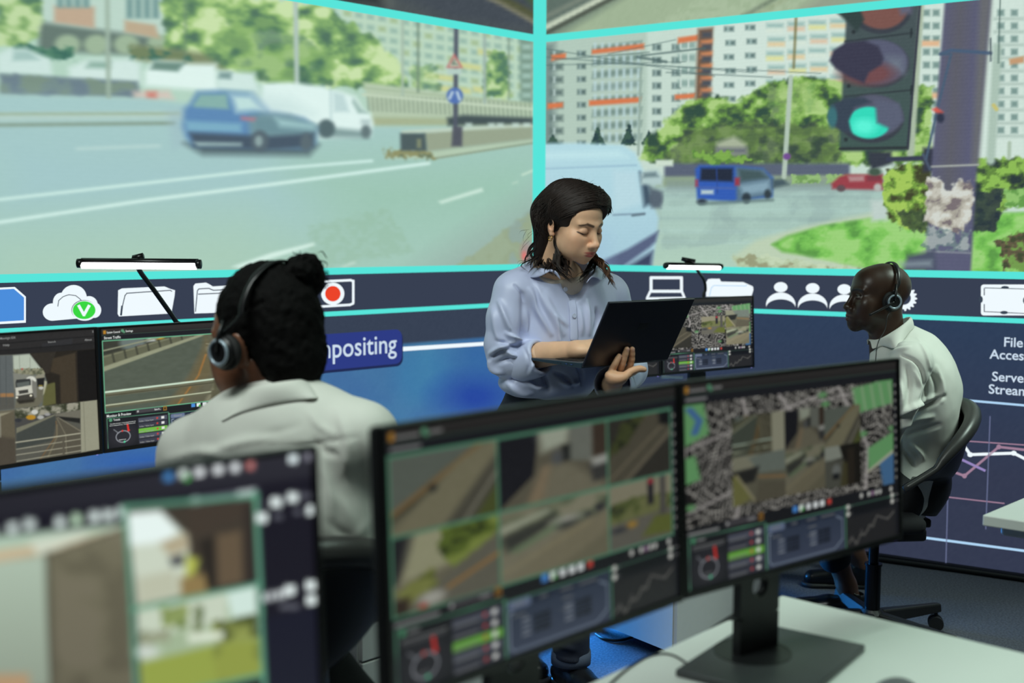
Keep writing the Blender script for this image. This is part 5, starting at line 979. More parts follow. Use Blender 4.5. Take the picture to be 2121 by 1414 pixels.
pl = P(738, 1200, 2.72); pedestal('white drawer pedestal behind the black chair, left of the middle monitor', pl[:2], duL, dnL, 0.42, 0.5, 0.66, (0.19, 0.105, 0.27), z0=0.05)
pr = onz(1392, 1352, 0.05); du3 = np.array([math.cos(0.64), math.sin(0.64)]); dn3 = np.array([-math.sin(0.64), math.cos(0.64)])
pedestal('pale drawer pedestal on the carpet below the near monitors, behind the desk', pr[:2], du3, dn3, 0.42, 0.50, 0.64, (0.56,), z0=0.05)
# ------------------------------------------------------------------ bar lamps
lampblk = mat('lamp_black', (18, 18, 20), 0.35, noise=0.1); tubew = emit('lamp_tube', (255, 255, 255), 5.0); lampsteel = mat('lamp_arm', (44, 46, 48), 0.35, metal=0.4)
def bar_lamp(label, c, ax, L, arm, joint, foot):
    c = np.array(c); ax = np.array(ax) / np.linalg.norm(ax)
    t = thing('bar_lamp', label, 'lamp', foot, 0, 'bar lamps')
    MB().tube([c - ax * L * 0.46 + [0, -0.003, -0.006], c + ax * L * 0.46 + [0, -0.003, -0.006]], 0.0085, 14).build('light_tube', tubew, t, world=True, smooth=True)
    m = MB(); m.tube([c - ax * L * 0.47 + [0, 0.006, 0.005], c + ax * L * 0.47 + [0, 0.006, 0.005]], 0.0095, 14); m.build('tube_housing', lampblk, t, world=True, smooth=True)
    for s in (-1, 1): MB().tube([c + ax * s * L * 0.455, c + ax * s * L * 0.46, c + ax * s * L * 0.497, c + ax * s * L * 0.5], [0.009, 0.0125, 0.0125, 0.008], 16).build('end_cap', lampblk, t, world=True, smooth=True)
    MB().tube(spline(arm, 28), 0.0068, 10).build('arm', lampsteel, t, world=True, smooth=True)
    m = MB(); m.tube(joint, 0.009, 12); m.tube([joint[0], joint[0] * 0.5 + c * 0.5, c + [0, 0.004, 0.01]], 0.006, 8); m.build('joint', lampblk, t, world=True, smooth=True)
    f = np.array(foot); m = MB(); m.lathe([(0.045, 0), (0.045, 0.014), (0.02, 0.02), (0.012, 0.04)], f); m.build('base', lampblk, t, world=True)
    return t
Yl = 3.16; cl = P(288.5, 546, Yl - 0.03); foot = np.array([*(P(372, 700, 3.34)[:2]), BD_Z])
bar_lamp('bright white bar lamp on a straight black arm above the far left monitors', cl, P(417, 547, Yl - 0.03) - P(160, 545, Yl - 0.03), 257 / 2400 * (Yl - 0.03), [cl + [0.004, 0.01, 0.012], P(287, 556, Yl + 0.02), P(322, 605, Yl + 0.09), P(366, 668, 3.33), P(374, 690, 3.34), foot + [0, 0, 0.03]], [P(276, 535, Yl), P(297, 530, Yl)], foot)
Yr = 5.0; cr = P(1437, 551, Yr); axr = P(1496, 552, Yr + 0.1) - P(1378, 550, Yr - 0.1); foot = np.array([*(P(1452, 640, 5.14)[:2]), BD_Z])
bar_lamp('small far bar lamp on a curved neck above the right monitor', cr, axr, float(np.linalg.norm(axr)), [cr + [0, 0.01, 0.01], P(1446, 562, Yr + 0.06), P(1458, 580, Yr + 0.12), P(1461, 600, 5.14), P(1456, 625, 5.14), foot + [0, 0, 0.03]], [P(1412, 536, Yr), P(1440, 541, Yr)], foot)
# ------------------------------------------------------------------ office chairs
chairp = mat('chair_plastic', (20, 20, 22), 0.42, noise=0.1, bump=0.08, bscale=500); chairrim = mat('chair_rim', (52, 51, 50), 0.38, noise=0.08); seatf = mat('seat_fabric', (22, 23, 26), 0.9, noise=0.3, nscale=300, bump=0.3, bscale=500); chrome = mat('chair_post', (30, 32, 36), 0.25, metal=0.7)
def chair(label, loc, yaw, seat_z=0.46, base_turn=0.0):
    "faces local +y"
    t = thing('office_chair', label, 'chair', (loc[0], loc[1], 0), yaw, 'black office chairs')
    sd = SDF(); sd.box((0, 0.10, seat_z - 0.03), (0.205, 0.195, 0.030), 0.029, 0.02); sd.ell((0, 0.11, seat_z), (0.18, 0.17, 0.028), 0.03)
    V, F = polygonise(sd, *sd.bounds(), 0.012); link('seat', mesh_np('seat', V, F, seatf), t)
    # shell back: rim highest behind, sweeping forward and down at both sides
    nt, nz = 49, 16; th = np.linspace(-2.0, 2.0, nt); V = []
    def pt(a, s):
        c, sn = math.cos(a), math.sin(a); top = (0.225 * (sn if c > 0 else math.copysign(1, sn) * (1 - 0.1 * c * c)), -0.105 - (0.195 if c > 0 else 0.26) * c, seat_z + 0.165 + (0.165 * c ** 0.75 if c > 0 else 0.16 * c)); bot = (0.13 * sn, -0.085 - 0.07 * c, seat_z - 0.035 + 0.01 * (1 - c))
        if s < 0.5: w_ = 0.075 * sn; q = s / 0.5; return (w_, bot[1] - 0.055 - 0.02 * math.sin(q * PI) * 1.0 - 0.05 * q * c, bot[2] + (seat_z + 0.10 - bot[2]) * q)
        lo = (0.075 * sn, bot[1] - 0.055 - 0.05 * c, seat_z + 0.10); q = (s - 0.5) / 0.5; return (lo[0] + (top[0] - lo[0]) * q ** 0.55, lo[1] + (top[1] - lo[1]) * q ** 0.8, lo[2] + (top[2] - lo[2]) * q ** 1.3)
        k = s ** 0.85; bulge = math.sin(s * PI) * 0.018 * c
        return (bot[0] + (top[0] - bot[0]) * s ** 0.7, bot[1] + (top[1] - bot[1]) * k - bulge, bot[2] + (top[2] - bot[2]) * s)
    for s in np.linspace(0, 1, nz):
        for a in th: V.append(pt(a, s))
    i = np.arange(nt * nz).reshape(nz, nt); F = np.stack([i[:-1, :-1], i[:-1, 1:], i[1:, 1:], i[1:, :-1]], -1).reshape(-1, 4)
    o = link('backrest', mesh_np('backrest', V, F, chairp), t); sm = o.modifiers.new('thick', 'SOLIDIFY'); sm.thickness = 0.014
    m = MB(); m.tube([np.array(pt(a, 1.0)) for a in th], [0.011 + 0.017 * max(0, math.cos(a)) ** 0.4 for a in th], 14); m.build('rim', chairrim, o, smooth=True)
    m = MB(); m.box((0, -0.02, seat_z - 0.085), (0.20, 0.24, 0.045), bev=0.012); m.box((0, -0.12, seat_z - 0.06), (0.09, 0.12, 0.03), bev=0.008); m.build('tilt_mechanism', chairp, t)
    m = MB(); m.tube([(0, 0, 0.09), (0, 0, 0.27)], 0.026, 20); m.tube([(0, 0, 0.265), (0, 0, 0.272)], 0.029, 20); m.tube([(0, 0, 0.27), (0, 0, seat_z - 0.07)], 0.017, 16); m.build('gas_post', chrome, t, smooth=False)
    m = MB(); m.lathe([(0.03, 0.055), (0.042, 0.065), (0.042, 0.1), (0.03, 0.115)], n=24); m.build('hub', chairp, t, smooth=False)
    for k in range(5):
        a = base_turn + 2 * PI * k / 5; d = Vector((math.cos(a), math.sin(a), 0)); s = Vector((-d.y, d.x, 0))
        m = MB(); r0, r1 = 0.035, 0.30; V = []
        for r, hw, zb, zt in ((r0, 0.026, 0.062, 0.108), (r1, 0.017, 0.066, 0.096)):
            V += [d * r - s * hw + Vector((0, 0, zb)), d * r + s * hw + Vector((0, 0, zb)), d * r + s * hw * 0.7 + Vector((0, 0, zt)), d * r - s * hw * 0.7 + Vector((0, 0, zt))]
        m.add(V, [[0, 1, 2, 3], [7, 6, 5, 4], [0, 4, 5, 1], [1, 5, 6, 2], [2, 6, 7, 3], [3, 7, 4, 0]]); lg = m.build('base_leg', chairp, t); bv = lg.modifiers.new('edge', 'BEVEL'); bv.width = 0.006; bv.segments = 2
        q = d * 0.287; m = MB(); M = Vector((math.cos(a + 0.9), math.sin(a + 0.9), 0)); 
        for sd_ in (-1, 1): m.tube([q + M * sd_ * 0.006 + Vector((0, 0, 0.026)), q + M * sd_ * 0.024 + Vector((0, 0, 0.026))], [0.026, 0.025], 20)
        m.tube([q + Vector((0, 0, 0.026)), q + Vector((0, 0, 0.07))], 0.007, 8); m.build('caster', blackrub, lg, smooth=False)
    return t
colm = onz(1806, 1268, 0.10)
chairM = chair('black office chair under the seated man by the right display', colm, PI / 2 + 0.10, 0.475, base_turn=-PI / 2 - 0.1 + 0.42)
# ------------------------------------------------------------------ small things
mouse = mat('mouse_grey', (92, 94, 96), 0.45)
q = onz(1852, 1462, FD_Z); sd = SDF(); sd.ell(q + [0, 0, 0.008], (0.034, 0.056, 0.030), R=rot(-0.7)); sd.box(q - [0, 0, 0.05], (0.2, 0.2, 0.0501), 0.001, 0.002, sub=True)
V, F = polygonise(sd, q - [0.07, 0.07, 0.0], q + [0.07, 0.07, 0.045], 0.003); o = link('computer_mouse', mesh_np('computer_mouse', V, F, mouse)); tag(o, 'grey computer mouse on the near desk at the bottom edge of the photo', 'mouse')
m = MB(); pts = [onz(x_, y_, FD_Z + 0.002) for x_, y_ in ((1424, 1374), (1398, 1358), (1370, 1353), (1336, 1362), (1290, 1392), (1240, 1440))]
m.tube(spline(pts, 40), 0.0018, 8); o = m.build('cable', blackrub, smooth=True); tag(o, 'thin cable lying on the near white desk left of the monitor stand', 'cable')  # dark strand laid on the desktop where only a cable's shadow falls
m = MB(); pts = [P(1560, 1256, 1.98), P(1515, 1280, 1.99), P(1450, 1322, 1.96), P(1380, 1362, 1.88), P(1300, 1396, 1.78), P(1240, 1432, 1.70)]
m.tube(spline(pts, 40), 0.006, 10); o = m.build('cable', blackrub, smooth=True); tag(o, 'black cable looping from the stand hole along the back edge of the near desk', 'cable')
m = MB(); pts = [onz(1234, 1312, 0.006), onz(1250, 1322, 0.006), onz(1275, 1326, 0.006), onz(1300, 1322, 0.006), onz(1330, 1310, 0.006)]
m.tube(spline(pts, 40), 0.005, 8); o = m.build('cable', blackrub, smooth=True); tag(o, 'thin black cable curving over the blue-lit carpet beside the pale pedestal', 'cable')
m = MB(); pa = P(1372, 783, 4.55); 
paper = mat('paper_white', (226, 232, 238), 0.6)
for k, (x0, x1, y) in enumerate(((1369, 1398, 782), (1398, 1414, 783))):
    a = onz(x0, y + 2, BD_Z + 0.002 + 0.001 * k); b = onz(x1, y + 2, BD_Z + 0.002 + 0.001 * k); e = np.array([0.02, 0.12, 0]); o = MB().prism([a, b, b + e, a + e], (0, 0, 1), 0.002).build('paper_sheet', paper); tag(o, ['larger white sheet of paper on the far desk below the small monitor', 'narrow white sheet of paper on the far desk, right of the larger sheet'][k], 'paper', 'papers on the far desk')
# ------------------------------------------------------------------ people: shared pieces
hairm_dark = mat('hair_black', (9, 8, 8), 0.8, noise=0.5, nscale=160, bump=0.6, bscale=260, spec=0.12)
hairm_brown = mat('hair_brown', (30, 20, 16), 0.55, noise=0.5, nscale=120, spec=0.35); hairm_light = mat('hair_light_brown', (92, 62, 44), 0.5, noise=0.4, nscale=120, spec=0.35)
shirt_blue = mat('shirt_pale_blue', (184, 192, 222), 0.42, noise=0.03, nscale=30, bump=0.05, bscale=900, sheen=0.1)
shirt_white = mat('shirt_white', (216, 216, 208), 0.72, noise=0.03, nscale=30, bump=0.06, bscale=800, sheen=0.1)
tee = mat('undershirt_cream', (210, 198, 184), 0.85, noise=0.08, nscale=200, bump=0.3, bscale=600)
denim = mat('denim_dark', (30, 34, 50), 0.85, noise=0.3, nscale=300, bump=0.3, bscale=700); trouser = mat('trousers_black', (16, 17, 22), 0.85, noise=0.2); belt = mat('belt_black', (14, 14, 15), 0.5)
shoeblk = mat('shoe_black', (17, 18, 22), 0.28, noise=0.1); shoesole = mat('shoe_sole', (40, 40, 42), 0.6); button = mat('button_pearl', (170, 178, 200), 0.3)
def head_sdf(male=False, eyes_closed=False):
    s = SDF(); j = 1.08 if male else 1.0
    s.ell((0, 0.018, 0.045), (0.073, 0.095, 0.079), 0.03)
    s.ell((0, -0.034, -0.018), (0.056 * j, 0.055, 0.082), 0.03)
    s.ell((0, -0.028, -0.056), (0.049 * j, 0.052, 0.046), 0.02); s.ball((0, -0.072, -0.090), 0.017 * j, 0.022)
    s.ell((0, -0.038, 0.052), (0.058, 0.049, 0.052), 0.02)
    for x in (-1, 1):
        s.ell((x * 0.040, -0.060, -0.014), (0.021, 0.020, 0.020), 0.025); s.ell((x * 0.030, -0.050, -0.046), (0.028, 0.032, 0.040), 0.03)
        s.cone((x * 0.010, -0.087, 0.029), (x * 0.043, -0.071, 0.030), 0.008, 0.007, 0.016)
        s.ell((x * 0.031, -0.097, 0.011), (0.019, 0.0125, 0.0115), 0.018, sub=True)
        s.ball((x * 0.031, -0.0755, 0.010), 0.0122, 0.004)
        if eyes_closed: s.ell((x * 0.031, -0.0755, 0.0105), (0.0160, 0.0115, 0.0100), 0.006)
        else: s.cone((x * 0.020, -0.087, 0.0155), (x * 0.043, -0.083, 0.0150), 0.0030, 0.0030, 0.003); s.cone((x * 0.020, -0.086, 0.004), (x * 0.042, -0.082, 0.004), 0.0028, 0.0028, 0.003)
        s.ball((x * (0.0125 if not male else 0.0150), -0.100, -0.034), 0.0078 if not male else 0.009, 0.007)
    s.cone((0, -0.086, 0.022), (0, -0.107, -0.024), 0.0065, 0.0092, 0.013); s.ball((0, -0.1095, -0.029), 0.0098 if not male else 0.0112, 0.008)
    for x in (-1, 1): s.ball((x * 0.0065, -0.107, -0.0405), 0.0036, 0.003, sub=True)
    if male: s.ell((0, -0.084, -0.060), (0.029, 0.021, 0.026), 0.018); s.ball((0, -0.080, -0.090), 0.017, 0.02)
    else: s.ell((0, -0.079, -0.060), (0.027, 0.018, 0.024), 0.018)
    f = 1.5 if male else 1.0; ly = -0.007 if male else 0.0
    for x in (-1, 1):
        s.cone((x * 0.025, -0.084 + ly, -0.0625), (x * 0.004, -0.0955 + ly, -0.0580), 0.0026 * f, 0.0044 * f, 0.006); s.cone((x * 0.022, -0.083 + ly, -0.066), (0, -0.0935 + ly, -0.0690), 0.0028 * f, 0.0054 * f, 0.006)
        s.cone((0, -0.0995 + ly * 1.3, -0.0632), (x * 0.027, -0.0855 + ly, -0.0640), 0.0013, 0.0010, 0.002, sub=True)
        R = rot(x * 0.35, 0, x * 0.15)
        s.ell((x * 0.0745, 0.014, 0.000), (0.0065, 0.019, 0.031), 0.006, R); s.ell((x * 0.0800, 0.008, 0.004), (0.005, 0.010, 0.016), 0.004, R, sub=True); s.ball((x * 0.073, 0.004, -0.026), 0.008, 0.006)
    if male: s.cone((0.0, -0.108, -0.0632), (0.012, -0.104, -0.0632), 0.0028, 0.002, 0.002, sub=True); s.cone((0.0, -0.108, -0.0632), (-0.012, -0.104, -0.0632), 0.0028, 0.002, 0.002, sub=True)
    s.cone((0, 0.030, -0.050), (0, 0.052, -0.20), 0.052 * j, 0.058 * j, 0.03)
    return s
def ell_mask(V, c, r, soft=0.35):
    d = np.linalg.norm((V - np.array(c)) / np.array(r), axis=1); return np.clip((1 - d) / soft + 0.5, 0, 1)
def seg_mask(V, a, b, w, soft):
    V = V * [1, 0, 1]; a = np.array(a) * [1, 0, 1]; b = np.array(b) * [1, 0, 1]
    a = np.array(a); b = np.array(b); ab = b - a; t = np.clip(((V - a) @ ab) / (ab @ ab), 0, 1); d = np.linalg.norm(V - a - t[:, None] * ab, axis=1); return np.clip((w - d) / soft + 0.5, 0, 1)
def paint_skin(V, base, marks):
    c = np.tile(lin(base), (len(V), 1)); n = fbm(V[:, 0] * 60, V[:, 1] * 60, V[:, 2] * 60, 3); c *= (0.92 + 0.16 * n)[:, None]
    for m, col, a in marks: c = c * (1 - (m * a)[:, None]) + lin(col) * (m * a)[:, None]
    return c
class Frame:
    "placement of a head: local (face towards -y) to the world"
    def __init__(s, R, c, k): s.R = R; s.c = np.array(c); s.k = k
    def w(s, p): return (np.asarray(p) * s.k) @ s.R.T + s.c
    def l(s, p): return ((np.asarray(p) - s.c) @ s.R) / s.k
def place_head(yaw, pitch, roll, k, anchor_local, anchor_world):
    R = rot(yaw, pitch, roll); return Frame(R, np.array(anchor_world) - R @ (np.array(anchor_local) * k), k)
def build_mesh(sdf, h, relax_it=1, lo=None, hi=None):
    b = sdf.bounds() if lo is None else (lo, hi); V, F = polygonise(sdf, b[0], b[1], h); return relax(V, F, relax_it), F
def join(parts):
    V = []; F = []; C = []; n = 0
    for v, f, c in parts: V.append(v); F.append(f + n); C.append(c); n += len(v)
    return np.vstack(V), np.vstack(F), np.vstack(C)
def wrinkle(V, N, amp, sc, stretch=(1, 1, 1), seed=0.0):
    n = fbm(V[:, 0] * sc * stretch[0] + seed, V[:, 1] * sc * stretch[1], V[:, 2] * sc * stretch[2] + seed, 3) - 0.5
    r = 0.5 - np.abs(fbm(V[:, 0] * sc * 0.7 * stretch[0] + seed + 9, V[:, 1] * sc * 0.7 * stretch[1], V[:, 2] * sc * 0.7 * stretch[2], 2) - 0.5) * 2
    return V + N * ((n * 1.0 + (r - 0.4) * 0.8) * amp)[:, None]
def cloth(name, sdf, h, m, parent, folds=(), amp=0.004, sc=14, stretch=(1, 1, 1), seed=0.0, it=2, label=None):
    V, F = build_mesh(sdf, h, it); V = wrinkle(V, vnormals(V, F), amp, sc, stretch, seed)
    if folds: V = crease(V, vnormals(V, F), folds); V = relax(V, F, 1, 0.3)
    return link(name, mesh_np(name, V, F, m), parent, True, label)
def finger(sd, pts, r0, r1, k=0.004):
    r = np.linspace(r0, r1, len(pts)); sd.chain(pts, r, k); return sd
def strands(m, paths, r, n=6, taper=0.25, jit=0.0):
    for p in paths:
        q = spline(p, 18); k = len(q); t = np.linspace(0, 1, k); rr = r * (0.55 + 0.45 * np.sin(np.clip(t * 1.3, 0, 1) * PI)) * (1 - (1 - taper) * t ** 3)
        m.tube(q, rr, n, caps=True)
def sheet(name, grid, m, parent, thick=0.003, world=True, label=None):
    "curved sheet from a grid of points"
    g = np.array(grid, float); a, b = g.shape[:2]; i = np.arange(a * b).reshape(a, b); F = np.stack([i[:-1, :-1], i[:-1, 1:], i[1:, 1:], i[1:, :-1]], -1).reshape(-1, 4)
    o = link(name, mesh_np(name, g.reshape(-1, 3), F, m), parent, world, label); s = o.modifiers.new('thick', 'SOLIDIFY'); s.thickness = thick; s.offset = 0; s2 = o.modifiers.new('smooth', 'SUBSURF'); s2.levels = 1; s2.render_levels = 1; return o
def shoe(name, heel, toe, parent, w=0.045, m=None, top=0.09, z=0.0):
    heel = np.array([heel[0], heel[1], z]); toe = np.array([toe[0], toe[1], z]); d = toe - heel; d /= np.linalg.norm(d); L = np.linalg.norm(toe - heel)
    sd = SDF(); sd.chain([heel + d * 0.035 + [0, 0, 0.04], heel + d * L * 0.5 + [0, 0, 0.038], toe - d * 0.045 + [0, 0, 0.032]], [0.036, 0.040, 0.034], 0.02); sd.cone(heel + d * 0.05 + [0, 0, 0.05], heel + d * 0.06 + [0, 0, top], 0.038, 0.036, 0.03); sd.cone(heel + d * 0.055 + [0, 0, top + 0.03], heel + d * 0.055 + [0, 0, 0.05], 0.03, 0.028, 0.006, sub=True); c = (heel + toe) / 2
    sd.box(c - [0, 0, 0.1], (0.4, 0.4, 0.1 + 0.006), 0.001, 0.006, sub=True)
    V, F = build_mesh(sd, 0.005); o = link(name, mesh_np(name, V, F, m or shoeblk), parent, True)
    sl = SDF(); sl.chain([heel + d * 0.034 + [0, 0, 0.01], toe - d * 0.043 + [0, 0, 0.01]], [0.037, 0.042], 0.01); sl.box(c + [0, 0, 0.2 + 0.018], (0.4, 0.4, 0.2), 0.001, 0.003, sub=True); sl.box(c - [0, 0, 0.1 - 0.001], (0.4, 0.4, 0.1), 0.001, 0.003, sub=True)
    V, F = build_mesh(sl, 0.005); link('sole', mesh_np('sole', V, F, shoesole), o, True); return o
skinmat = skin_attr('skin', 0.48, 0.12); skinmat_m = skin_attr('skin_dark', 0.38, 0.06, spec=0.45)

# ------------------------------------------------------------------ the standing woman with the laptop
LAP0 = P(1204, 758, 2.95); lapu = np.array([0.78, 0.626, 0.0]); lapu /= np.linalg.norm(lapu); lapb = np.array([-lapu[1], lapu[0], 0]); LW, LB = 0.312, 0.212
LID1 = P(1258, 624, 2.874); lidv = LID1 - LAP0; lidv -= lapu * (lidv @ lapu); LH = np.linalg.norm(lidv); lidv /= LH; lidn = np.cross(lapu, lidv); lidn *= -1 if lidn[1] > 0 else 1   # towards the camera
lapshell = mat('laptop_shell', (9, 10, 30), 0.32, noise=0.08, spec=0.6); lapbase = mat('laptop_base', (40, 58, 72), 0.4, metal=0.3, noise=0.06); lapdark = mat('laptop_keys', (20, 21, 24), 0.5); lapglow = emit('laptop_screen', (176, 190, 196), 0.8); portblue = mat('port_blue', (50, 90, 150), 0.4); lapedge = mat('laptop_edge', (120, 128, 134), 0.3, metal=0.6)
t = thing('laptop', 'open dark navy laptop held by the standing woman', 'laptop', LAP0 + lapu * LW / 2)
up = np.array([0, 0, 1.0])
m = MB(); a = LAP0 + up * -0.006; b0 = 0.010
m.add([a + up * 0.0, a + lapu * LW, a + lapu * LW + lapb * LB + up * 0.004, a + lapb * LB + up * 0.004, a + up * 0.014, a + lapu * LW + up * 0.014, a + lapu * LW + lapb * LB + up * 0.010, a + lapb * LB + up * 0.010], [[3, 2, 1, 0], [4, 5, 6, 7], [0, 1, 5, 4], [1, 2, 6, 5], [2, 3, 7, 6], [3, 0, 4, 7]])
o = m.build('base', lapbase, t, world=True); bv = o.modifiers.new('edge', 'BEVEL'); bv.width = 0.0015; bv.segments = 2
m = MB()
for r_ in range(5):
    for k in range(13):
        q = a + up * 0.0132 + lapu * (0.022 + k * 0.0208) + lapb * (0.035 + r_ * 0.019); m.prism([q, q + lapu * 0.017, q + lapu * 0.017 + lapb * 0.015, q + lapb * 0.015], up, 0.0014)
m.build('keyboard', lapdark, o, world=True)
m = MB()
for s, w in ((0.032, 0.011), (0.052, 0.011)): q = a - lapu * 0.0003 + lapb * s + up * 0.0045; m.prism([q, q + lapb * w, q + lapb * w + up * 0.0045, q + up * 0.0045], lapu, 0.002)
m.cur = 1
for s in (0.0335, 0.0535): q = a - lapu * 0.0008 + lapb * s + up * 0.0062; m.prism([q, q + lapb * 0.008, q + lapb * 0.008 + up * 0.0016, q + up * 0.0016], lapu, 0.002)
m.cur = 0
for s in (0.08, 0.092): m.tube([a - lapu * 0.0004 + lapb * s + up * 0.0065, a + lapu * 0.002 + lapb * s + up * 0.0065], 0.0022 if s < 0.09 else 0.0014, 10)
m.build('ports', [lapdark, portblue], o, world=True)
hb = LAP0 + lidn * 0.0
m = MB(); m.prism([hb, hb + lapu * LW, hb + lapu * LW + lidv * LH, hb + lidv * LH], lidn, 0.007); o = m.build('lid', lapshell, t, world=True); bv = o.modifiers.new('edge', 'BEVEL'); bv.width = 0.002; bv.segments = 2
m = MB(); q = hb + lapu * (LW / 2 - 0.016) + lidv * LH * 0.55 + lidn * 0.0072; m.prism([q, q + lapu * 0.034, q + lapu * 0.034 + lidv * 0.02, q + lidv * 0.02], lidn, 0.0003); m.build('lid_badge', mat('badge_dark', (22, 22, 24), 0.2, spec=0.7), o, world=True)
m = MB(); q = hb - lidn * 0.0004 + lidv * 0.014 + lapu * 0.008; m.add([q, q + lapu * (LW - 0.016), q + lapu * (LW - 0.016) + lidv * (LH - 0.022), q + lidv * (LH - 0.022)], [[3, 2, 1, 0]]); m.build('screen', lapglow, o, world=True)
m = MB(); m.tube([LAP0 + lapu * 0.02 + up * 0.003, LAP0 + lapu * (LW - 0.02) + up * 0.003], 0.006, 12); m.build('hinge', lapdark, t, world=True)
def lid_at(x, y, off=0.0):
    r = ray(x, y); q0 = hb + lidn * (0.007 + off); return cC + r * (((q0 - cC) @ lidn) / (r @ lidn))

WY = 3.30
footR = onz(1182, 1424, 0.0)
pw = thing('person', 'standing woman in a pale blue shirt looking down at a laptop', 'person', (P(1150, 700, WY)[0], WY, 0))
hw = place_head(math.radians(45), math.radians(17), math.radians(-2), 0.915, (0, -0.085, 0.012), P(1227.5, 479, 3.115))
S = head_sdf(False, True); V, F = build_mesh(S, 0.0021, 1, (-0.095, -0.13, -0.21), (0.095, 0.125, 0.135))
lips = np.maximum(ell_mask(V, (0, -0.094, -0.0588), (0.0255, 0.02, 0.0048), 0.4), ell_mask(V, (0, -0.094, -0.0682), (0.0220, 0.02, 0.0058), 0.4)) * (V[:, 1] < -0.075)
brow = np.zeros(len(V)); lash = np.zeros(len(V)); lid = np.zeros(len(V))
for x in (-1, 1):
    for p0, p1, w_ in (((0.013, -0.093, 0.0295), (0.031, -0.088, 0.0345), 0.0038), ((0.031, -0.088, 0.034), (0.050, -0.074, 0.0280), 0.0026)): brow = np.maximum(brow, seg_mask(V * [x, 1, 1], p0, p1, w_, 0.002) * (V[:, 1] < -0.05))
    for p0, p1 in (((0.0185, 0, 0.0065), (0.026, 0, 0.0025)), ((0.026, 0, 0.0025), (0.037, 0, 0.0022)), ((0.037, 0, 0.0022), (0.050, 0, 0.0068))): lash = np.maximum(lash, seg_mask(V * [x, 1, 1], p0, p1, 0.0023, 0.0016) * (V[:, 1] < -0.05))
    lid = np.maximum(lid, ell_mask(V, (x * 0.031, -0.09, 0.012), (0.016, 0.012, 0.010), 0.6))
cheek = ell_mask(V, (-0.04, -0.07, -0.02), (0.03, 0.03, 0.03), 1.5) + ell_mask(V, (0.04, -0.07, -0.02), (0.03, 0.03, 0.03), 1.5); ear = ell_mask(V, (-0.078, 0.01, 0), (0.02, 0.03, 0.04), 0.8) + ell_mask(V, (0.078, 0.01, 0), (0.02, 0.03, 0.04), 0.8)
noser = ell_mask(V, (0, -0.11, -0.03), (0.018, 0.02, 0.015), 1.2)
SKW = (214, 172, 140)
cols = paint_skin(V, SKW, [(np.clip(cheek, 0, 1), (214, 150, 122), 0.35), (noser, (212, 152, 124), 0.35), (np.clip(ear, 0, 1), (206, 146, 118), 0.4), (lid, (176, 128, 104), 0.5), (lips, (164, 70, 70), 0.9), (brow, (52, 36, 28), 0.9), (lash, (24, 18, 16), 0.95)])
V[:, 2] = np.where(V[:, 2] < 0.012, 0.012 + (V[:, 2] - 0.012) * np.where(V[:, 2] > -0.11, 0.88, 0.90), V[:, 2])
wparts = [(hw.w(V), F, cols)]
# chest, arms, hands (one skin)
neck = hw.w((0, 0.045, -0.15)); shR = P(1056, 602, 3.20); shL = P(1268, 606, 3.42); elR = P(1046, 742, 3.19); wrR = P(1186, 728, 3.08); elL = P(1302, 765, 3.42); wrL = P(1264, 797, 3.075)
sd = SDF(); sd.ell(P(1170, 640, WY + 0.02), (0.14, 0.085, 0.15), 0.04, rot(0.66)); sd.ell(P(1140, 760, WY + 0.02), (0.12, 0.09, 0.14), 0.05, rot(0.66)); sd.cone(neck, P(1172, 590, WY + 0.02), 0.050, 0.055, 0.04); sd.cone(P(1172, 596, WY + 0.03), shR + [0.01, 0, -0.01], 0.042, 0.034, 0.03); sd.cone(P(1172, 596, WY + 0.03), shL + [-0.01, 0, -0.01], 0.042, 0.034, 0.03)
sd.chain([shR + [0.01, 0, -0.01], elR, P(1110, 737, 3.15)], [0.034, 0.030, 0.034], 0.02); sd.chain([shL + [-0.01, 0, -0.01], elL, wrL], [0.034, 0.032, 0.026], 0.02)
V, F = build_mesh(sd, 0.007, 1); wparts.append((V, F, paint_skin(V, SKW, [])))
# right forearm and typing hand
sd = SDF(); sd.chain([P(1080, 742, 3.18), P(1125, 734, 3.145), P(1150, 731, 3.12), P(1172, 728, 3.10), P(1192, 724, 3.08)], [0.036, 0.0295, 0.0265, 0.0225, 0.0205], 0.022)
hx = lapu * 0.55 - lapb * 0.15; hx = np.array([0.75, 0.5, 0.05]); hx /= np.linalg.norm(hx); kc = P(1192, 721, 3.08) + hx * 0.085
sd.cone(P(1194, 723, 3.08), kc, 0.021, 0.017, 0.012); sd.cone(P(1194, 726, 3.07), kc + [0.012, -0.03, -0.006], 0.019, 0.015, 0.012); sd.cone(P(1195, 720, 3.095), kc + [-0.012, 0.03, 0.0], 0.018, 0.015, 0.012); sd.ell(P(1206, 726, 3.06), (0.022, 0.018, 0.016), 0.012)
side = np.cross(hx, up); side /= np.linalg.norm(side)
for k, o_ in enumerate((-0.030, -0.010, 0.010, 0.030)):
    b_ = kc + side * o_ * -1 + hx * 0.0; L_ = (0.030, 0.036, 0.040, 0.036)[k]; finger(sd, [b_, b_ + hx * L_ + up * 0.006, b_ + hx * L_ * 1.75 - up * 0.012, b_ + hx * L_ * 2.1 - up * 0.032], 0.0095, 0.0068)
finger(sd, [P(1202, 720, 3.11), P(1214, 724, 3.13), P(1230, 732, 3.14)], 0.011, 0.008)
V, F = build_mesh(sd, 0.0017, 1); nail = np.zeros(len(V)); wparts.append((V, F, paint_skin(V, SKW, [])))
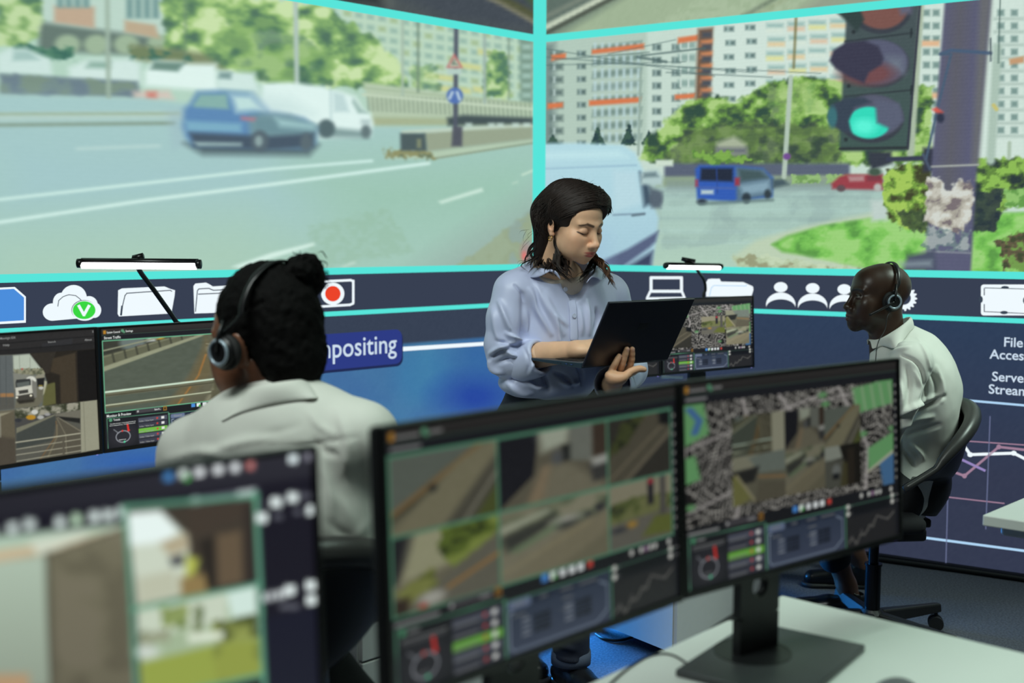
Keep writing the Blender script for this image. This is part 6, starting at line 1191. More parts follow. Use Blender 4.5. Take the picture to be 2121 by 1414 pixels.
# left hand: fingers laid against the back of the lid, thumb along its lower edge
sd = SDF(); nails = []
fr = [[(1266, 769), (1274, 754), (1282.5, 737)], [(1280, 775), (1289, 753), (1298.5, 723)], [(1290, 778), (1306.5, 753), (1309.5, 723)]]
for q, r0, r1 in zip(fr, (0.0086, 0.0094, 0.0092), (0.0066, 0.0072, 0.0072)):
    pts = [lid_at(*q[0], 0.011), lid_at(*q[1], 0.0155), lid_at(*q[2], 0.0085)]; pts = list(spline(pts, 7)); finger(sd, pts, r0, r1); nails.append((pts[-1] + lidn * 0.004, pts[-1] - pts[-2]))
finger(sd, list(spline([P(1300, 773, 2.99), P(1312, 767, 2.995), P(1324, 763.5, 3.0), P(1334, 765, 3.005)], 7)), 0.0095, 0.0076)
pf = lid_at(1300, 768, 0.006); finger(sd, [P(1301, 776, 2.99), P(1312, 770, 3.02), P(1320, 766, 3.06)], 0.0095, 0.008)
for q in ((1262, 777, 2.985), (1272, 783, 2.98), (1283, 784, 2.978), (1291, 781, 2.978)): sd.cone(P(*q), P(1268, 795, 3.045), 0.0118, 0.020, 0.010)
sd.ell(P(1276, 784, 2.99), (0.024, 0.018, 0.017), 0.010); sd.cone(P(1268, 794, 3.04), P(1264, 803, 3.10), 0.0215, 0.024, 0.015)
V, F = build_mesh(sd, 0.0022, 1); nm = np.zeros(len(V)); kn = np.zeros(len(V))
for c, d in nails: nm = np.maximum(nm, ell_mask(V, c + (d / np.linalg.norm(d)) * 0.002 + lidn * 0.002, (0.0042, 0.0042, 0.0062), 0.5))
wparts.append((V, F, paint_skin(V, (206, 160, 128), [(nm, (206, 158, 144), 0.9)])))
V, F, C_ = join(wparts); me = mesh_np('body', V, F, skinmat); set_attr(me, 'tint', C_); wbody = link('body', me, pw, True)
# undershirt
sd = SDF(); sd.ell(P(1172, 640, WY + 0.03), (0.135, 0.094, 0.15), 0.03, rot(0.66)); sd.cone(P(1178, 600, WY + 0.01), neck, 0.064, 0.058, 0.04); sd.box(neck + [0, 0, 0.085], (0.2, 0.2, 0.08), 0.01, 0.012, rot(0.6, 0.45), sub=True)
V, F = build_mesh(sd, 0.006, 1); link('undershirt', mesh_np('undershirt', V, F, tee), pw, True)
# shirt
sd = SDF()
sd.ell(P(1168, 640, WY + 0.01), (0.168, 0.115, 0.17), 0.04, rot(0.66)); sd.ell(P(1150, 730, WY + 0.01), (0.165, 0.125, 0.16), 0.06, rot(0.66)); sd.ell(P(1128, 792, WY), (0.128, 0.118, 0.050), 0.03, rot(0.66)); sd.ell(P(1072, 792, 3.22), (0.055, 0.06, 0.032), 0.03)
sd.cone(P(1165, 588, WY + 0.05), P(1072, 598, 3.22), 0.062, 0.056, 0.05); sd.cone(P(1175, 590, WY + 0.05), P(1258, 608, 3.40), 0.060, 0.052, 0.05)
sd.chain([P(1188, 556, 3.22), P(1194, 582, 3.205), P(1193, 602, 3.20), P(1188, 630, 3.188)], [0.062, 0.044, 0.026, 0.006], 0.005, sub=True); sd.cone(neck + [0.01, 0.01, 0], neck + [0.01, 0.01, 0.15], 0.052, 0.062, 0.01, sub=True)
# sleeves
sd.chain([P(1062, 606, 3.20), P(1048, 660, 3.185), P(1044, 715, 3.185), P(1048, 744, 3.19)], [0.056, 0.052, 0.052, 0.046], 0.018); sd.chain([P(1048, 744, 3.19), P(1082, 746, 3.178), P(1096, 745, 3.17)], [0.047, 0.044, 0.041], 0.02)
sd.chain([P(1262, 612, 3.41), P(1290, 690, 3.45), P(1300, 765, 3.40)], [0.056, 0.056, 0.054], 0.03); sd.chain([P(1300, 765, 3.40), P(1275, 798, 3.14)], [0.054, 0.046], 0.03)
folds = [([(1098, 600), (1112, 640), (1140, 690)], 0.007, 7), ([(1110, 590), (1135, 640), (1165, 690)], 0.006, 8), ([(1130, 610), (1150, 650), (1172, 672)], 0.005, 6), ([(1150, 655), (1158, 700), (1164, 712)], 0.005, 4), ([(1084, 610), (1086, 660), (1082, 705)], -0.005, 7), ([(1090, 690), (1088, 640)], 0.006, 6),
         ([(1035, 625), (1052, 670), (1066, 700)], 0.007, 6), ([(1020, 640), (1030, 690), (1040, 720)], 0.004, 7), ([(1050, 690), (1062, 700), (1078, 706)], 0.010, 5), ([(1030, 706), (1050, 712), (1072, 718)], -0.006, 4), ([(1018, 730), (1045, 716), (1070, 708)], 0.008, 5), ([(1016, 742), (1034, 728), (1052, 722)], -0.006, 4), ([(1046, 722), (1060, 734), (1072, 738)], 0.008, 4), ([(1030, 752), (1052, 744), (1070, 748)], -0.005, 5), ([(1014, 735), (1020, 762), (1040, 774)], 0.005, 6),
         ([(1120, 770), (1130, 790), (1136, 806)], -0.008, 5), ([(1150, 772), (1172, 782), (1186, 800)], -0.007, 4), ([(1090, 790), (1110, 802), (1128, 800)], 0.006, 6), ([(1160, 790), (1176, 796), (1200, 790)], 0.006, 5), ([(1050, 792), (1075, 812), (1100, 816)], 0.005, 6), ([(1196, 760), (1205, 775), (1204, 795)], -0.006, 4), ([(1215, 625), (1216, 650), (1220, 690)], 0.005, 6), ([(1236, 640), (1240, 660), (1232, 690)], -0.006, 5), ([(1200, 640), (1205, 690)], 0.004, 6), ([(1066, 590), (1080, 606), (1086, 622)], -0.004, 3), ([(1058, 786), (1074, 780), (1090, 778)], -0.006, 4)]
shirt = cloth('shirt', sd, 0.0036, shirt_blue, pw, [(p_, a_ * 1.35, w_) for p_, a_, w_ in folds], 0.0035, 16, (1.2, 1.2, 0.6), 2.0)
def on_front(x, y, o, off=0.0, Y0=2.6):
    "first cloth point met along the sight line (front of the torso)"
    d = ray(x, y); d = d / np.linalg.norm(d); dg = None
    ok, loc, nrm, idx = o.ray_cast(o.matrix_world.inverted() @ Vector(cC), (o.matrix_world.inverted().to_3x3() @ Vector(d)))
    return (np.array(o.matrix_world @ loc) + np.array(nrm) * off) if ok else P(x, y, WY - 0.1)
bpy.context.view_layer.update()
cs = SDF(); c0, c1 = P(1084, 749, 3.180), P(1112, 741, 3.150); ax = (c1 - c0) / np.linalg.norm(c1 - c0); cs.cone(c0, c1, 0.0555, 0.0530, 0.008); cs.cone(c0 + ax * 0.02, c1 + ax * 0.06, 0.035, 0.0445, 0.004, sub=True)
tl = np.array([0.25, 0, 1.0]); cs.box(c1 + ax * 0.045, (0.03, 0.12, 0.12), 0.002, 0.004, np.array([ax, np.cross([0, 0, 1.0], ax) / np.linalg.norm(np.cross([0, 0, 1.0], ax)), np.cross(ax, np.cross([0, 0, 1.0], ax) / np.linalg.norm(np.cross([0, 0, 1.0], ax)))]).T, sub=True)
cuffR = cloth('rolled_cuff', cs, 0.0035, shirt_blue, shirt, [([(1086, 722), (1096, 750), (1092, 772)], -0.003, 4), ([(1098, 730), (1106, 748), (1100, 768)], 0.003, 4)], 0.003, 22, seed=5)
cs = SDF(); c0, c1 = P(1280, 803, 3.18), P(1270, 795, 3.06); ax = (c1 - c0) / np.linalg.norm(c1 - c0); cs.cone(c0, c1, 0.052, 0.052, 0.01); cs.cone(c0 + ax * 0.02, c1 + ax * 0.08, 0.040, 0.049, 0.004, sub=True)
cuffL = cloth('open_cuff', cs, 0.0035, shirt_blue, shirt, [([(1290, 770), (1302, 786), (1300, 806)], 0.004, 4)], 0.004, 20, seed=7)
# collar, placket, buttons
def collar_side(pts_in, pts_out, name='collar'):
    a_ = spline(pts_in, 14); b_ = spline(pts_out, 14); mid = (a_ + b_) / 2 + np.array([0, -0.012, 0.012]); return sheet(name, [a_, (a_ + mid) / 2 + [0, -0.003, 0.004], mid, (b_ + mid) / 2 + [0, -0.002, 0.0], b_], shirt_blue, shirt, 0.004)
F_ = lambda x, y, off=0.006: on_front(x, y, shirt, off)
nk = hw.w((0, 0.06, -0.13))
collar_side([nk + [0.0, 0.045, 0.035], P(1118, 548, 3.29), P(1128, 556, 3.21), P(1150, 566, 3.16), P(1163, 582, 3.135)], [nk + [-0.01, 0.085, -0.015], P(1082, 562, 3.29), P(1094, 574, 3.19), P(1118, 573, 3.165), P(1138, 556, 3.15)])
collar_side([nk + [0.0, 0.045, 0.035], P(1228, 548, 3.33), P(1236, 556, 3.27), P(1229, 566, 3.20), P(1212, 590, 3.15)], [nk + [0.02, 0.085, -0.015], P(1252, 562, 3.37), P(1254, 570, 3.30), P(1246, 582, 3.25), P(1238, 574, 3.20)])
def strip(pts, w, name, off=0.003, m=shirt_blue, parent=shirt, o=shirt, thick=0.003):
    q = np.array(pts, float); L = []
    for k in range(len(q)):
        d = q[min(k + 1, len(q) - 1)] - q[max(k - 1, 0)]; d /= np.linalg.norm(d); nn = np.array([-d[1], d[0]]) * w / 2; L.append([on_front(*(q[k] - nn), o, off), on_front(*q[k], o, off + 0.001), on_front(*(q[k] + nn), o, off)])
    return sheet(name, L, m, parent, thick)
strip(spline([(1184, 622), (1187, 650), (1188, 680), (1188, 706)], 12), 17, 'placket')
for x, y in ((1187, 654), (1167, 601)):
    c = on_front(x, y, shirt, 0.007); n_ = np.array([0.45, -0.85, 0.2]); z_ = Vector(n_ / np.linalg.norm(n_)); M = Vector((0, 0, 1)).rotation_difference(z_).to_matrix().to_4x4()
    MB().lathe([(0.0065, -0.001), (0.0065, 0.0012), (0.0052, 0.0020), (0.0045, 0.0014), (0.001, 0.0014)], c, M, 20).build('button', button, shirt, world=True)
# earring
MB().tube([hw.w((-0.0785 + 0.003 * 0, 0.002 + 0.007 * math.cos(a), -0.034 + 0.007 * math.sin(a))) for a in np.linspace(0, 2 * PI, 20)], 0.0012, 8, caps=False).build('earring', mat('gold', (190, 150, 80), 0.25, metal=1.0), pw, world=True, smooth=True)
# hair
sd = SDF(); sd.ell((0, 0.016, 0.052), (0.087, 0.101, 0.086), 0.02); sd.ell((0.025, -0.030, 0.078), (0.064, 0.056, 0.050), 0.03); sd.ell((-0.02, 0.082, 0.022), (0.062, 0.044, 0.050), 0.03); sd.cone((-0.01, 0.064, -0.02), (0.0, 0.056, -0.09), 0.044, 0.036, 0.03); sd.cone((0.055, 0.050, -0.02), (0.066, 0.035, -0.10), 0.036, 0.016, 0.03)
sd.cone((-0.060, 0.055, -0.005), (-0.050, 0.058, -0.10), 0.026, 0.020, 0.03); sd.cone((0.074, -0.020, 0.045), (0.080, -0.022, -0.02), 0.022, 0.010, 0.02)
sd.ell((0.004, -0.122, 0.004), (0.070, 0.080, 0.092), 0.010, sub=True); sd.ell((-0.034, -0.100, 0.030), (0.046, 0.062, 0.050), 0.010, rot(0, 0, 0.4), sub=True); sd.ell((-0.092, -0.032, -0.045), (0.044, 0.062, 0.070), 0.010, sub=True); sd.ell((-0.098, 0.008, -0.022), (0.030, 0.020, 0.026), 0.008, sub=True)
V, F = build_mesh(sd, 0.004, 1); N = vnormals(V, F)
part = np.abs(V[:, 0] - 0.016); g = np.exp(-(part / 0.010) ** 2) * np.clip((V[:, 2] - 0.08) / 0.03, 0, 1) * (V[:, 1] < 0.05); V = V - N * (g * 0.008)[:, None]
base = MB(); base.add(hw.w(V), F.tolist())
r = random.Random(5); paths = []
def hp(*pts): return [hw.w(p) for p in pts]
def on_cap(pts, lift):
    "slide points along their radii until they lie just above the hair volume"
    c = np.array([0, 0.02, 0.03]); d = np.asarray(pts, float) - c; d = d / np.linalg.norm(d, axis=-1, keepdims=True); sh = d.shape[:-1]; lo_ = np.full(sh, 0.04); hi_ = np.full(sh, 0.2)
    for _ in range(16):
        mid = (lo_ + hi_) / 2; ins = sd(c + d * mid[..., None]) < 0; lo_ = np.where(ins, mid, lo_); hi_ = np.where(ins, hi_, mid)
    return c + d * (lo_ + lift)[..., None]
def lerp(a_, b_, t): return np.array(a_) * (1 - t) + np.array(b_) * t
raw = []
for k in range(900):            # fine locks combed from the parting down both sides and back
    u = r.random(); far = r.random() < 0.36; j = lambda s_: np.array([r.gauss(0, s_), r.gauss(0, s_), r.gauss(0, s_)])
    S0 = lerp((0.016, -0.080, 0.078), (0.012, 0.075, 0.125), u)
    if far: M0 = lerp((0.062, -0.060, 0.078), (0.06, 0.07, 0.10), u); E0 = lerp((0.092, -0.030, 0.004), (0.06, 0.10, 0.0), u)
    else: M0 = lerp((-0.062, -0.056, 0.064), (-0.05, 0.085, 0.10), u); E0 = lerp((-0.090, 0.022, -0.004), (-0.035, 0.125, 0.0), u)
    q = spline([S0 + j(0.003), M0 + j(0.006), E0 + j(0.008)], 9); a_ = r.uniform(0, 0.35); b_ = r.uniform(0.65, 1.0); q = spline(q, 30)[int(a_ * 29):int(b_ * 29) + 1]; raw.append(spline(q, 7))
for k in range(330):            # hair hanging behind the ears and over the nape
    ph = r.uniform(-1.95, 1.75); za = r.uniform(-0.01, 0.085); zb = max(za - r.uniform(0.05, 0.12), -0.10); pts = []
    for i, z in enumerate(np.linspace(za, zb, 7)): a_ = ph + 0.05 * math.sin(i * 1.0 + k); pts.append((0.09 * math.sin(a_), 0.02 + 0.1 * math.cos(a_), z))
    raw.append(np.array(pts))
raw = np.array(raw); lifts = np.array([r.uniform(-0.0005, 0.0022) for _ in raw])[:, None] * np.ones((1, 7)); raw = on_cap(raw, lifts)
paths = []
for q in raw:
    g = np.linalg.norm(q - [0, 0.02, 0.03], axis=1) > 0.074
    if g.sum() >= 4: paths.append(hw.w(q[g]))
strands(base, paths, 0.0017, 5, 0.4)
def fall(pts, n, spread, rad, seed, wob=0.010, curl=1.0):
    "locks: each a clump of strands that wave together and taper to a curl"
    rr_ = random.Random(seed); out = []; q = spline([P(*p) for p in pts], 11); n_ = len(q)
    for k in range(n):
        if k % 8 == 0: o = np.array([rr_.gauss(0, 1), rr_.gauss(0, 1), rr_.gauss(0, 0.5)]) * spread; ph = rr_.uniform(0, 6); ws = rr_.uniform(0.6, 1.5); cu = rr_.uniform(0.7, 1.2) * curl; ln = rr_.uniform(0.72, 1.0)
        j = np.array([rr_.gauss(0, 1), rr_.gauss(0, 1), rr_.gauss(0, 1)]) * 0.0028; L = []
        for i in range(n_):
            u = i / (n_ - 1); v = u * ln; t_ = v * (n_ - 1); a_ = int(min(t_, n_ - 2)); f = t_ - a_; c = q[a_] * (1 - f) + q[a_ + 1] * f
            L.append(c + o * (0.5 + 0.6 * v) + j * (1 - 0.6 * u) + np.array([math.sin(ph + u * 8.5 * cu), math.cos(ph + u * 7.5 * cu), 0.35 * math.sin(ph * 2 + u * 6)]) * wob * ws * u ** 0.8)
        out.append(L)
    for p_ in out:
        q = spline(p_, 26)[:rr_.randint(22, 26)]; q = spline(q, 24); t_ = np.linspace(0, 1, 24); base.tube(q, rad * (1 - 0.9 * t_ ** 2.5), 5)
fall([(1140, 470, 3.20), (1132, 495, 3.21), (1120, 515, 3.21), (1108, 538, 3.19), (1094, 560, 3.17)], 208, 0.015, 0.0017, 1)
fall([(1150, 490, 3.17), (1150, 510, 3.17), (1154, 535, 3.16), (1162, 558, 3.14), (1172, 578, 3.12)], 120, 0.010, 0.0017, 2)
fall([(1140, 480, 3.21), (1134, 510, 3.22), (1136, 540, 3.20), (1146, 560, 3.16), (1154, 572, 3.14)], 208, 0.015, 0.0017, 3)
fall([(1222, 520, 3.26), (1230, 538, 3.24), (1224, 554, 3.20), (1206, 572, 3.14), (1196, 592, 3.11)], 46, 0.009, 0.0017, 4)
fall([(1222, 528, 3.25), (1236, 542, 3.22), (1246, 555, 3.20), (1258, 575, 3.19), (1266, 598, 3.20)], 46, 0.007, 0.0016, 5)
fall([(1238, 392, 3.17), (1254, 412, 3.17), (1261, 434, 3.17), (1256, 452, 3.17)], 50, 0.005, 0.0020, 15, 0.003)
fall([(1142, 415, 3.22), (1124, 436, 3.25), (1112, 450, 3.25), (1124, 458, 3.23)], 60, 0.007, 0.0022, 7, 0.004)
fall([(1152, 500, 3.18), (1160, 530, 3.16), (1170, 556, 3.13), (1180, 588, 3.11)], 12, 0.005, 0.0010, 8, 0.012)
fall([(1128, 480, 3.27), (1112, 520, 3.25), (1100, 545, 3.20), (1090, 560, 3.17), (1110, 572, 3.15)], 16, 0.010, 0.0010, 10, 0.014)
fly = []
for k in range(46):
    a = r.uniform(-1.4, 1.4); y0 = r.uniform(-0.03, 0.1); p0 = on_cap(np.array([[0.09 * math.sin(a), y0, 0.05 + 0.09 * math.cos(a)]]), np.zeros(1))[0]; d = np.array([r.gauss(0, 0.012), r.gauss(0, 0.014), r.gauss(0, 0.006)]); fly.append(hp(p0, p0 + (p0 - [0, 0.02, 0.03]) * 0.03 + d * 0.4, p0 + (p0 - [0, 0.02, 0.03]) * 0.04 + d))
strands(base, fly, 0.00035, 4, 0.3)
for k in range(22):
    x, y = r.uniform(1088, 1125), r.uniform(470, 560); q = P(x, y, 3.26); d = np.array([r.gauss(-0.010, 0.010), 0, r.gauss(-0.01, 0.012)]); strands(base, [[q, q + d + [0, 0, -0.01], q + d * 1.5 + [0.006, 0, -0.022]]], 0.0004, 4)
base.build('hair', hairm_brown, pw, world=True, smooth=True)
lock = base; base = MB(); fall([(1228, 530, 3.22), (1242, 540, 3.18), (1254, 550, 3.16), (1262, 572, 3.15), (1258, 596, 3.14)], 26, 0.006, 0.0011, 6, 0.014); base.build('hair_lock', hairm_light, pw, world=True, smooth=True, label='lighter brown loose lock of hair')
# trousers, belt, shoes
hip = P(1128, 852, 3.32); ankR = np.array([footR[0], footR[1], 0.10]); kneeR = (hip + ankR) / 2 + [0.03, -0.05, 0.02]; footL = np.array([footR[0] - 0.17, footR[1] + 0.16, 0]); ankL = footL + [0, 0, 0.10]; kneeL = (hip + ankL) / 2 + [-0.03, -0.03, 0.02]
sd = SDF(); sd.ell(hip + [0, 0, -0.02], (0.150, 0.115, 0.10), 0.04, rot(0.66)); sd.chain([hip + [0.05, -0.03, -0.06], kneeR, ankR], [0.092, 0.064, 0.056], 0.04); sd.chain([hip + [-0.06, 0.03, -0.06], kneeL, ankL], [0.092, 0.064, 0.056], 0.04); sd.ell(P(1130, 815, 3.31), (0.118, 0.098, 0.05), 0.04, rot(0.66))
jeans = cloth('jeans', sd, 0.008, denim, pw, [([(1150, 1330), (1190, 1345)], 0.006, 5), ([(1155, 1362), (1200, 1370)], 0.006, 5)], 0.006, 12, seed=3)
for a_ in (ankR, ankL): MB().lathe([(0.050, -0.022), (0.0605, -0.020), (0.0615, 0.0), (0.060, 0.020), (0.052, 0.022)], a_, n=40).build('turn_up', mat('denim_turnup', (70, 78, 96), 0.85, noise=0.3, nscale=300), jeans, world=True, smooth=True)
for f_, a_ in ((footR, ankR), (footL, ankL)):
    dd = np.array([0.55, -0.83, 0]); shoe('shoe', f_ - dd * 0.075, f_ + dd * 0.175, pw, top=0.085)
if 0:
    for x,y in ((1170,600),(1190,600),(1190,630),(1210,600),(1188,580),(1188,660)): print('SHIRT',x,y,on_front(x,y,shirt), on_front(x,y,[o for o in pw.children if o.name.startswith('undershirt')][0]))
# ------------------------------------------------------------------ seated man by the right display, in profile
MY = 3.90
pm_ = thing('person', 'seated bald man in a white shirt in profile facing left', 'person', (1.22, MY, 0))
hm = place_head(math.radians(-83), math.radians(-2), 0.0, 0.985, (0.031, -0.087, 0.012), P(1776, 612, MY - 0.04))
S = head_sdf(True, False); V, F = build_mesh(S, 0.0024, 1, (-0.095, -0.13, -0.21), (0.095, 0.125, 0.135))
SKM = (58, 40, 31)
lips = np.maximum(ell_mask(V, (0, -0.096, -0.0575), (0.021, 0.016, 0.0060), 0.5), ell_mask(V, (0, -0.096, -0.0690), (0.019, 0.016, 0.0072), 0.5)) * (V[:, 1] < -0.083)
brow = np.zeros(len(V)); eye = np.zeros(len(V)); iris = np.zeros(len(V)); lash = np.zeros(len(V))
for x in (-1, 1):
    W_ = V * [x, 1, 1]
    brow = np.maximum(brow, np.maximum(seg_mask(W_, (0.010, 0, 0.029), (0.031, 0, 0.034), 0.0042, 0.003), seg_mask(W_, (0.031, 0, 0.034), (0.047, 0, 0.029), 0.003, 0.003)) * (V[:, 1] < -0.05))
    eye = np.maximum(eye, ell_mask(W_, (0.031, -0.088, 0.0098), (0.0125, 0.010, 0.0042), 0.3)); iris = np.maximum(iris, ell_mask(W_, (0.030, -0.088, 0.0100), (0.0048, 0.010, 0.0044), 0.3)); lash = np.maximum(lash, seg_mask(W_, (0.019, 0, 0.0125), (0.044, 0, 0.0128), 0.0016, 0.0015) * (V[:, 1] < -0.05))
beard = np.maximum(ell_mask(V, (0, -0.07, -0.085), (0.05, 0.05, 0.035), 0.8), ell_mask(V, (0, -0.09, -0.050), (0.03, 0.03, 0.010), 0.6)); scalp = np.clip((V[:, 2] - 0.06) / 0.03, 0, 1)
cols = paint_skin(V, SKM, [(scalp, (50, 36, 29), 0.4), (beard, (36, 26, 22), 0.5), (lips, (92, 62, 56), 0.7), (eye, (150, 140, 130), 0.9), (iris, (24, 16, 12), 0.95), (brow, (22, 16, 14), 0.85), (lash, (20, 14, 12), 0.8)])
mp_ = [(hm.w(V), F, cols)]
nkm = hm.w((0, 0.05, -0.15))
shN = P(1888, 752, MY - 0.20); shF = P(1868, 748, MY + 0.20)      # near and far shoulder
hipm = np.array([1.27, MY, 0.52])
sd = SDF(); ch = P(1892, 800, MY); sd.cone(nkm, P(1884, 735, MY), 0.055, 0.07, 0.04); sd.ell(ch, (0.07, 0.12, 0.13), 0.05); sd.cone(ch, hipm, 0.08, 0.10, 0.05); sd.cone(P(1884, 750, MY), shN, 0.04, 0.035, 0.04); sd.cone(P(1884, 750, MY), shF, 0.04, 0.035, 0.04)
elN = P(1822, 915, MY - 0.22); wrN = np.array([1.00, MY - 0.12, 0.655]); elF = P(1800, 910, MY + 0.22); wrF = np.array([1.00, MY + 0.10, 0.655])
sd.chain([shN, elN, wrN], [0.036, 0.034, 0.028], 0.02); sd.chain([shF, elF, wrF], [0.047, 0.040, 0.028], 0.02)
V, F = build_mesh(sd, 0.009, 1); mp_.append((V, F, paint_skin(V, SKM, [])))
for wr, s_ in ((wrN, -1), (wrF, 1)):
    sd = SDF(); d = np.array([-1.0, 0.1, -0.05]); d /= np.linalg.norm(d); sd.cone(wr, wr + d * 0.08, 0.026, 0.034, 0.02)
    for k in range(4): b_ = wr + d * 0.085 + np.array([0, (k - 1.5) * 0.019, 0.0]); finger(sd, [b_, b_ + d * 0.035 + [0, 0, 0.004], b_ + d * 0.062 + [0, 0, -0.012], b_ + d * 0.075 + [0, 0, -0.028]], 0.0095, 0.0075)
    b_ = wr + d * 0.03 + [0, -s_ * 0.028, 0]; finger(sd, [b_, b_ + d * 0.03 + [0, -s_ * 0.016, -0.004], b_ + d * 0.055 + [0, -s_ * 0.018, -0.012]], 0.0115, 0.0085)
    V, F = build_mesh(sd, 0.004, 1); mp_.append((V, F, paint_skin(V, SKM, [])))
# ankles
ankA = onz(1744, 1215, 0.10) * 0 + np.array([*onz(1752, 1250, 0.05)[:2], 0.12]); ankB = np.array([*onz(1770, 1190, 0.05)[:2], 0.14])
sd = SDF(); sd.chain([ankA + [-0.06, 0, 0.16], ankA, ankA + [0.02, 0, -0.06]], [0.042, 0.034, 0.034], 0.02); sd.chain([ankB + [-0.05, 0, 0.16], ankB, ankB + [0.03, 0, -0.06]], [0.042, 0.034, 0.034], 0.02); V, F = build_mesh(sd, 0.006, 1); mp_.append((V, F, paint_skin(V, (92, 64, 50), [])))
V, F, C_ = join(mp_); me = mesh_np('body', V, F, skinmat_m); set_attr(me, 'tint', C_); link('body', me, pm_, True)
# shirt
sd = SDF(); sd.ell(P(1900, 795, MY), (0.120, 0.175, 0.155), 0.05); sd.ell(P(1902, 850, MY), (0.118, 0.165, 0.15), 0.05); sd.cone(P(1890, 900, MY), hipm + [0.02, 0, 0.0], 0.125, 0.15, 0.06); sd.cone(P(1886, 730, MY - 0.02), shN, 0.062, 0.060, 0.05); sd.cone(P(1886, 730, MY), shF, 0.062, 0.060, 0.05); sd.cone(P(1905, 745, MY), P(1935, 800, MY), 0.085, 0.085, 0.05)
sd.cone(P(1872, 706, MY), P(1880, 720, MY), 0.060, 0.070, 0.02); sd.cone(P(1852, 738, MY), P(1862, 820, MY), 0.072, 0.095, 0.04); sd.cone(P(1840, 730, MY - 0.01), P(1852, 790, MY), 0.056, 0.085, 0.03); sd.cone(nkm + (nkm - P(1884, 735, MY)) * 0.3, nkm + (nkm - P(1884, 735, MY)) * 0.9, 0.050, 0.058, 0.006, sub=True)
sd.chain([shN, P(1860, 830, MY - 0.235), elN, wrN * 0.8 + elN * 0.2], [0.066, 0.060, 0.057, 0.045], 0.025); sd.chain([shF, P(1850, 830, MY + 0.235), elF, wrF * 0.8 + elF * 0.2], [0.066, 0.060, 0.057, 0.045], 0.025)
folds = [([(1900, 700), (1916, 730), (1926, 760)], 0.003, 3), ([(1868, 735), (1895, 748), (1912, 775), (1918, 830)], -0.006, 3), ([(1862, 870), (1895, 850), (1925, 838), (1955, 820)], -0.012, 5), ([(1866, 858), (1900, 838), (1940, 818)], 0.010, 6), ([(1866, 885), (1900, 868), (1930, 862)], 0.008, 6), ([(1880, 900), (1910, 890), (1945, 880)], -0.008, 5), ([(1928, 770), (1940, 800), (1935, 830)], -0.006, 5), ([(1940, 760), (1952, 800), (1950, 830)], 0.005, 5), ([(1878, 760), (1884, 800), (1880, 840)], -0.006, 6), ([(1862, 790), (1868, 820), (1866, 850)], 0.006, 6), ([(1890, 920), (1905, 935), (1912, 950)], 0.007, 5), ([(1870, 930), (1885, 950), (1895, 965)], -0.006, 5), ([(1895, 770), (1905, 800), (1898, 830)], 0.004, 4), ([(1850, 715), (1866, 712), (1880, 705)], 0.004, 4), ([(1842, 730), (1864, 724), (1884, 718)], 0.004, 4)]
shirtM = cloth('shirt', sd, 0.0042, shirt_white, pm_, [(p_, a_ * 1.2, w_) for p_, a_, w_ in folds], 0.005, 14, (1, 1, 0.8), 4.0)
bpy.context.view_layer.update()
# collar: a folded band round the neck, higher behind
def ring_collar(c, axis, fwd, r_in, r_out, h_back, h_front, drop, parent, m, open_=0.5, th=0.004, squash=1.0):
    ax = np.array(axis) / np.linalg.norm(axis); f = np.array(fwd) - ax * (np.array(fwd) @ ax); f /= np.linalg.norm(f); s_ = np.cross(ax, f); G = []
    for a in np.linspace(open_, 2 * PI - open_, 40):
        d = f * math.cos(a) + s_ * math.sin(a) * squash; k = (1 - math.cos(a)) / 2; h = h_front + (h_back - h_front) * k; top = np.array(c) + d * r_in + ax * h; mid = np.array(c) + d * (r_in + 0.006) + ax * (h + 0.004); lo = np.array(c) + d * (r_out + 0.014 * (1 - k)) + ax * (h - drop - 0.012 * (1 - k)); base_ = np.array(c) + d * (r_in + 0.002) + ax * (h - 0.035)
        G.append([base_, top, mid, (mid + lo) / 2 + d * 0.002, lo])
    return sheet('collar', np.array(G).transpose(1, 0, 2), m, parent, th)
def leaf(top, low, parent, m=shirt_white):
    def setl(q):
        h = on_front(q[0], q[1], parent, 0.003); p = P(*q); return h if abs(h[1] - p[1]) < 0.09 and np.linalg.norm(h - p) < 0.12 else p
    a_ = spline([P(*q) for q in top], 20); b_ = spline([setl(q) for q in low], 20); return sheet('collar', [a_ + (b_ - a_) * -0.10 + [0, 0.008, -0.012], a_, a_ * 0.66 + b_ * 0.34 + [0, -0.004, 0.002], a_ * 0.33 + b_ * 0.67 + [0, -0.003, 0.001], b_], m, parent, 0.004)
leaf([(1862, 662, 3.99), (1880, 655, 3.94), (1886, 656, 3.885), (1876, 667, 3.84), (1848, 687, 3.825), (1818, 702, 3.85), (1800, 701, 3.90)], [(1868, 684, 4.01), (1888, 676, 3.95), (1893, 680, 3.875), (1880, 694, 3.81), (1856, 722, 3.775), (1830, 717, 3.795), (1806, 724, 3.85)], shirtM)
leaf([(1862, 662, 3.99), (1850, 678, 4.0), (1825, 694, 3.98), (1802, 700, 3.93), (1797, 702, 3.91)], [(1866, 684, 4.02), (1850, 706, 4.03), (1830, 716, 4.02), (1808, 714, 3.97), (1796, 714, 3.93)], shirtM)
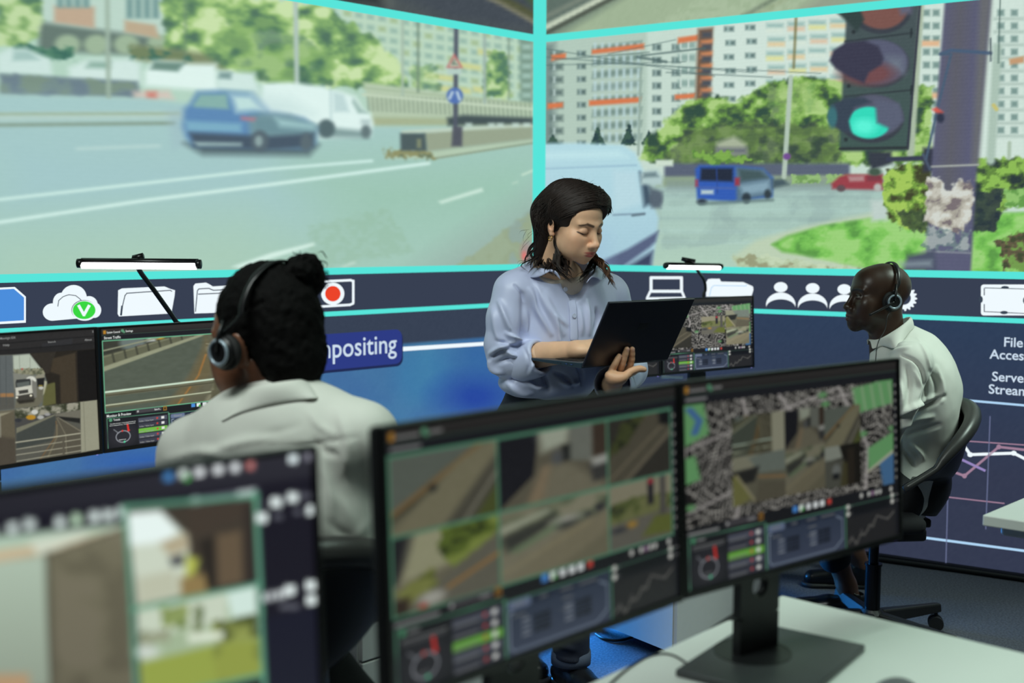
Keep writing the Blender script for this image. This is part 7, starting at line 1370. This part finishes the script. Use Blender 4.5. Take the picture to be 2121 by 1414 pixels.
# trousers and shoes
sd = SDF(); sd.cone(hipm, hipm + [-0.02, 0, 0.0], 0.155, 0.15, 0.05); knA = np.array([ankA[0] - 0.10, ankA[1] - 0.02, 0.50]); knB = np.array([ankB[0] - 0.14, ankB[1] + 0.0, 0.50])
sd.chain([hipm + [0, -0.09, -0.02], knA, ankA + [-0.045, 0, 0.10]], [0.09, 0.068, 0.058], 0.03); sd.chain([hipm + [0, 0.09, -0.02], knB, ankB + [-0.045, 0, 0.13]], [0.09, 0.068, 0.058], 0.03)
cloth('trousers', sd, 0.009, trouser, pm_, (), 0.006, 12, seed=6)
shoe('shoe', (ankA[0] + 0.085, ankA[1] - 0.01), (ankA[0] - 0.205, ankA[1] + 0.03), pm_, top=0.085); shoe('shoe', (ankB[0] + 0.085, ankB[1]), (ankB[0] - 0.205, ankB[1] + 0.02), pm_, top=0.085)
# ---- headset (worn, but a thing of its own)
hblk = mat('headset_black', (18, 18, 20), 0.38, noise=0.1); hpad = mat('headset_cushion', (14, 14, 15), 0.75, noise=0.2, bump=0.2, bscale=500); hring = mat('headset_ring', (150, 164, 176), 0.3, metal=0.3)
def headset(label, fr, lift=0.012, k=1.0, boom_side=1, tilt_back=0.018, mic=True, cable=None, hair=0.0):
    t = thing('headset', label, 'headset', fr.c, 0, 'call headsets'); W = fr.w; earx = 0.083 + hair * 0.6
    arc = [(earx + 0.010, 0.012, 0.030)] + [((earx + 0.004) * math.cos(a), tilt_back + 0.010 + 0.012 * math.sin(a), 0.045 + (0.083 + hair) * math.sin(a)) for a in np.linspace(0.12, PI - 0.12, 24)] + [(-earx - 0.010, 0.012, 0.030)]
    q = spline(arc, 50); V = []; G = []
    for i, p in enumerate(q):
        o = p - np.array([0, tilt_back, 0.045]); o[1] = 0; o = o / max(np.linalg.norm(o), 1e-6); w_ = 0.0085 if 12 < i < 38 else 0.0065; G.append([W(p + np.array([0, -w_, 0]) + o * 0.000), W(p + o * 0.0015), W(p + np.array([0, w_, 0]))])
    sheet('headband', G, hblk, t, 0.005)
    for s_ in (-1, 1):
        Rm = Matrix(np.column_stack([fr.R @ np.array([0, 1.0, 0]), fr.R @ np.array([0, 0, 1.0]), fr.R @ np.array([1.0, 0, 0])]).tolist()).to_4x4(); sg = s_
        def prof(p): return [(r_ * fr.k, z_ * sg * fr.k) for r_, z_ in p]
        c = W((s_ * (earx - 0.006), 0.012, -0.002))
        MB().lathe(prof([(0.018, 0.0), (0.031, 0.0), (0.034, 0.005), (0.034, 0.012), (0.028, 0.017), (0.012, 0.017)]), c, Rm, 36).build('ear_cushion', hpad, t, world=True, smooth=False)
        o = MB().lathe(prof([(0.028, 0.015), (0.029, 0.022), (0.025, 0.027), (0.010, 0.029), (0.002, 0.029)]), c, Rm, 36).build('ear_cup', hblk, t, world=True, smooth=False)
        n = 40; MB().tube([c + fr.R @ (np.array([s_ * 0.028, 0.0215 * math.cos(a), 0.0215 * math.sin(a)]) * fr.k) for a in np.linspace(0, 2 * PI, n)], 0.0034 * fr.k, 8, caps=False).build('ring', hring, o, world=True, smooth=True)
        MB().tube([W((s_ * (earx + 0.022), 0.012, 0.0)), W((s_ * (earx + 0.020), 0.014, 0.028)), W((s_ * (earx + 0.010), 0.018, 0.055))], [0.008, 0.0075, 0.006], 10, flat=0.6).build('slider', hblk, t, world=True, smooth=True)
    if mic:
        b0 = W((boom_side * (earx + 0.024), 0.010, -0.002)); b1 = W((boom_side * (earx + 0.020), -0.03, -0.026)); b2 = W((boom_side * (earx + 0.004), -0.066, -0.050)); o = MB().tube(spline([b0, b1, b2], 14), 0.0046, 10).build('microphone_boom', hblk, t, world=True, smooth=True)
    if cable is not None: MB().tube(spline(cable, 40), 0.0016, 6).build('cable', blackrub, t, world=True, smooth=True)
    return t
cb = [hm.w((0.084, 0.012, -0.034)), P(1838, 655, MY - 0.12), P(1833, 682, MY - 0.13), P(1820, 706, MY - 0.15), P(1815, 730, MY - 0.17), P(1812, 780, MY - 0.20)]
headset('black headset with a silver ring and microphone boom on the bald man', hm, cable=cb)
# ------------------------------------------------------------------ person with a hair bun, seen from behind
BY = 2.20
pb = thing('person', 'person with a black hair bun and white shirt, seen from behind', 'person', (P(600, 900, BY)[0], BY, 0))
hbn = place_head(math.radians(-121), math.radians(4), 0.0, 1.03, (0.078, 0.010, 0.0), P(487, 724, BY - 0.03))
S = head_sdf(True, False); V, F = build_mesh(S, 0.003, 1, (-0.095, -0.13, -0.21), (0.095, 0.125, 0.135))
SKB = (128, 84, 62)
cols = paint_skin(V, SKB, [(np.clip((V[:, 1] - 0.02) / 0.02, 0, 1) * np.clip((V[:, 2] + 0.09) / 0.03, 0, 1), (40, 30, 26), 0.75)])
bp_ = [(hbn.w(V), F, cols)]
nkb = hbn.w((0, 0.05, -0.16)); shLb = P(395, 925, BY - 0.02); shRb = P(765, 900, BY + 0.02)
shLb = P(402, 935, BY + 0.06); shRb = P(752, 905, BY - 0.06)
hipb = np.array([-0.475, BY, 0.60]); ctr = P(590, 880, BY)
sd = SDF(); sd.cone(nkb, P(590, 850, BY), 0.055, 0.07, 0.04); sd.ell(P(600, 980, BY), (0.13, 0.06, 0.13), 0.05); sd.cone(P(610, 980, BY), hipb, 0.08, 0.10, 0.05); sd.cone(P(592, 900, BY), shLb, 0.03, 0.03, 0.03); sd.cone(P(592, 900, BY), shRb, 0.03, 0.03, 0.03)
elLb = P(330, 1150, BY + 0.20); wrLb = np.array([-0.72, 2.66, 0.76]); elRb = P(820, 1080, BY + 0.10); wrRb = np.array([-0.40, 2.74, 0.76])
sd.chain([shLb, elLb, wrLb], [0.035, 0.033, 0.028], 0.02); sd.chain([shRb, elRb, wrRb], [0.035, 0.033, 0.028], 0.02)
V, F = build_mesh(sd, 0.009, 1); bp_.append((V, F, paint_skin(V, SKB, [])))
for wr, s_ in ((wrLb, -1), (wrRb, 1)):
    sd = SDF(); d = np.array([-0.6, 0.75, -0.05]); d /= np.linalg.norm(d); sv = np.array([d[1], -d[0], 0]); sd.cone(wr, wr + d * 0.08, 0.026, 0.034, 0.02)
    for k in range(4): b_ = wr + d * 0.085 + sv * (k - 1.5) * 0.019; finger(sd, [b_, b_ + d * 0.035 + [0, 0, 0.004], b_ + d * 0.062 + [0, 0, -0.012], b_ + d * 0.075 + [0, 0, -0.026]], 0.0095, 0.0075)
    b_ = wr + d * 0.03 - sv * s_ * 0.028; finger(sd, [b_, b_ + d * 0.03 - sv * s_ * 0.016, b_ + d * 0.055 - sv * s_ * 0.018 + [0, 0, -0.01]], 0.0115, 0.0085)
    V, F = build_mesh(sd, 0.004, 1); bp_.append((V, F, paint_skin(V, SKB, [])))
V, F, C_ = join(bp_); me = mesh_np('body', V, F, skinmat_m); set_attr(me, 'tint', C_); link('body', me, pb, True)
# hair: close cap and a bun of coils
def fuzzy(V, N, amp, sc): n = fbm(V[:, 0] * sc, V[:, 1] * sc, V[:, 2] * sc, 3) - 0.5; return V + N * (n * amp * 2)[:, None]
sd = SDF(); sd.ell((0, 0.026, 0.060), (0.084, 0.106, 0.100), 0.02); sd.ell((0, 0.078, 0.005), (0.068, 0.050, 0.075), 0.03); sd.cone((0, 0.075, -0.03), (0, 0.068, -0.080), 0.060, 0.048, 0.03); sd.ell((0, -0.120, -0.03), (0.085, 0.080, 0.10), 0.012, sub=True)
for x in (-1, 1): sd.ell((x * 0.090, -0.020, -0.060), (0.036, 0.058, 0.075), 0.014, sub=True)
V, F = build_mesh(sd, 0.0042, 1); V = fuzzy(V, vnormals(V, F), 0.0045, 85)
# combed partings
pt = np.minimum(np.abs(V[:, 2] - (0.045 + 0.35 * (V[:, 1] + 0.03))) , 1); sel = (V[:, 0] > 0.03) * (V[:, 1] > -0.06) * (V[:, 1] < 0.08); V = V - vnormals(V, F) * (np.exp(-(pt / 0.004) ** 2) * sel * 0.005)[:, None]
hb_ = MB(); hb_.add(hbn.w(V), F.tolist())
hairB = hb_.build('hair', hairm_dark, pb, world=True, smooth=True)
sd = SDF(); bc = P(631, 570, BY + 0.03); kk = BY / FOC
for dx, dy, dz, r_ in ((0, 0, 0, 33), (-12, -20, 0, 24), (12, -22, 0.0, 25), (18, 4, 0.01, 24), (-14, 16, 0.01, 26), (10, 24, 0, 24), (26, 14, 0.0, 15), (2, -8, -0.03, 24), (-18, -4, -0.02, 20)): sd.ball(bc + np.array([dx * kk, dz, -dy * kk]), r_ * kk, 0.010)
V, F = build_mesh(sd, 0.0035, 1); V = fuzzy(V, vnormals(V, F), 0.007, 70); bun = link('hair_bun', mesh_np('hair_bun', V, F, hairm_dark), hairB, True)
m = MB(); r = random.Random(9); tufts = []
for k in range(150):
    c0 = bc + np.array([r.gauss(0, 14), 0, r.gauss(0, 16)]) * kk + [0, r.uniform(-0.03, 0.03), 0]; d = np.array([r.gauss(0, 1), r.gauss(0, 1), r.gauss(0, 1)]); d /= np.linalg.norm(d); a = c0 + d * 24 * kk; tufts.append([c0, a, a + np.array([r.gauss(0, 7), 0, r.gauss(0, 7)]) * kk + d * 6 * kk])
for k in range(40): a = P(r.uniform(655, 672), r.uniform(560, 592), BY + 0.05); tufts.append([a, a + np.array([r.uniform(2, 10), 0, r.gauss(0, 4)]) * kk, a + np.array([r.uniform(6, 16), 0, r.gauss(-6, 5)]) * kk])
strands(m, tufts, 0.0012, 5); m.build('loose_curls', hairm_dark, hairB, world=True, smooth=True)
# shirt
sd = SDF(); sd.ell(P(585, 945, BY), (0.185, 0.115, 0.155), 0.05, rot(-0.25)); sd.ell(P(640, 1060, BY), (0.150, 0.125, 0.17), 0.06); sd.cone(P(650, 1060, BY), hipb + [0.04, 0, 0.04], 0.135, 0.12, 0.05); sd.cone(P(583, 880, BY + 0.0), shLb, 0.060, 0.062, 0.06); sd.cone(P(597, 878, BY), shRb, 0.064, 0.062, 0.06); sd.ell(P(720, 1145, BY - 0.02), (0.075, 0.11, 0.035), 0.03)
sd.cone(nkb, nkb + (nkb - P(592, 900, BY)) * 0.8, 0.062, 0.070, 0.006, sub=True)
sd.chain([shLb, elLb, wrLb * 0.8 + elLb * 0.2], [0.064, 0.062, 0.046], 0.03); sd.chain([shRb, P(775, 1000, BY + 0.02), elRb, wrRb * 0.8 + elRb * 0.2], [0.064, 0.060, 0.058, 0.046], 0.03)
folds = [([(480, 915), (560, 898), (620, 880)], -0.002, 6), ([(430, 940), (500, 915), (560, 905)], 0.006, 8), ([(640, 850), (660, 880), (690, 900)], 0.004, 6), ([(650, 910), (675, 935), (700, 942)], -0.006, 5), ([(700, 850), (720, 920), (712, 980)], 0.004, 7), ([(560, 925), (640, 920), (740, 905)], -0.004, 3), ([(740, 910), (752, 960), (748, 1010)], -0.003, 7), ([(700, 930), (716, 955), (722, 985)], 0.003, 6), ([(690, 1020), (720, 1060), (742, 1110)], 0.003, 9), ([(680, 1080), (710, 1105), (745, 1125)], -0.003, 7), ([(690, 1130), (730, 1120), (765, 1080)], 0.003, 8), ([(755, 1000), (765, 1050), (770, 1100)], -0.003, 8), ([(665, 960), (680, 1010), (690, 1060)], 0.005, 8), ([(350, 950), (420, 935), (470, 950)], 0.006, 8)]
folds = [(p_, a_ * 0.6, w_ * 1.5) for p_, a_, w_ in folds]
shirtB = cloth('shirt', sd, 0.0055, shirt_white, pb, folds, 0.005, 12, (1, 1, 0.7), 9.0)
leaf([(640, 796, 2.28), (643, 788, 2.23), (633, 784, 2.18), (610, 785, 2.135), (570, 790, 2.12), (535, 797, 2.13), (507, 809, 2.17), (488, 828, 2.22)], [(668, 842, 2.30), (672, 834, 2.23), (661, 828, 2.16), (625, 831, 2.105), (585, 836, 2.085), (537, 846, 2.09), (490, 860, 2.13), (456, 878, 2.20)], shirtB)
# trousers, shoes
sd = SDF(); fw = np.array([-0.42, 0.907, 0]); sdv = np.array([0.907, 0.42, 0]); sd.ball(hipb, 0.135, 0.05)
for s_ in (-1, 1): kn = hipb + fw * 0.42 + sdv * 0.10 * s_ + [0, 0, 0.0]; an = kn + fw * -0.02 + [0, 0, -0.42]; an[2] = 0.11; sd.chain([hipb + sdv * 0.09 * s_, kn, an], [0.088, 0.066, 0.052], 0.03); shoe('shoe', an - fw * 0.08, an + fw * 0.19, pb, top=0.085)
cloth('trousers', sd, 0.009, trouser, pb, (), 0.006, 12, seed=8)
headset('black headset with a pale ring on the person with the hair bun', hbn, mic=False, hair=0.029, tilt_back=0.042)
chairB = chair('black office chair under the person with the hair bun', (-0.475, hipb[1] - 0.01), 0.433, 0.505, base_turn=0.4)
# ------------------------------------------------------------------ lamps of the room and added fill lamps
def area(name, loc, target, sx, sy, power, rgb, spread=PI):
    l = bpy.data.lights.new(name, 'AREA'); l.shape = 'RECTANGLE'; l.size = sx; l.size_y = sy; l.energy = power; l.color = tuple(lin(rgb)); l.spread = spread
    o = bpy.data.objects.new(name, l); COL.objects.link(o); o.location = loc
    o.rotation_euler = (Vector(target) - Vector(loc)).to_track_quat('-Z', 'Y').to_euler(); return o
area('ceiling_light_right', (2.5, 3.3, 2.85), (1.3, 3.6, 0.6), 0.8, 0.6, 8.5, (224, 250, 236), 1.2)
area('ceiling_light_desk', (0.9, 1.7, 2.9), (0.85, 1.6, 0.0), 1.3, 1.0, 10.5, (220, 252, 234), 1.7)
area('ceiling_light_left', (-0.9, 1.3, 2.9), (0.0, 3.0, 0.9), 1.0, 0.6, 52, (234, 246, 240))
area('fill_light_middle', (0.15, 1.9, 2.9), (0.2, 3.3, 0.9), 0.6, 0.5, 2.4, (240, 246, 240), 1.0)  # unseen fill lamp, added to brighten the woman's front
area('blue_floor_fill', (-0.25, 4.75, 0.30), (0.6, 3.7, 0.0), 0.6, 0.15, 34, (50, 150, 245), 1.25)  # unseen lamp added to boost the left display's blue glow on the carpet
w = bpy.data.worlds.new('world'); SC.world = w; w.use_nodes = True
w.node_tree.nodes['Background'].inputs['Color'].default_value = (0.5, 0.55, 0.6, 1); w.node_tree.nodes['Background'].inputs['Strength'].default_value = 0.06
